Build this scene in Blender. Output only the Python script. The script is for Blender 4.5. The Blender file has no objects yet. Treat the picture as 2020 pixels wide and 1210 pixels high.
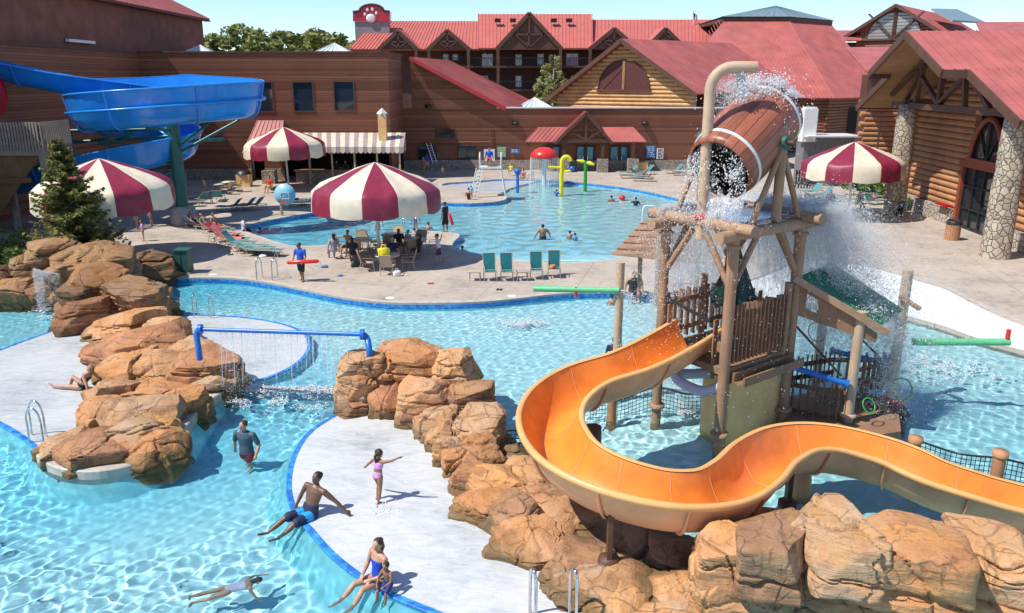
import bpy, bmesh, math, random
import numpy as np
from mathutils import Vector, Matrix, noise
from mathutils.geometry import tessellate_polygon
S = bpy.context.scene
COL = S.collection
R = math.radians
# ---------------------------------------------------------------- camera, sky, sun, exposure
PITCH = 16.0; FPX = 1560.0; CAMZ = 8.5
cam = bpy.data.cameras.new('camera'); co = bpy.data.objects.new('camera', cam); COL.objects.link(co); S.camera = co
cam.sensor_width = 36; cam.lens = 36*FPX/2020; cam.clip_end = 3000; cam.clip_start = .1
co.location = (0, 0, CAMZ); co.rotation_euler = (R(90-PITCH), 0, 0)
SUN = Vector((-.53, -.2, .82)).normalized()
w = bpy.data.worlds.new('World'); S.world = w; w.use_nodes = True
nt = w.node_tree; sk = nt.nodes.new('ShaderNodeTexSky'); sk.sky_type = 'NISHITA'; sk.sun_disc = False
sk.sun_elevation = math.asin(SUN.z); sk.sun_rotation = math.atan2(SUN.x, SUN.y)
sk.air_density = 1.0; sk.dust_density = .0; sk.ozone_density = 3.0; sk.altitude = 2500
nt.links.new(sk.outputs[0], nt.nodes['Background'].inputs[0]); nt.nodes['Background'].inputs[1].default_value = .15
sl = bpy.data.lights.new('sun', 'SUN'); sl.energy = 4.5; sl.angle = R(.5); sl.color = (1, .955, .88)
so = bpy.data.objects.new('sun', sl); COL.objects.link(so); so.rotation_euler = SUN.to_track_quat('Z', 'Y').to_euler()
so.location = (-30, -10, 60)
sl.cycles.is_caustics_light = True
S.view_settings.view_transform = 'Standard'; S.view_settings.look = 'None'; S.view_settings.gamma = 1
S.view_settings.exposure = .37
S.cycles.caustics_refractive = True; S.cycles.caustics_reflective = False
S.cycles.sample_clamp_indirect = 4; S.cycles.max_bounces = 8; S.cycles.transparent_max_bounces = 12
WZ = -.22                                    # water level; the deck is z = 0
# ---------------------------------------------------------------- reading positions off the photograph
SP, CP = math.sin(R(PITCH)), math.cos(R(PITCH))
def ray(px, py):
    u = (px-1010)/FPX; v = (py-605)/FPX
    return Vector((u, CP-v*SP, -SP-v*CP))
def G(px, py, z=0.0):                        # point on the level z
    d = ray(px, py); t = (z-CAMZ)/d.z
    return Vector((d.x*t, d.y*t, z))
def D(px, py, Y):                            # point at distance Y
    d = ray(px, py); t = Y/d.y
    return Vector((d.x*t, Y, CAMZ+d.z*t))
def MPP(px, py, Y): return Y/ray(px, py).y/FPX   # metres per photograph pixel there
# ---------------------------------------------------------------- objects
def tag(o, label=None, cat=None, group=None, kind=None):
    for k, v in (('label', label), ('category', cat), ('group', group), ('kind', kind)):
        if v: o[k] = v
    return o
def thing(name, label, cat, loc=(0, 0, 0), rz=0, group=None):
    o = bpy.data.objects.new(name, None); COL.objects.link(o); o.empty_display_size = .2
    o.location = loc; o.rotation_euler = (0, 0, rz)
    return tag(o, label, cat, group)
def link(name, me, parent=None):
    o = bpy.data.objects.new(name, me); COL.objects.link(o)
    if parent is not None:
        o.parent = parent
        if parent.type == 'EMPTY': o.location = -Vector(parent.location)
    return o
CH = {}
def copy_tree(o, parent=None):
    c = o.copy(); COL.objects.link(c)
    if parent is not None: c.parent = parent
    for ch in list(o.children): copy_tree(ch, c)
    return c
def dup(o, loc, rz=0, label=None, s=1.0):
    c = copy_tree(o); c.location = loc; c.rotation_euler = (0, 0, rz); c.scale = (s, s, s)
    if label: c['label'] = label
    return c
class MB:
    def __init__(s): s.v = []; s.f = []; s.m = []; s.s = []
    def add(s, vs, fs, m=0, sm=False):
        b = len(s.v); s.v += [tuple(p) for p in vs]
        for f in fs: s.f.append([i+b for i in f]); s.m.append(m); s.s.append(sm)
    def box(s, c, d, rz=0, m=0, mat=None):
        x, y, z = d[0]/2, d[1]/2, d[2]/2; c = Vector(c)
        vs = [Vector((a, b, e)) for a in (-x, x) for b in (-y, y) for e in (-z, z)]
        r = mat if mat else Matrix.Rotation(rz, 3, 'Z')
        s.add([r@p+c for p in vs], [(0, 1, 3, 2), (4, 6, 7, 5), (0, 4, 5, 1), (2, 3, 7, 6), (0, 2, 6, 4), (1, 5, 7, 3)], m)
    def box2(s, a, b, m=0):
        s.box([(a[i]+b[i])/2 for i in range(3)], [abs(a[i]-b[i]) for i in range(3)], m=m)
    def bar(s, p, q, w, h, m=0, up=(0, 0, 1)):      # rectangular beam
        p = Vector(p); q = Vector(q); d = q-p; L = d.length
        if L < 1e-6: return
        x = d/L; u = Vector(up)
        if abs(x.dot(u)) > .98: u = Vector((0, 1, 0))
        y = u.cross(x).normalized(); z = x.cross(y)
        s.box((p+q)/2, (L, w, h), m=m, mat=Matrix((x, y, z)).transposed())
    def tube(s, pts, r, n=10, m=0, cap=True, sm=True, closed=False):
        pts = [Vector(p) for p in pts]; k = len(pts)
        rs = r if isinstance(r, (list, tuple)) else [r]*k
        t0 = (pts[1]-pts[0]).normalized(); a = Vector((0, 0, 1)) if abs(t0.z) < .9 else Vector((1, 0, 0))
        nrm = (a-t0*a.dot(t0)).normalized(); rings = []; vs = []
        for i in range(k):
            if closed: t = (pts[(i+1) % k]-pts[i-1]).normalized()
            else: t = (pts[min(i+1, k-1)]-pts[max(i-1, 0)]).normalized()
            nrm = (nrm-t*nrm.dot(t)); nrm = nrm.normalized() if nrm.length > 1e-6 else t.orthogonal().normalized()
            b = t.cross(nrm)
            for j in range(n):
                an = 2*math.pi*j/n; vs.append(pts[i]+(nrm*math.cos(an)+b*math.sin(an))*rs[i])
        fs = []
        for i in range(k if closed else k-1):
            i2 = (i+1) % k
            for j in range(n): fs.append((i*n+j, i*n+(j+1) % n, i2*n+(j+1) % n, i2*n+j))
        s.add(vs, fs, m, sm)
        if cap and not closed:
            s.add(vs[:n], [tuple(range(n-1, -1, -1))], m); s.add(vs[-n:], [tuple(range(n))], m)
    def lathe(s, prof, n=24, m=0, c=(0, 0, 0), sm=True, mf=None):
        vs = []
        for r, z in prof:
            for j in range(n):
                a = 2*math.pi*j/n; vs.append((c[0]+r*math.cos(a), c[1]+r*math.sin(a), c[2]+z))
        b = len(s.v); s.v += vs
        for i in range(len(prof)-1):
            for j in range(n):
                s.f.append([b+i*n+j, b+i*n+(j+1) % n, b+(i+1)*n+(j+1) % n, b+(i+1)*n+j]); s.m.append(mf(i, j) if mf else m); s.s.append(sm)
    def prism(s, poly, z0, z1, m=0, ms=None):      # poly (x, y)
        n = len(poly); ar = sum(poly[i][0]*poly[(i+1) % n][1]-poly[(i+1) % n][0]*poly[i][1] for i in range(n))
        if ar < 0: poly = poly[::-1]
        tr = tessellate_polygon([[Vector((p[0], p[1], 0)) for p in poly]])
        def up(t):
            a, b, c = (poly[i] for i in t); return t if (b[0]-a[0])*(c[1]-a[1])-(b[1]-a[1])*(c[0]-a[0]) > 0 else t[::-1]
        tr = [up(tuple(t)) for t in tr]
        s.add([(p[0], p[1], z1) for p in poly], tr, m)
        s.add([(p[0], p[1], z0) for p in poly], [t[::-1] for t in tr], m)
        s.add([(p[0], p[1], z0) for p in poly]+[(p[0], p[1], z1) for p in poly], [(i, (i+1) % n, n+(i+1) % n, n+i) for i in range(n)], m if ms is None else ms)
    def slab(s, pts, th, m=0):                      # thick planar polygon (3D points, outside is counter-clockwise)
        P = [Vector(p) for p in pts]; n = len(P)
        nr = Vector((0, 0, 0))
        for i in range(n): nr += P[i].cross(P[(i+1) % n])
        nr.normalize(); Q = [p-nr*th for p in P]
        s.add(P+Q, [tuple(range(n)), tuple(range(2*n-1, n-1, -1))]+[(i, n+i, n+(i+1) % n, (i+1) % n) for i in range(n)], m)
    def ball(s, c, r, n=10, m=0, sq=(1, 1, 1), rot=None):
        c = Vector(c); vs = []; k = max(4, n//2+1)
        for i in range(k+1):
            th = math.pi*i/k
            for j in range(n):
                a = 2*math.pi*j/n; p = Vector((r*sq[0]*math.sin(th)*math.cos(a), r*sq[1]*math.sin(th)*math.sin(a), r*sq[2]*math.cos(th)))
                vs.append(c+(rot@p if rot else p))
        s.add(vs, [(i*n+j, (i+1)*n+j, (i+1)*n+(j+1) % n, i*n+(j+1) % n) for i in range(k) for j in range(n)], m, True)
    def build(s, name, mats, parent=None, angle=None, clean=False):
        me = bpy.data.meshes.new(name); me.from_pydata(s.v, [], s.f)
        for x in (mats if isinstance(mats, (list, tuple)) else [mats]): me.materials.append(x)
        me.polygons.foreach_set('material_index', s.m); me.polygons.foreach_set('use_smooth', s.s)
        if clean:
            bm = bmesh.new(); bm.from_mesh(me); bmesh.ops.remove_doubles(bm, verts=bm.verts, dist=1e-4); bmesh.ops.recalc_face_normals(bm, faces=bm.faces); bm.to_mesh(me); bm.free()
        me.update()
        if angle:
            me.polygons.foreach_set('use_smooth', [True]*len(me.polygons)); me.set_sharp_from_angle(angle=R(angle))
        return link(name, me, parent)
def npmesh(name, V, F, mats, parent=None, smooth=False, mi=None):
    V = np.asarray(V, dtype=np.float32); F = np.asarray(F, dtype=np.int32); me = bpy.data.meshes.new(name); k = F.shape[1]
    me.vertices.add(len(V)); me.vertices.foreach_set('co', V.ravel()); me.loops.add(F.size); me.loops.foreach_set('vertex_index', F.ravel())
    me.polygons.add(len(F)); me.polygons.foreach_set('loop_start', np.arange(0, F.size, k, dtype=np.int32)); me.polygons.foreach_set('loop_total', np.full(len(F), k, dtype=np.int32))
    for x in (mats if isinstance(mats, (list, tuple)) else [mats]): me.materials.append(x)
    if mi is not None: me.polygons.foreach_set('material_index', mi)
    if smooth: me.polygons.foreach_set('use_smooth', [True]*len(F))
    me.update(calc_edges=True); me.validate()
    return link(name, me, parent)
def catmull(P, n=8):
    P = [Vector(p) for p in P]; out = []
    for i in range(len(P)-1):
        a = P[max(i-1, 0)]; b = P[i]; c = P[i+1]; d = P[min(i+2, len(P)-1)]
        for k in range(n):
            t = k/n; out.append(.5*((2*b)+(c-a)*t+(2*a-5*b+4*c-d)*t*t+(3*b-a-3*c+d)*t**3))
    out.append(P[-1]); return out
def loop_smooth(P, n=4):
    P = [Vector((p[0], p[1], 0)) for p in P]; out = []; k = len(P)
    for i in range(k):
        a, b, c, d = P[i-1], P[i], P[(i+1) % k], P[(i+2) % k]
        for j in range(n):
            t = j/n; q = .5*((2*b)+(c-a)*t+(2*a-5*b+4*c-d)*t*t+(3*b-a-3*c+d)*t**3); out.append((q.x, q.y))
    return out
def inside(poly, x, y):
    c = False; j = len(poly)-1
    for i in range(len(poly)):
        if (poly[i][1] > y) != (poly[j][1] > y) and x < (poly[j][0]-poly[i][0])*(y-poly[i][1])/(poly[j][1]-poly[i][1])+poly[i][0]: c = not c
        j = i
    return c
# ---------------------------------------------------------------- materials
class NT:
    def __init__(s, name):
        s.m = bpy.data.materials.new(name); s.m.use_nodes = True; s.t = s.m.node_tree; s.b = s.t.nodes['Principled BSDF']
    def n(s, ty, **k):
        x = s.t.nodes.new(ty)
        for a, b in k.items():
            if a[0] == '_': x.inputs[a[1:].replace('_', ' ')].default_value = b
            else: setattr(x, a, b)
        return x
    def l(s, a, b): s.t.links.new(a, b)
    def pos(s, sc=(1, 1, 1), rot=(0, 0, 0), obj=False):
        if obj: src = s.n('ShaderNodeTexCoord').outputs['Object']
        else: src = s.n('ShaderNodeNewGeometry').outputs['Position']
        mp = s.n('ShaderNodeMapping'); mp.inputs['Scale'].default_value = sc; mp.inputs['Rotation'].default_value = rot; s.l(src, mp.inputs[0]); return mp.outputs[0]
    def noise(s, vec, scale, detail=4, rough=.55, dist=0):
        x = s.n('ShaderNodeTexNoise'); x.inputs['Scale'].default_value = scale; x.inputs['Detail'].default_value = detail; x.inputs['Roughness'].default_value = rough; x.inputs['Distortion'].default_value = dist
        s.l(vec, x.inputs['Vector']); return x.outputs[0]
    def ramp(s, fac, *st):
        x = s.n('ShaderNodeValToRGB'); e = x.color_ramp.elements
        while len(e) < len(st): e.new(.5)
        for q, (p, c) in zip(e, st): q.position = p; q.color = (*c, 1) if len(c) == 3 else c
        s.l(fac, x.inputs[0]); return x.outputs[0]
    def math(s, op, a, b=None, clamp=False):
        x = s.n('ShaderNodeMath', operation=op, use_clamp=clamp)
        for i, q in enumerate((a, b)):
            if q is None: continue
            if isinstance(q, (int, float)): x.inputs[i].default_value = q
            else: s.l(q, x.inputs[i])
        return x.outputs[0]
    def mix(s, fac, a, b, mode='MIX'):
        x = s.n('ShaderNodeMix', data_type='RGBA', blend_type=mode)
        for q, i in ((fac, 0), (a, 6), (b, 7)):
            if isinstance(q, (int, float)): x.inputs[i].default_value = q
            elif isinstance(q, (tuple, list)): x.inputs[i].default_value = (*q, 1)
            else: s.l(q, x.inputs[i])
        return x.outputs[2]
    def bump(s, h, st=.5, dist=.02, prev=None):
        x = s.n('ShaderNodeBump'); x.inputs['Strength'].default_value = st; x.inputs['Distance'].default_value = dist; s.l(h, x.inputs['Height'])
        if prev is not None: s.l(prev, x.inputs['Normal'])
        return x.outputs[0]
    def done(s, col=None, rough=.6, nrm=None, metal=0, spec=.5, **k):
        b = s.b
        if isinstance(col, (tuple, list)): b.inputs['Base Color'].default_value = (*col, 1)
        elif col is not None: s.l(col, b.inputs['Base Color'])
        if isinstance(rough, (int, float)): b.inputs['Roughness'].default_value = rough
        else: s.l(rough, b.inputs['Roughness'])
        if nrm is not None: s.l(nrm, b.inputs['Normal'])
        b.inputs['Metallic'].default_value = metal; b.inputs['Specular IOR Level'].default_value = spec
        for a, v in k.items(): b.inputs[a.replace('_', ' ')].default_value = v
        return s.m
def plain(name, c, rough=.5, var=.18, scale=3, bump=.15, bd=.01, metal=0, obj=False, sc=(1, 1, 1), spec=.5, **k):
    t = NT(name); p = t.pos(sc, obj=obj); n = t.noise(p, scale, 5, .6)
    lo = tuple(max(0, x*(1-var)) for x in c); hi = tuple(min(1, x*(1+var)) for x in c)
    col = t.ramp(n, (.3, lo), (.7, hi)); n2 = t.noise(p, scale*9, 3)
    return t.done(col, rough, t.bump(n2, bump, bd) if bump else None, metal, spec, **k)
def wood(name, c, axis=2, dark=.45, rough=.7, obj=False, grain=7):
    t = NT(name); sc = [grain, grain, grain]; sc[axis] = .7; p = t.pos(tuple(sc), obj=obj); n = t.noise(p, 1.6, 6, .65, .6); p1 = t.pos(obj=obj); big = t.noise(p1, 1.1, 3)
    a = t.ramp(n, (.28, tuple(x*dark for x in c)), (.62, c)); col = t.mix(.45, a, t.ramp(big, (.3, tuple(x*.6 for x in c)), (.7, tuple(min(1, x*1.35) for x in c))))
    return t.done(col, rough, t.bump(n, .5, .01))
# ---------------------------------------------------------------- shared materials
def mk_siding(name, c, pitch=.2):
    t = NT(name); p = t.pos(); sep = t.n('ShaderNodeSeparateXYZ'); t.l(p, sep.inputs[0])
    z = t.math('FRACT', t.math('DIVIDE', sep.outputs[2], pitch)); fl = t.math('FLOOR', t.math('DIVIDE', sep.outputs[2], pitch))
    wn = t.n('ShaderNodeTexWhiteNoise', noise_dimensions='1D'); t.l(fl, wn.inputs['W'])
    n = t.noise(t.pos((.5, .5, 4)), 1.4, 5, .6); big = t.noise(p, .18, 3)
    f = t.math('ADD', t.math('MULTIPLY', wn.outputs[0], .45), t.math('MULTIPLY', t.math('ADD', n, big), .4))
    col = t.ramp(f, (.3, tuple(x*.62 for x in c)), (.75, tuple(x*1.3 for x in c)))
    col = t.mix(t.math('LESS_THAN', z, .09), col, tuple(x*.35 for x in c))
    return t.done(col, .75, t.bump(z, .9, .03), spec=.3)
def mk_stone(name, scale=3.2, tint=(1, 1, 1)):
    t = NT(name); p = t.pos(); d = t.n('ShaderNodeTexVoronoi', feature='DISTANCE_TO_EDGE', _Scale=scale); t.l(p, d.inputs['Vector'])
    v = t.n('ShaderNodeTexVoronoi', _Scale=scale); t.l(p, v.inputs['Vector']); sep = t.n('ShaderNodeSeparateColor'); t.l(v.outputs['Color'], sep.inputs[0])
    q = lambda *c: tuple(a*b for a, b in zip(c, tint))
    col = t.ramp(sep.outputs[0], (0, q(.46, .37, .27)), (.3, q(.34, .27, .2)), (.55, q(.55, .47, .37)), (.8, q(.4, .36, .31)), (1, q(.6, .5, .36)))
    n = t.noise(p, 14, 4); col = t.mix(.35, col, t.ramp(n, (.3, q(.25, .2, .15)), (.7, q(.65, .56, .44))))
    e = t.math('MULTIPLY', d.outputs[0], 9, True); col = t.mix(t.math('LESS_THAN', d.outputs[0], .035), col, q(.2, .17, .14))
    return t.done(col, .85, t.bump(n, .3, .01, t.bump(t.math('POWER', e, .5), 1, .07)), spec=.25)
def mk_concrete(name, c, joints=True):
    t = NT(name); p = t.pos(); n = t.noise(p, .35, 6, .65); n2 = t.noise(p, 3.2, 6, .7); n3 = t.noise(p, 60, 2)
    col = t.ramp(t.math('ADD', t.math('MULTIPLY', n, .6), t.math('MULTIPLY', n2, .4)), (.34, tuple(x*.6 for x in c)), (.48, tuple(x*.92 for x in c)), (.66, tuple(x*1.14 for x in c)))
    st = t.noise(p, 1.1, 5, .75, 1.2); col = t.mix(t.ramp(st, (.57, (0, 0, 0)), (.66, (.6, .6, .6))), col, tuple(x*.5 for x in c))
    nrm = t.bump(n3, .25, .004)
    if joints:
        sep = t.n('ShaderNodeSeparateXYZ'); t.l(t.pos(rot=(0, 0, .25)), sep.inputs[0]); m = None
        for i in (0, 1):
            f = t.math('LESS_THAN', t.math('ABSOLUTE', t.math('SUBTRACT', t.math('FRACT', t.math('DIVIDE', sep.outputs[i], 3.6)), .5)), .004); m = f if m is None else t.math('MAXIMUM', m, f)
        col = t.mix(t.math('MULTIPLY', m, .65), col, tuple(x*.35 for x in c))
    return t.done(col, t.ramp(st, (.4, (.8, .8, .8)), (.7, (.45, .45, .45))), nrm, spec=.35)
def mk_beach(name):
    t = NT(name); p = t.pos((1, 2.2, 1), (0, 0, .5)); n = t.noise(p, 2.3, 5, .6, .8); n2 = t.noise(t.pos(), 9, 3, .6, 1.5); big = t.noise(t.pos(), .4, 3)
    col = t.ramp(t.math('ADD', t.math('MULTIPLY', n, .5), t.math('MULTIPLY', big, .5)), (.33, (.36, .395, .41)), (.44, (.50, .525, .53)), (.54, (.585, .60, .60)), (.72, (.64, .65, .645)))
    return t.done(col, .16, t.bump(n2, .4, .015, t.bump(n, .6, .04)), spec=.5)
def mk_tile(name):
    t = NT(name); p = t.pos((8, 8, 8)); v = t.n('ShaderNodeTexVoronoi', distance='CHEBYCHEV', _Scale=1.0, _Randomness=.15); t.l(p, v.inputs['Vector']); s = t.n('ShaderNodeSeparateColor'); t.l(v.outputs['Color'], s.inputs[0])
    col = t.ramp(s.outputs[0], (0, (.02, .13, .45)), (.5, (.03, .2, .58)), (1, (.05, .33, .68)))
    return t.done(col, .2)
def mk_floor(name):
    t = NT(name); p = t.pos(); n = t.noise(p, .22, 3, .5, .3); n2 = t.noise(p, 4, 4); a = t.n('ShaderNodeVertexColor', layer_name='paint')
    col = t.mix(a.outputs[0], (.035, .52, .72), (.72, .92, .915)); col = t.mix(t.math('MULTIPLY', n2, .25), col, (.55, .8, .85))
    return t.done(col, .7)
def mk_water(name, tint):
    t = NT(name); t.t.nodes.remove(t.b); g = t.n('ShaderNodeBsdfGlass', _IOR=1.33, _Roughness=0.0); g.inputs['Color'].default_value = (*tint, 1)
    t.l(g.outputs[0], t.t.nodes['Material Output'].inputs[0]); return t.m
def mk_rock(name, warm=1.0, obj=False, val=1.0):
    t = NT(name); p = t.pos(obj=obj); n = t.noise(p, 1.1, 6, .65, .4); ps = t.pos((.7, .7, 4), (.12, .08, 0), obj=obj); st = t.noise(ps, 1.0, 5, .65, .5); fine = t.noise(p, 16, 6, .7)
    oi = t.n('ShaderNodeObjectInfo'); f = t.math('ADD', t.math('MULTIPLY', n, .62), t.math('MULTIPLY', st, .38)); f = t.math('ADD', f, t.math('MULTIPLY', t.math('SUBTRACT', oi.outputs['Random'], .5), .22))
    col = t.ramp(f, (.26, (.17*warm, .078, .036)), (.40, (.39*warm, .20, .095)), (.52, (.53*warm, .31, .155)), (.64, (.58, .41, .27)), (.76, (.62, .49, .37)))
    och = t.noise(p, .8, 4, .6, .3); col = t.mix(t.ramp(och, (.5, (0, 0, 0)), (.68, (.7, .7, .7))), col, (.62, .33, .085))
    red = t.noise(t.pos((1.3, 1, .8), obj=obj), .9, 4, .6, .3); col = t.mix(t.ramp(red, (.52, (0, 0, 0)), (.7, (.5, .5, .5))), col, (.54, .25, .16))
    gr = t.noise(t.pos((1, 1.2, 1), (0, .3, 1), obj=obj), 1.4, 6, .7, .6); col = t.mix(t.ramp(gr, (.57, (0, 0, 0)), (.7, (.6, .6, .6))), col, (.30, .26, .22))
    ck = t.n('ShaderNodeTexVoronoi', feature='DISTANCE_TO_EDGE', _Scale=.6); pm = t.n('ShaderNodeMix', data_type='VECTOR'); pm.inputs[0].default_value = .3
    t.l(p, pm.inputs[4]); nz = t.n('ShaderNodeTexNoise', _Scale=2.0); t.l(p, nz.inputs['Vector']); t.l(nz.outputs['Color'], pm.inputs[5]); t.l(pm.outputs[1], ck.inputs['Vector'])
    cr = t.ramp(ck.outputs[0], (.0, (0, 0, 0)), (.018, (1, 1, 1))); col = t.mix(t.math('MULTIPLY', t.math('SUBTRACT', 1.0, cr), .45), col, (.09, .05, .03))
    col = t.mix(.22, col, t.ramp(fine, (.3, (.22, .13, .08)), (.7, (.7, .5, .32))))
    nr = t.bump(st, 1.0, .09, t.bump(fine, .8, .03)); nr = t.bump(cr, .6, .03, nr)
    ck2 = t.n('ShaderNodeTexVoronoi', feature='DISTANCE_TO_EDGE', _Scale=2.3); t.l(pm.outputs[1], ck2.inputs['Vector']); c2 = t.ramp(ck2.outputs[0], (0, (0, 0, 0)), (.03, (1, 1, 1))); gate = t.ramp(gr, (.45, (0, 0, 0)), (.55, (1, 1, 1))); c2f = t.math('MULTIPLY', t.math('SUBTRACT', 1.0, c2), gate); col = t.mix(t.math('MULTIPLY', c2f, .5), col, (.10, .055, .03)); nr = t.bump(t.math('SUBTRACT', 1.0, c2f), .6, .025, nr)
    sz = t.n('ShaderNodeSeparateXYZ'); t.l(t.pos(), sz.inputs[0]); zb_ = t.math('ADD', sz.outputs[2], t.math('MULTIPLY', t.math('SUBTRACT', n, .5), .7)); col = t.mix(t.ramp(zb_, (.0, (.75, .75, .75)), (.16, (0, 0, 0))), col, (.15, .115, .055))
    hue = t.ramp(oi.outputs['Random'], (0, (1.05, .84, .78)), (.2, (.70, .68, .68)), (.4, (1.12, 1.02, .88)), (.6, (1.0, .78, .60)), (.8, (.82, .80, .80)), (1, (1.08, .9, .72))); col = t.mix(1.0, col, hue, 'MULTIPLY')
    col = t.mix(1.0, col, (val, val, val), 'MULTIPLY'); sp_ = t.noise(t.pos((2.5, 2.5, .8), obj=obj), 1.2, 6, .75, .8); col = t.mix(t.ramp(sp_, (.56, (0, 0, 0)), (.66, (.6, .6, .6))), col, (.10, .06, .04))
    return t.done(col, .8, nr, spec=.3)
def mk_foliage(name, a, b):
    t = NT(name); oi = t.noise(t.pos(obj=True), 5, 3); col = t.ramp(oi, (.3, a), (.7, b)); m = t.done(col, .6, spec=.25)
    d = t.n('ShaderNodeBsdfTranslucent'); t.l(col, d.inputs[0]); mx = t.n('ShaderNodeMixShader'); mx.inputs[0].default_value = .3; t.l(t.b.outputs[0], mx.inputs[1]); t.l(d.outputs[0], mx.inputs[2]); t.l(mx.outputs[0], t.t.nodes['Material Output'].inputs[0]); return m
def mk_glass(name, c=(.02, .03, .035)):
    t = NT(name); n = t.noise(t.pos(), .5, 2); return t.done(c, .04, t.bump(n, .04, .05), spec=.8)
def mk_fabric(name, c, var=.1):
    t = NT(name); p = t.pos(obj=True); n = t.noise(p, 2.2, 4); n2 = t.noise(p, 260, 2); col = t.ramp(n, (.3, tuple(x*(1-var) for x in c)), (.7, tuple(min(1, x*(1+var)) for x in c)))
    oi = t.n('ShaderNodeObjectInfo'); col = t.mix(1.0, col, t.ramp(oi.outputs['Random'], (0, (.86, .86, .86)), (1, (1.1, 1.08, 1.04))), 'MULTIPLY'); sd_ = t.noise(p, .9, 5, .7, .6); col = t.mix(t.ramp(sd_, (.55, (0, 0, 0)), (.75, (.25, .25, .25))), col, (.3, .26, .2))
    return t.done(col, .45, t.bump(n, .25, .05, t.bump(n2, .1, .002)), spec=.4)
def mk_barrel(name):
    t = NT(name); p = t.pos(obj=True); sep = t.n('ShaderNodeSeparateXYZ'); t.l(p, sep.inputs[0]); a = t.math('DIVIDE', t.math('ARCTAN2', sep.outputs[1], sep.outputs[0]), 2*math.pi/22)
    fr = t.math('FRACT', a); fl = t.math('FLOOR', a); wn = t.n('ShaderNodeTexWhiteNoise', noise_dimensions='1D'); t.l(fl, wn.inputs['W']); n = t.noise(t.pos((6, 6, .8), obj=True), 2, 6, .65, .5)
    col = t.ramp(t.math('ADD', t.math('MULTIPLY', wn.outputs[0], .35), t.math('MULTIPLY', n, .65)), (.25, (.19, .055, .03)), (.75, (.40, .13, .07)))
    col = t.mix(t.math('LESS_THAN', fr, .07), col, (.09, .03, .015)); return t.done(col, .4, t.bump(n, .3, .01, t.bump(t.math('GREATER_THAN', fr, .07), .8, .02)))
MT = {}
MT['siding'] = mk_siding('brown_siding', (.245, .098, .056)); MT['stucco'] = plain('brown_stucco', (.215, .078, .052), .8, .25, .8, .2)
MT['stone'] = mk_stone('round_stone', 3.4); MT['stone_small'] = mk_stone('small_stone', 5.0, (.85, .85, .9))
MT['roof'] = plain('red_metal', (.42, .12, .102), .45, .2, .5, .05, spec=.5); MT['trimwood'] = wood('brown_trim', (.11, .05, .03), 0)
MT['log'] = wood('orange_log', (.44, .215, .10), 1, .6, grain=4); MT['log_tan'] = wood('tan_log', (.6, .36, .15), 0, .55, grain=4); MT['log_dark'] = wood('dark_log', (.24, .10, .05), 0, .55, grain=4)
MT['glass'] = mk_glass('dark_glass'); MT['glass_teal'] = mk_glass('teal_glass', (.10, .33, .42)); MT['sky_panel'] = plain('skylight_panel', (.55, .62, .6), .25, .1, 2, 0)
MT['sky_green'] = plain('grey_green_panel', (.2, .27, .25), .3, .12, 2, 0); MT['dark'] = plain('dark_inside', (.015, .012, .01), .8, .2, 2, 0); MT['blackm'] = plain('black_metal', (.02, .02, .022), .45, .2, 4, .05)
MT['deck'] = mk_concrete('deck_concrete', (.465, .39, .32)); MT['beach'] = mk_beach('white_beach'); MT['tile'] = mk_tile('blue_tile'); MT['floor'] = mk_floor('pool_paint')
MT['water'] = mk_water('pool_water', (.87, .99, 1.0)); MT['rock'] = mk_rock('sandstone'); MT['rock_grey'] = mk_rock('sandstone_shaded', .95, val=.62)  # second sandstone is a darker copy with shade put into its colour
MT['white'] = plain('white_paint', (.75, .75, .74), .45, .06, 3, .05); MT['post'] = wood('weathered_post', (.36, .215, .125), 2, .5); MT['plank'] = wood('weathered_plank', (.29, .16, .09), 2, .45); MT['beam'] = wood('weathered_beam', (.40, .245, .145), 0, .5)
MT['tanpost'] = plain('tan_post', (.50, .36, .235), .55, .15, 2, .2); MT['greywood'] = wood('grey_wood', (.30, .25, .2), 2, .6)
MT['slide_in'] = plain('orange_gelcoat', (.81, .265, .035), .44, .16, 1.8, .06, .004, **{'Coat_Weight': .12}); MT['slide_out'] = plain('faded_gelcoat', (.74, .37, .19), .5, .18, 1.6, .2, .004); MT['slide_rim'] = plain('pale_rim', (.78, .40, .14), .35, .1, 2, .05)
MT['blue'] = plain('blue_gelcoat', (.015, .24, .70), .22, .16, .8, .03, .004, **{'Coat_Weight': .3}); MT['bluepaint'] = plain('blue_paint', (.015, .15, .52), .35, .12, 3, .05); MT['green_steel'] = plain('green_steel', (.008, .115, .095), .35, .15, 3, .05)
MT['redfab'] = plain('red_gelcoat', (.45, .012, .025), .2, .1, 1, 0); MT['red'] = plain('red_paint', (.68, .035, .025), .25, .1, 3, .03); MT['yellow'] = plain('yellow_paint', (.80, .66, .02), .3, .08, 3, .03); MT['green'] = plain('green_paint', (.02, .30, .045), .3, .1, 3, .03); MT['mint'] = plain('mint_paint', (.13, .48, .22), .35, .12, 3, .05)
MT['maroon'] = mk_fabric('maroon_canvas', (.235, .02, .05)); MT['cream'] = mk_fabric('cream_canvas', (.68, .60, .46)); MT['teal'] = mk_fabric('teal_sling', (.04, .27, .29)); MT['steel'] = plain('stainless', (.62, .62, .62), .18, .1, 4, 0, metal=1); MT['whitemetal'] = plain('white_metal', (.7, .7, .68), .35, .05, 3, 0)
MT['tanmetal'] = plain('tan_metal', (.40, .32, .24), .4, .1, 3, 0); MT['tansling'] = mk_fabric('tan_sling', (.46, .37, .27)); MT['lilac'] = plain('lilac_pipe', (.50, .48, .58), .35, .1, 2, .05)
MT['rust'] = plain('rusty_steel', (.10, .05, .03), .6, .3, 5, .2); MT['tanwall'] = plain('tan_wall', (.80, .49, .21), .7, .15, 1, .2); MT['droplet'] = None
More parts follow.
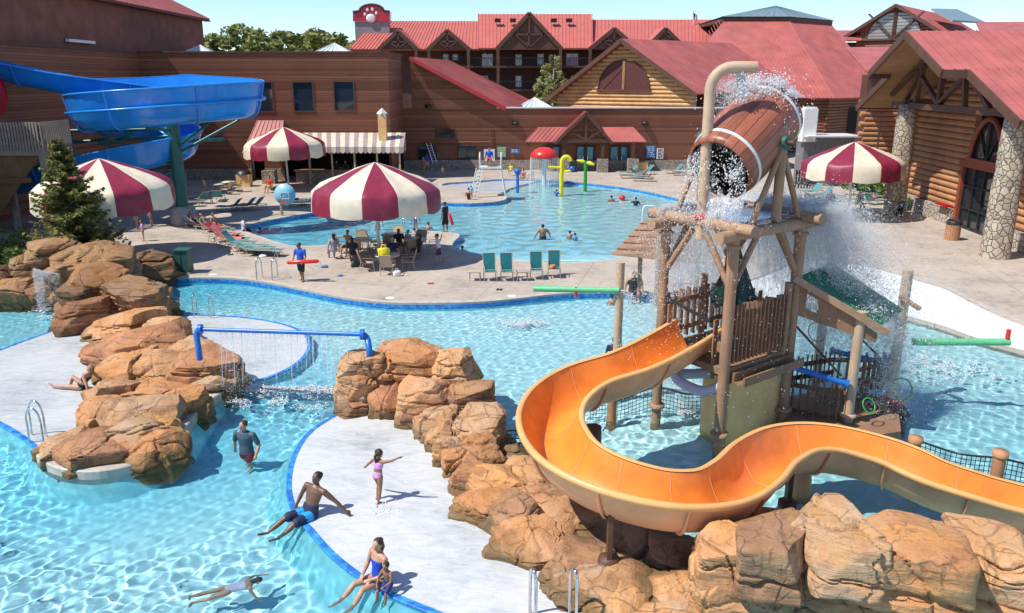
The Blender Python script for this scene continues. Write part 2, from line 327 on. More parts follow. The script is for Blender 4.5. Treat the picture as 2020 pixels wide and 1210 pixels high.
MT['greenroof'] = plain('green_corrugated', (.03, .16, .085), .3, .25, 2, .05); MT['darkgreen'] = mk_fabric('dark_green_canvas', (.006, .038, .032)); MT['utility'] = plain('utility_green', (.03, .11, .085), .5, .1, 2, .05)
# ================================================================ SETTING: ground, pools, beaches
MT['plaster'] = plain('pool_plaster', (.30, .74, .83), .7, .15, 2, .1)
def gpx(L, z=0.0): return [tuple(G(x, y, z)[:2]) for x, y in L]
RIVER_BACK = [(-60, 604), (0, 598), (120, 585), (250, 562), (330, 550), (420, 548), (480, 551), (540, 560), (600, 572), (680, 588), (760, 597), (850, 598), (940, 596), (1010, 590), (1080, 582), (1150, 577), (1230, 576), (1310, 577), (1400, 568), (1480, 552), (1560, 522), (1620, 512), (1700, 522), (1760, 538), (1812, 553), (1860, 567), (1910, 592), (1960, 617), (2030, 645), (2150, 690)]
river = [(v.x, v.y) for v in catmull([Vector((*p, 0)) for p in gpx(RIVER_BACK)], 5)] + [(30, 22), (34, 14), (34, 2), (-40, 2), (-44, 22), (-34, 29)]
ACT = [(478, 452), (500, 441), (560, 429), (615, 420), (680, 411), (760, 403), (850, 399), (930, 401), (985, 397), (1001, 389), (985, 381), (935, 376), (898, 371), (872, 366), (882, 361), (930, 358), (1000, 353), (1100, 356), (1180, 363), (1260, 374), (1345, 393), (1395, 412), (1390, 440), (1330, 466), (1262, 483), (1225, 505), (1190, 513), (1120, 518), (1050, 516), (990, 510), (945, 502), (912, 494), (893, 485), (897, 475), (906, 467), (903, 461), (880, 458), (835, 456), (800, 463), (740, 474), (690, 481), (635, 484), (580, 485), (545, 477), (510, 465)]
act = loop_smooth(gpx(ACT), 3)
def holed(name, outer, holes, mats, z=0.0, drop=1.5, lip=.07):
    bm = bmesh.new(); loops = [outer]+holes; es = []; vv = []
    for lp in loops:
        vs = [bm.verts.new((x, y, z)) for x, y in lp]; vv.append(vs)
        es += [bm.edges.new((vs[i], vs[(i+1) % len(vs)])) for i in range(len(vs))]
    bmesh.ops.triangle_fill(bm, edges=es, use_beauty=True, use_dissolve=False)
    for f in bm.faces:
        f.normal_update()
        if f.normal.z < 0: f.normal_flip()
    for vs in vv[1:]:
        n = len(vs); R4 = [vs]+[[bm.verts.new((v.co.x, v.co.y, z-q)) for v in vs] for q in (lip, .36, drop)]
        for k in range(3):
            for i in range(n): j = (i+1) % n; f = bm.faces.new((R4[k][i], R4[k][j], R4[k+1][j], R4[k+1][i])); f.material_index = k
    me = bpy.data.meshes.new(name); bm.to_mesh(me); bm.free()
    for m in mats: me.materials.append(m)
    return link(name, me)
g = holed('ground', [(-900, -300), (900, -300), (900, 1200), (-900, 1200)], [river, act], [MT['deck'], MT['tile'], MT['plaster']]); tag(g, kind='structure'); g.cycles.is_caustics_receiver = True
def ribbon(mb, poly, w0, w1, z, m=0, closed=True, side=1):   # flat strip following a loop
    n = len(poly); ar = sum(poly[i][0]*poly[(i+1) % n][1]-poly[(i+1) % n][0]*poly[i][1] for i in range(n)); sg = -1 if ar > 0 else 1
    P = [Vector((p[0], p[1], 0)) for p in poly]; N = []
    for i in range(n):
        t = (P[(i+1) % n]-P[i-1]).normalized(); N.append(Vector((-t.y, t.x, 0))*sg*side)
    vs = [P[i]+N[i]*w0+Vector((0, 0, z)) for i in range(n)]+[P[i]+N[i]*w1+Vector((0, 0, z)) for i in range(n)]
    fs = [(i, (i+1) % n, n+(i+1) % n, n+i) for i in range(n)]
    mb.add(vs, [f[::-1] for f in fs] if (vs[1]-vs[0]).cross(vs[n]-vs[0]).z < 0 else fs, m)
MT['coping'] = plain('coping', (.47, .42, .36), .6, .2, 3, .3, .005)
mb = MB(); ribbon(mb, river, 0, .32, .004); ribbon(mb, act, 0, .32, .004); tag(mb.build('deck_coping', MT['coping']), kind='structure')
# white beaches in the pool (beach entry), with their blue tiled edge
ISL = [(-120, 745), (-40, 706), (0, 690), (60, 668), (120, 648), (190, 636), (300, 626), (400, 622), (480, 626), (550, 637), (595, 653), (612, 675), (605, 700), (575, 725), (530, 745), (478, 758), (445, 772), (400, 803), (368, 842), (346, 874), (300, 908), (240, 929), (170, 937), (112, 927), (80, 906), (64, 880), (30, 855), (0, 838), (-50, 815), (-150, 790)]
MID = [(700, 800), (655, 822), (612, 850), (585, 885), (570, 925), (567, 970), (580, 1012), (610, 1047), (650, 1092), (700, 1133), (755, 1168), (815, 1194), (880, 1222), (1000, 1290), (1180, 1330), (1420, 1310), (1420, 1200), (1330, 1110), (1150, 1020), (1060, 960), (1010, 890), (930, 830), (820, 790)]
def islet(name, px, z, mat):
    poly = loop_smooth(gpx(px, z), 4); mb = MB(); mb.prism(poly, -1.5, z, 0, 2); sk0 = MB(); ribbon(sk0, poly, 0, 0, -.32); nn_ = len(poly); ctr = sk0.v[:nn_]; sk1 = MB(); ribbon(sk1, poly, 0, .45, 0); mb.add([(v[0], v[1], -.30) for v in sk1.v[:nn_]]+[(v[0], v[1], -1.24) for v in sk1.v[nn_:]], [(i, (i+1) % nn_, nn_+(i+1) % nn_, nn_+i) for i in range(nn_)], 2, True); ribbon(mb, poly, -.1, .014, z+.006, 1, side=1); n = len(poly)
    mb.tube([(p[0], p[1], z-.02) for p in poly], .035, 6, 1, closed=True)
    o = mb.build(name, [mat, MT['tile'], MT['plaster']]); o.cycles.is_caustics_receiver = True; return tag(o, kind='structure')
islet('beach', ISL, -.15, MT['beach']); islet('beach', MID, -.15, MT['beach'])
# white beach entry along the far right edge of the pool
BR = [(1480, 556), (1560, 525), (1620, 514), (1700, 524), (1760, 540), (1812, 555), (1860, 569), (1910, 594), (1960, 619), (2030, 647), (2150, 692), (2200, 760), (2080, 712), (2020, 692), (1930, 668), (1870, 646), (1800, 626), (1700, 606), (1600, 598), (1520, 592)]
mb = MB(); pl = loop_smooth(gpx(BR, -.06), 3); mb.prism(pl, -1.5, -.06, 0, 1); tag(mb.build('beach', [plain('white_shore', (.74, .745, .73), .5, .1, 1.5, .2), MT['deck']]), kind='structure')
RP = [(0, 935), (110, 945)]
mb = MB(); ap = loop_smooth(gpx([(868, 367), (882, 361), (930, 358), (1000, 354), (1060, 355), (1030, 364), (1005, 371), (985, 380), (935, 376), (898, 371)], -.12), 3); mb.prism(ap, -1.0, -.16, 0); tag(mb.build('beach', MT['beach']), kind='structure')
# pool floor: blue of the water depth put into the floor colour, strongest by the rocks
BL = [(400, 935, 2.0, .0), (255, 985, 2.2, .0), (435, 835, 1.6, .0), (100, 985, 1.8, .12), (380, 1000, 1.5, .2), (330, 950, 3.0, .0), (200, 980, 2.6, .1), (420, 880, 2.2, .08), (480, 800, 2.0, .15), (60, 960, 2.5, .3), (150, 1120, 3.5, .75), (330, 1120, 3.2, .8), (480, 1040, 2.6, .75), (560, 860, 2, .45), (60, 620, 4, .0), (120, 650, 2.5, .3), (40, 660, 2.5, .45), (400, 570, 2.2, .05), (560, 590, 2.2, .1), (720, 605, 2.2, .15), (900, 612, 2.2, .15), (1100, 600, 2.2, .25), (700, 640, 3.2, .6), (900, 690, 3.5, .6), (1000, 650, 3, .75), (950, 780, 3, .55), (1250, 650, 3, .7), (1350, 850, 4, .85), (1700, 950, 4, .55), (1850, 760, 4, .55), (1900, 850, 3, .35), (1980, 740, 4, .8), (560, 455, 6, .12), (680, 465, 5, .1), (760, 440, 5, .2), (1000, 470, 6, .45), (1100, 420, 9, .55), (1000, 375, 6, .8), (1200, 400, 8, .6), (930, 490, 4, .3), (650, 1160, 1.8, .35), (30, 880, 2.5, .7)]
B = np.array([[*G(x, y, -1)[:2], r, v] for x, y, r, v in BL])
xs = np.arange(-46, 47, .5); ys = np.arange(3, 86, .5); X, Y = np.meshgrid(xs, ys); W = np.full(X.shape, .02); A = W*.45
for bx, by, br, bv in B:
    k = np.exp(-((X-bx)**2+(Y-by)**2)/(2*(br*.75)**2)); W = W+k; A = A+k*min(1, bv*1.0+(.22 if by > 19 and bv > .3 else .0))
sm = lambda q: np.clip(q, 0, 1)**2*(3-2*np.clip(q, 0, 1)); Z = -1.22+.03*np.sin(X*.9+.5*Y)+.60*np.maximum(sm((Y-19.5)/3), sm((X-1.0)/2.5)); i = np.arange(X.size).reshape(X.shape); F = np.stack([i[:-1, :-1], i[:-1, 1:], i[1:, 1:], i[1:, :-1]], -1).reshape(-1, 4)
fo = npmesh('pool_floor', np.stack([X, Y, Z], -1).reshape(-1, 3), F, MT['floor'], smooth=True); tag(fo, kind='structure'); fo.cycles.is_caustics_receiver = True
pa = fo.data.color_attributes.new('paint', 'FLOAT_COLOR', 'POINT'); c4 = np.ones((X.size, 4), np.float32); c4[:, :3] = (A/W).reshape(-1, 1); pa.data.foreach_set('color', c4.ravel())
# water surface: real waves, finer near the camera
def waves(x, y, lo, hi, amp, seed, n=46):
    rg = np.random.RandomState(seed); z = np.zeros_like(x)
    for k in range(n):
        lam = math.exp(rg.uniform(math.log(lo), math.log(hi))); a = rg.uniform(0, 2*math.pi); q = 2*math.pi/lam
        z += amp*lam*np.sin(q*(x*math.cos(a)+y*math.sin(a))+rg.uniform(0, 6.28))
    return z
DIST = [(G(1340, 850, WZ), 1.6, 1.6), (G(1850, 760, WZ), 2.5, 1.4), (G(560, 770, WZ), .8, 1.8), (G(1000, 640, WZ), 1.0, 1.5)]
CALM = [(G(330, 950, WZ), 1.8, .6), (G(250, 960, WZ), 1.6, .6), (G(420, 850, WZ), 1.5, .55), (G(660, 1150, WZ), 1.0, .55)]
def water_sheet(x0, x1, y0, y1, st, lo, hi, amp, seed):
    xs = np.arange(x0, x1+.001, st); ys = np.arange(y0, y1+.001, st*1.15); X, Y = np.meshgrid(xs, ys); k = np.ones_like(X)
    for p, r, v in DIST: k += (v-1)*np.exp(-((X-p.x)**2+(Y-p.y)**2)/(2*r*r))
    for p, r, v in CALM: k -= v*np.exp(-((X-p.x)**2+(Y-p.y)**2)/(2*r*r))
    k = k*(1-.25*np.clip((Y-18)/4, 0, 1)); k = np.clip(k, .25, 4)*(1 if y0 > 30 else 1+.004*(Y-16)); Z = WZ+waves(X, Y, lo, hi, amp, seed)*k
    i = np.arange(X.size).reshape(X.shape); F = np.stack([i[:-1, :-1], i[:-1, 1:], i[1:, 1:], i[1:, :-1]], -1).reshape(-1, 4)
    o = npmesh('water', np.stack([X, Y, Z], -1).reshape(-1, 3), F, MT['water'], smooth=True); tag(o, kind='structure'); o.cycles.is_caustics_caster = True; return o
water_sheet(-15-.046*300, -15, 8.5+.0529*260, 39, .046, .17, .85, .0040, 3); water_sheet(-15, 15+.046*100, 8.5, 39, .046, .17, .85, .0040, 3)
water_sheet(-22, 22, 40, 74, .17, .5, 1.6, .0032, 7)

# concrete kerb round the foot of the left rock outcrop
KB = [(472, 764), (445, 778), (402, 806), (370, 844), (348, 876), (302, 910), (241, 931), (170, 939), (111, 929), (78, 907)]
mb = MB(); P = catmull([G(x, y, -.15) for x, y in KB], 5); n = len(P); T = [(P[min(i+1, n-1)]-P[max(i-1, 0)]).normalized() for i in range(n)]; V = []
for q, t_ in zip(P, T):
    s_ = Vector((t_.y, -t_.x, 0))
    for a, z in ((-.06, -.5), (-.06, -.03), (-.03, .0), (.32, .0), (.34, -.4)): V.append((q.x+s_.x*a, q.y+s_.y*a, z))
mb.add(V, [(i*5+j, i*5+j+1, (i+1)*5+j+1, (i+1)*5+j) for i in range(n-1) for j in range(4)]); tag(mb.build('rock_kerb', MT['coping'], clean=True), kind='structure')
# ================================================================ BUILDINGS
def wall_holes(mb, o, ux, L, z0, z1, th, holes, m=0):
    """upright wall from o along unit ux (xy), outer face on the right-hand side of ux, with rectangular holes (a0, a1, z0, z1)"""
    ux = Vector((ux[0], ux[1], 0)).normalized(); nx = Vector((ux.y, -ux.x, 0)); o = Vector((o[0], o[1], 0))
    xs = sorted({0, L, *[h[0] for h in holes], *[h[1] for h in holes]}); zs = sorted({z0, z1, *[h[2] for h in holes], *[h[3] for h in holes]})
    for i in range(len(xs)-1):
        for j in range(len(zs)-1):
            a, b, c, d = xs[i], xs[i+1], zs[j], zs[j+1]; cx, cz = (a+b)/2, (c+d)/2
            if any(h[0] < cx < h[1] and h[2] < cz < h[3] for h in holes): continue
            P = [o+ux*a+Vector((0, 0, c)), o+ux*b+Vector((0, 0, c)), o+ux*b+Vector((0, 0, d)), o+ux*a+Vector((0, 0, d))]; Q = [p-nx*th for p in P]
            mb.add(P, [(0, 1, 2, 3)], m); mb.add(Q, [(3, 2, 1, 0)], m)
    for h in holes:
        a, b, c, d = h; P = [o+ux*a+Vector((0, 0, c)), o+ux*b+Vector((0, 0, c)), o+ux*b+Vector((0, 0, d)), o+ux*a+Vector((0, 0, d))]; Q = [p-nx*th for p in P]
        mb.add(P+Q, [(i, 4+i, 4+(i+1) % 4, (i+1) % 4) for i in range(4)], m)
    P = [o, o+ux*L]; 
    mb.add([o+Vector((0, 0, z1)), o+ux*L+Vector((0, 0, z1)), o+ux*L-nx*th+Vector((0, 0, z1)), o-nx*th+Vector((0, 0, z1))], [(0, 1, 2, 3)], m)
    for q in (o, o+ux*L): mb.add([q+Vector((0, 0, z0)), q-nx*th+Vector((0, 0, z0)), q-nx*th+Vector((0, 0, z1)), q+Vector((0, 0, z1))], [(0, 1, 2, 3)], m)
def seam_roof(mb, a, b, c, d, n, th=.14, m=0, rib=.05):
    """sheet with standing seams: a-b is the eave, d-c the ridge"""
    a, b, c, d = map(Vector, (a, b, c, d)); nr = (b-a).cross(d-a).normalized()
    if nr.z < 0: nr = -nr
    P = [a, b, c, d]
    if (b-a).cross(d-a).z < 0: P = [b, a, d, c]
    mb.slab(P, th, m)
    for i in range(n+1):
        t = i/n; p = a.lerp(b, t)+nr*rib*.45; q = d.lerp(c, t)+nr*rib*.45
        if (q-p).length > .2: mb.bar(p, q, rib, rib, m, up=nr)
def window(par, o, ux, a0, a1, z0, z1, nx=1, nz=1, fr=.09, name='window', glass='glass', fm='trimwood', off=.06):
    ux = Vector((ux[0], ux[1], 0)).normalized(); nr = Vector((ux.y, -ux.x, 0)); o = Vector((o[0], o[1], 0)); P = lambda a, z, e=0: o+ux*a+nr*e+Vector((0, 0, z))
    f = MB(); 
    for z in (z0+fr/2, z1-fr/2): f.bar(P(a0, z, off-.05), P(a1, z, off-.05), .14, fr)
    for a in (a0+fr/2, a1-fr/2): f.bar(P(a, z0+fr, off-.05), P(a, z1-fr, off-.05), fr, .14, up=nr)
    for i in range(1, nx): f.bar(P(a0+(a1-a0)*i/nx, z0+fr, off-.07), P(a0+(a1-a0)*i/nx, z1-fr, off-.07), fr*.5, .08, up=nr)
    for i in range(1, nz): f.bar(P(a0+fr, z0+(z1-z0)*i/nz, off-.075), P(a1-fr, z0+(z1-z0)*i/nz, off-.075), .08, fr*.5)
    w_ = f.build(name, MT[fm], par); g_ = MB(); g_.slab([P(a0+fr*.5, z0+fr*.5, off-.11), P(a1-fr*.5, z0+fr*.5, off-.11), P(a1-fr*.5, z1-fr*.5, off-.11), P(a0+fr*.5, z1-fr*.5, off-.11)], .03); g_.build('pane', MT[glass], w_)
    return w_
def log_wall(mb, p, q, z0, z1, r=.17, m=0, gable=None, ext=0, skip=None):
    p = Vector((p[0], p[1], 0)); q = Vector((q[0], q[1], 0)); L = (q-p).length; u = (q-p)/L; n = int((z1-z0)/(2*r*.93))
    for i in range(n+1):
        z = z0+r+i*2*r*.93
        if z > z1: break
        e = ext*(1 if i % 2 else .35); segs = [(-e, L+e)]
        if gable: s = gable(z); segs = [s] if s else []
        if skip:
            for a, b, c, d in skip:
                if c-r*.5 < z < d+r*.5: segs = [t for s_ in segs for t in ((s_[0], min(s_[1], a)), (max(s_[0], b), s_[1])) if t[1]-t[0] > .15]
        for a, b in segs: mb.tube([p+u*a+Vector((0, 0, z)), p+u*b+Vector((0, 0, z))], r, 8, m)
# ---------------- brown waterpark hall with the flat roof (left part, back part, low entrance wing)
hall = thing('waterpark_hall', 'long brown board-clad hall with flat roof, dark red lean-to roof and glazed entrance', 'building', (-10, 78, 0))
ZT = 10.7
def xs_at(px, Y): return D(px, 158, Y).x
def zs_at(px, py, Y): return D(px, py, Y).z
holes = []
WX0 = -31.6; W70 = []
for x0, x1, y0, y1 in ((488, 537, 161, 222), (580, 617, 161, 221), (660, 698, 160, 219)):
    a = D(x0, y1, 70); b = D(x1, y0, 70); W70.append((a.x-WX0, b.x-WX0, a.z, b.z))
BAR = (D(560, 300, 70).x-WX0, D(772, 300, 70).x-WX0, 0.0, 3.1)
DOORW = (D(494, 300, 70).x-WX0, D(520, 300, 70).x-WX0, 0.0, 2.9)
mb = MB(); wall_holes(mb, (WX0, 70), (1, 0), 21.1, 0, ZT, .35, W70+[BAR, DOORW])
wall_holes(mb, (-10.5, 70.352), (0, 1), 8.14, 0, ZT, .3, [])
wall_holes(mb, (WX0, 34), (0, 1), 36, 0, ZT-.1, .3, [])
o_ = mb.build('wall', MT['siding'], hall)
mb = MB(); mb.box2((WX0-.05, 69.9, ZT), (-10.4, 70.4, ZT+.12)); mb.box2((-10.75, 70.4, ZT+.003), (-10.4, 79, ZT+.12)); mb.box2((WX0-.3, 34, ZT-.1), (WX0+.1, 69.9, ZT+.08)); mb.build('parapet_cap', MT['trimwood'], hall)
mb = MB(); mb.box2((WX0-1, 70.4, ZT-.5), (-10.8, 84, ZT-.3)); mb.build('flat_roof', MT['dark'], hall)
mb = MB()
for a0, a1, z0, z1 in W70: mb.box2((WX0+a0-.4, 70.9, z0-.6), (WX0+a1+.4, 71.1, z1+.4))
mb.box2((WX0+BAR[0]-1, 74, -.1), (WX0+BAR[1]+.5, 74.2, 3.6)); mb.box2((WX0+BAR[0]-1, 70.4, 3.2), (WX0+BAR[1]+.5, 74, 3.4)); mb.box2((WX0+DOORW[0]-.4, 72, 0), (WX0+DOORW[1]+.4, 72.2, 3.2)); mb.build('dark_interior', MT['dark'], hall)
for k, w_ in enumerate(W70): window(hall, (WX0, 70), (1, 0), *w_, nx=1, nz=1)
# stone plinths
mb = MB(); mb.box2((WX0+.1, 69.78, 0), (WX0+DOORW[0], 69.997, 1.0)); mb.box2((WX0+DOORW[1], 69.78, 0), (WX0+BAR[0], 69.997, 1.0)); mb.box2((WX0+BAR[1], 69.78, 0), (-10.3, 69.997, .95)); mb.box2((-10.45, 69.9, 0), (-10.3, 78.2, .95)); mb.box2((-10.29, 78.25, 0), (26, 78.49, .95)); mb.build('stone_plinth', MT['stone_small'], hall)
# low wing
ZL = zs_at(1180, 214, 78.5); LX0 = -10.5; DR = []
for x0, x1 in ((1068, 1106), (1135, 1174), (1201, 1242)):
    a = D(x0, 330, 78.5); b = D(x1, 287, 78.5); DR.append((a.x-LX0, b.x-LX0, .0, b.z))
SD = [(D(824, 300, 78.5).x-LX0, D(862, 300, 78.5).x-LX0, .0, D(850, 288, 78.5).z), (D(902, 300, 78.5).x-LX0, D(940, 300, 78.5).x-LX0, .95, D(920, 289, 78.5).z), (D(860, 300, 78.5).x-LX0+.02, D(905, 300, 78.5).x-LX0-.3, D(880, 272, 78.5).z, D(880, 254, 78.5).z)]
mb = MB(); wall_holes(mb, (LX0, 78.5), (1, 0), 36.5, 0, ZL, .3, DR+SD); mb.box2((LX0, 78.803, ZL-.4), (26, 90, ZL-.2)); mb.build('wall', MT['siding'], hall)
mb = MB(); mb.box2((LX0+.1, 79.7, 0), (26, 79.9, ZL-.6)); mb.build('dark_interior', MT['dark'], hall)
mb = MB(); mb.box2((LX0+9, 78.35, ZL), (26, 78.9, ZL+.12)); mb.build('parapet_cap', MT['whitemetal'], hall)
for a0, a1, z0, z1 in DR:
    mid = (a0+a1)/2
    for s0, s1 in ((a0, mid-.01), (mid+.01, a1)):
        w_ = window(hall, (LX0, 78.5), (1, 0), s0, s1, z0+.02, z1, 1, 1, .16, 'door', 'glass_teal', 'blackm')
        h_ = MB(); x = LX0+(s1-.2 if s0 == a0 else s0+.2); h_.bar((x, 78.36, .9), (x, 78.36, 1.3), .05, .05); h_.build('handle', MT['steel'], w_)
for k, (a0, a1, z0, z1) in enumerate(SD):
    if k < 2: window(hall, (LX0, 78.5), (1, 0), a0, a1, z0+.01, z1, 2, 1, .1, 'door' if k == 0 else 'window', 'glass', 'blackm')
    else: window(hall, (LX0, 78.5), (1, 0), a0, a1, z0, z1, 4, 1, .08, 'window', 'glass')
# lean-to gable and its dark red roof
A0 = D(809, 113, 78.4); A1 = D(988, 208, 78.4)
mb = MB(); mb.slab([(A0.x, 78.45, ZL-.1), (A1.x, 78.45, ZL-.1), (A1.x, 78.45, A1.z-.1), (A0.x, 78.45, A0.z-.1)], .3); mb.build('gable_wall', MT['siding'], hall)
mb = MB(); sl_ = (A1-A0).normalized(); B0 = Vector((A0.x+2.6, 92, A0.z)); B1 = Vector((A1.x+3.4, 92, A1.z)); e = A1+sl_*.5; e2 = B1+sl_*.5
seam_roof(mb, (e.x, 77.9, e.z), (e2.x, e2.y, e2.z), (B0.x, B0.y, B0.z), (A0.x, 77.9, A0.z), 22); mb.build('roof', MT['roof'], hall)
mb = MB(); mb.bar((A0.x, 77.84, A0.z-.1), (e.x, 77.84, e.z-.1), .1, .34); mb.build('roof_trim', MT['redfab'], hall)
# entrance porch: small gable between two hipped skirts
mb = MB(); PY = 76.2
ap = D(1157, 221, PY); el = D(1094, 281, PY); er = D(1208, 281, PY)
for q, sgn in ((el, -1), (er, 1)):
    seam_roof(mb, q, (q.x, 78.4, q.z), (ap.x, 78.4, ap.z), ap, 4, .12)
for x0, x1, t0, t1 in ((1036, 1108, 1062, 1130), (1206, 1275, 1188, 1248)):
    a = D(x0, 280, 76.4); b = D(x1, 280, 76.4); c = D(t1, 251, 78.3); d = D(t0, 251, 78.3); seam_roof(mb, a, b, c, d, 8, .1)
prc = mb.build('porch_roof', MT['roof'], hall)
mb = MB(); mb.bar(el+Vector((0, -.06, -.12)), ap+Vector((0, -.06, -.12)), .14, .28); mb.bar(er+Vector((0, -.06, -.12)), ap+Vector((0, -.06, -.12)), .14, .28); bz = el.z+.1
mb.bar((el.x+.3, PY+.1, bz), (er.x-.3, PY+.1, bz), .22, .28); mb.bar((ap.x, PY+.1, bz), (ap.x, PY+.1, ap.z-.3), .24, .2)
for sx in (-1, 1): mb.bar((ap.x+sx*1.5, PY+.1, ap.z-1.7), (ap.x, PY+.1, bz+.1), .18, .16)
for px in (1112, 1188, 1248): p = D(px, 330, PY+.2); mb.box2((p.x-.14, PY+.06, 1.3), (p.x+.14, PY+.34, bz-.14))
mb.build('porch_truss', MT['trimwood'], hall)
for px in (1112, 1188, 1248): p = D(px, 330, PY+.2); mb = MB(); mb.box2((p.x-.5, PY-.3, 0), (p.x+.5, PY+.7, 1.25)); mb.build('stone_pier', MT['stone_small'], hall)
mb = MB(); mb.slab([D(1100, 281, PY+.5), D(1204, 281, PY+.5), D(1157, 226, PY+.5)], .05); mb.build('porch_panel', MT['siding'], hall)
for px in (1017, 1272, 845): p = D(px, 245 if px != 845 else 211, 78.5); b_ = MB(); b_.lathe([(.0, .24), (.3, .2), (.34, 0), (.2, -.1), (0, -.1)], 10, c=(p.x, 78.3, p.z)); b_.build('wall_lamp', MT['blackm'], hall)
mb = MB(); q = [D(x, y, 78.35) for x, y in ((828, 281), (965, 281), (967, 278), (967, 246))]; mb.tube(q, .06, 6); mb.build('drain_pipe', MT['siding'], hall)
# bar: red shed roof, striped awning, counter, chimney
mb = MB(); seam_roof(mb, D(478, 303, 67.5), D(556, 303, 67.5), D(559, 238, 69.9), D(508, 238, 69.9), 7); mb.build('shed_roof', MT['roof'], hall)
bar = thing('poolside_bar', 'poolside bar with cream and maroon striped awning over a stone counter', 'bar', (D(690, 340, 69).x, 68, 0))
awl, awr = D(600, 290, 67), D(796, 290, 67); wl, wr = D(598, 262, 69.9), D(800, 262, 69.9); N = 22; mb = MB()
for i in range(N):
    t0, t1 = i/N, (i+1)/N; P = [awl.lerp(awr, t0), awl.lerp(awr, t1), wl.lerp(wr, t1), wl.lerp(wr, t0)]; mb.slab(P, .03, (i % 2)*2)
    a, b = P[0], P[1]; k = 6; V = [a.lerp(b, j/k) for j in range(k+1)]; Lw = [p+Vector((0, -.02, -.42-.12*math.sin(math.pi*j/k))) for j, p in enumerate(V)]
    mb.add(V+Lw, [(j, k+1+j, k+2+j, j+1) for j in range(k)], (i % 2)*2)
for i in range(6):
    t0, t1 = i/6, (i+1)/6; a, b = awr.lerp(wr, t0), awr.lerp(wr, t1); mb.add([a, b, b+Vector((0.02, 0, min(0, awr.z-b.z-.45))), a+Vector((.02, 0, min(0, awr.z-a.z-.45)))], [(0, 1, 2, 3)], i % 2)
mb.build('awning', [MT['cream'], MT['maroon'], mk_fabric('mauve_canvas', (.36, .28, .30))], bar)
for x in np.linspace(awl.x+.3, awr.x-.4, 5): mb = MB(); mb.box2((x-.07, 67.2, 0), (x+.07, 67.34, awl.z-.02)); mb.build('awning_post', MT['tanpost'], bar)
ca, cb = D(585, 345, 68.3).x, awr.x-.1
mb = MB(); mb.box2((ca, 68.1, 0), (cb, 68.45, 1.02)); mb.box2((D(520, 340, 68).x, 67.4, 0), (D(545, 340, 68).x, 68.3, 1.1)); mb.build('stone_counter', MT['stone_small'], bar)
mb = MB(); mb.box2((ca-.1, 67.85, 1.03), (cb+.1, 68.6, 1.12)); mb.build('counter_top', MT['plank'], bar)
cm = MB(); p = D(757, 262, 69); cm.box2((p.x-.33, 68.2, p.z-.8), (p.x+.33, 68.86, D(757, 228, 68.5).z)); cm.build('chimney', MT['tanwall'], bar); cz = D(757, 228, 68.5).z
cm = MB(); cm.lathe([(.46, .18), (.0, .62)], 4, c=(p.x, 68.53, cz), sm=False); cm.lathe([(.46, .1), (.46, .18)], 4, c=(p.x, 68.53, cz), sm=False); cm.box2((p.x-.28, 68.25, cz+.003), (p.x+.28, 68.8, cz+.12)); cm.build('chimney_cap', MT['whitemetal'], bar)
# ---------------- tall block with the red roof behind the left wall
tall = thing('tall_hall', 'tall plain brown stucco building under a sloping red roof', 'building', (-36, 66, 0))
mb = MB(); zt = 14.6; mb.box2((-60, 30, 0), (-32.5, 88, zt)); mb.build('wall', MT['stucco'], tall)
mb = MB(); seam_roof(mb, (-31.9, 30, zt+.05), (-31.9, 88.6, zt+.05), (-50, 88.6, zt+9), (-50, 30, zt+9), 60); mb.build('roof', MT['roof'], tall)
mb = MB(); mb.box2((-32.3, 30, zt-.22), (-31.8, 88.5, zt-.1)); mb.slab([(-32.5, 88.3, zt), (-50, 88.3, zt+8.9), (-50, 88.3, zt)], .2); mb.build('fascia', MT['trimwood'], tall)
mb = MB(); a = D(0, 40, 51); mb.box2((-32.52, 48, 12.0), (-32.42, 52.5, 13.6)); mb.build('shutter', MT['trimwood'], tall)
mb = MB(); mb.box2((-32.4, 60.5, 11.15), (-32.1, 64.2, 11.35)); mb.build('light_bar', MT['white'], tall)
# skylight pyramids on the roofs
for x0, x1, xa, ya, yb, Y, nm in ((340, 422, 380, 88, 106, 78, 'hall roof beside the tall brown block'), (612, 692, 648, 84, 100, 80, 'hall roof before the distant treetops'), (1010, 1102, 1060, 194, 214, 84, 'low wing roof next to the birch')):
    a = D(x0, yb, Y); b = D(x1, yb, Y); t = D(xa, ya, Y); hw = (b.x-a.x)/2; cx = (a.x+b.x)/2; zb = a.z-.3; sk_ = thing('skylight', 'white glazed pyramid skylight on the '+nm, 'skylight', (cx, Y+hw, zb-.3))
    mb = MB(); c = [(cx-hw, Y), (cx+hw, Y), (cx+hw, Y+2*hw), (cx-hw, Y+2*hw)]; ap = Vector((cx, Y+hw, t.z))
    for i in range(4): mb.add([(*c[i], zb), (*c[(i+1) % 4], zb), ap], [(0, 1, 2)])
    mb.build('glazing', MT['sky_panel'], sk_); mb = MB()
    for i in range(4):
        for k in range(6): q = Vector((*c[i], zb+.02)).lerp(Vector((*c[(i+1) % 4], zb+.02)), k/6); mb.bar(q, ap+Vector((0, 0, .02)), .07, .07)
    mb.build('glazing_bar', MT['whitemetal'], sk_); mb = MB(); mb.box2((cx-hw-.1, Y-.1, zb-1.4), (cx+hw+.1, Y+2*hw+.1, zb-.004)); mb.build('curb', MT['dark'], sk_)
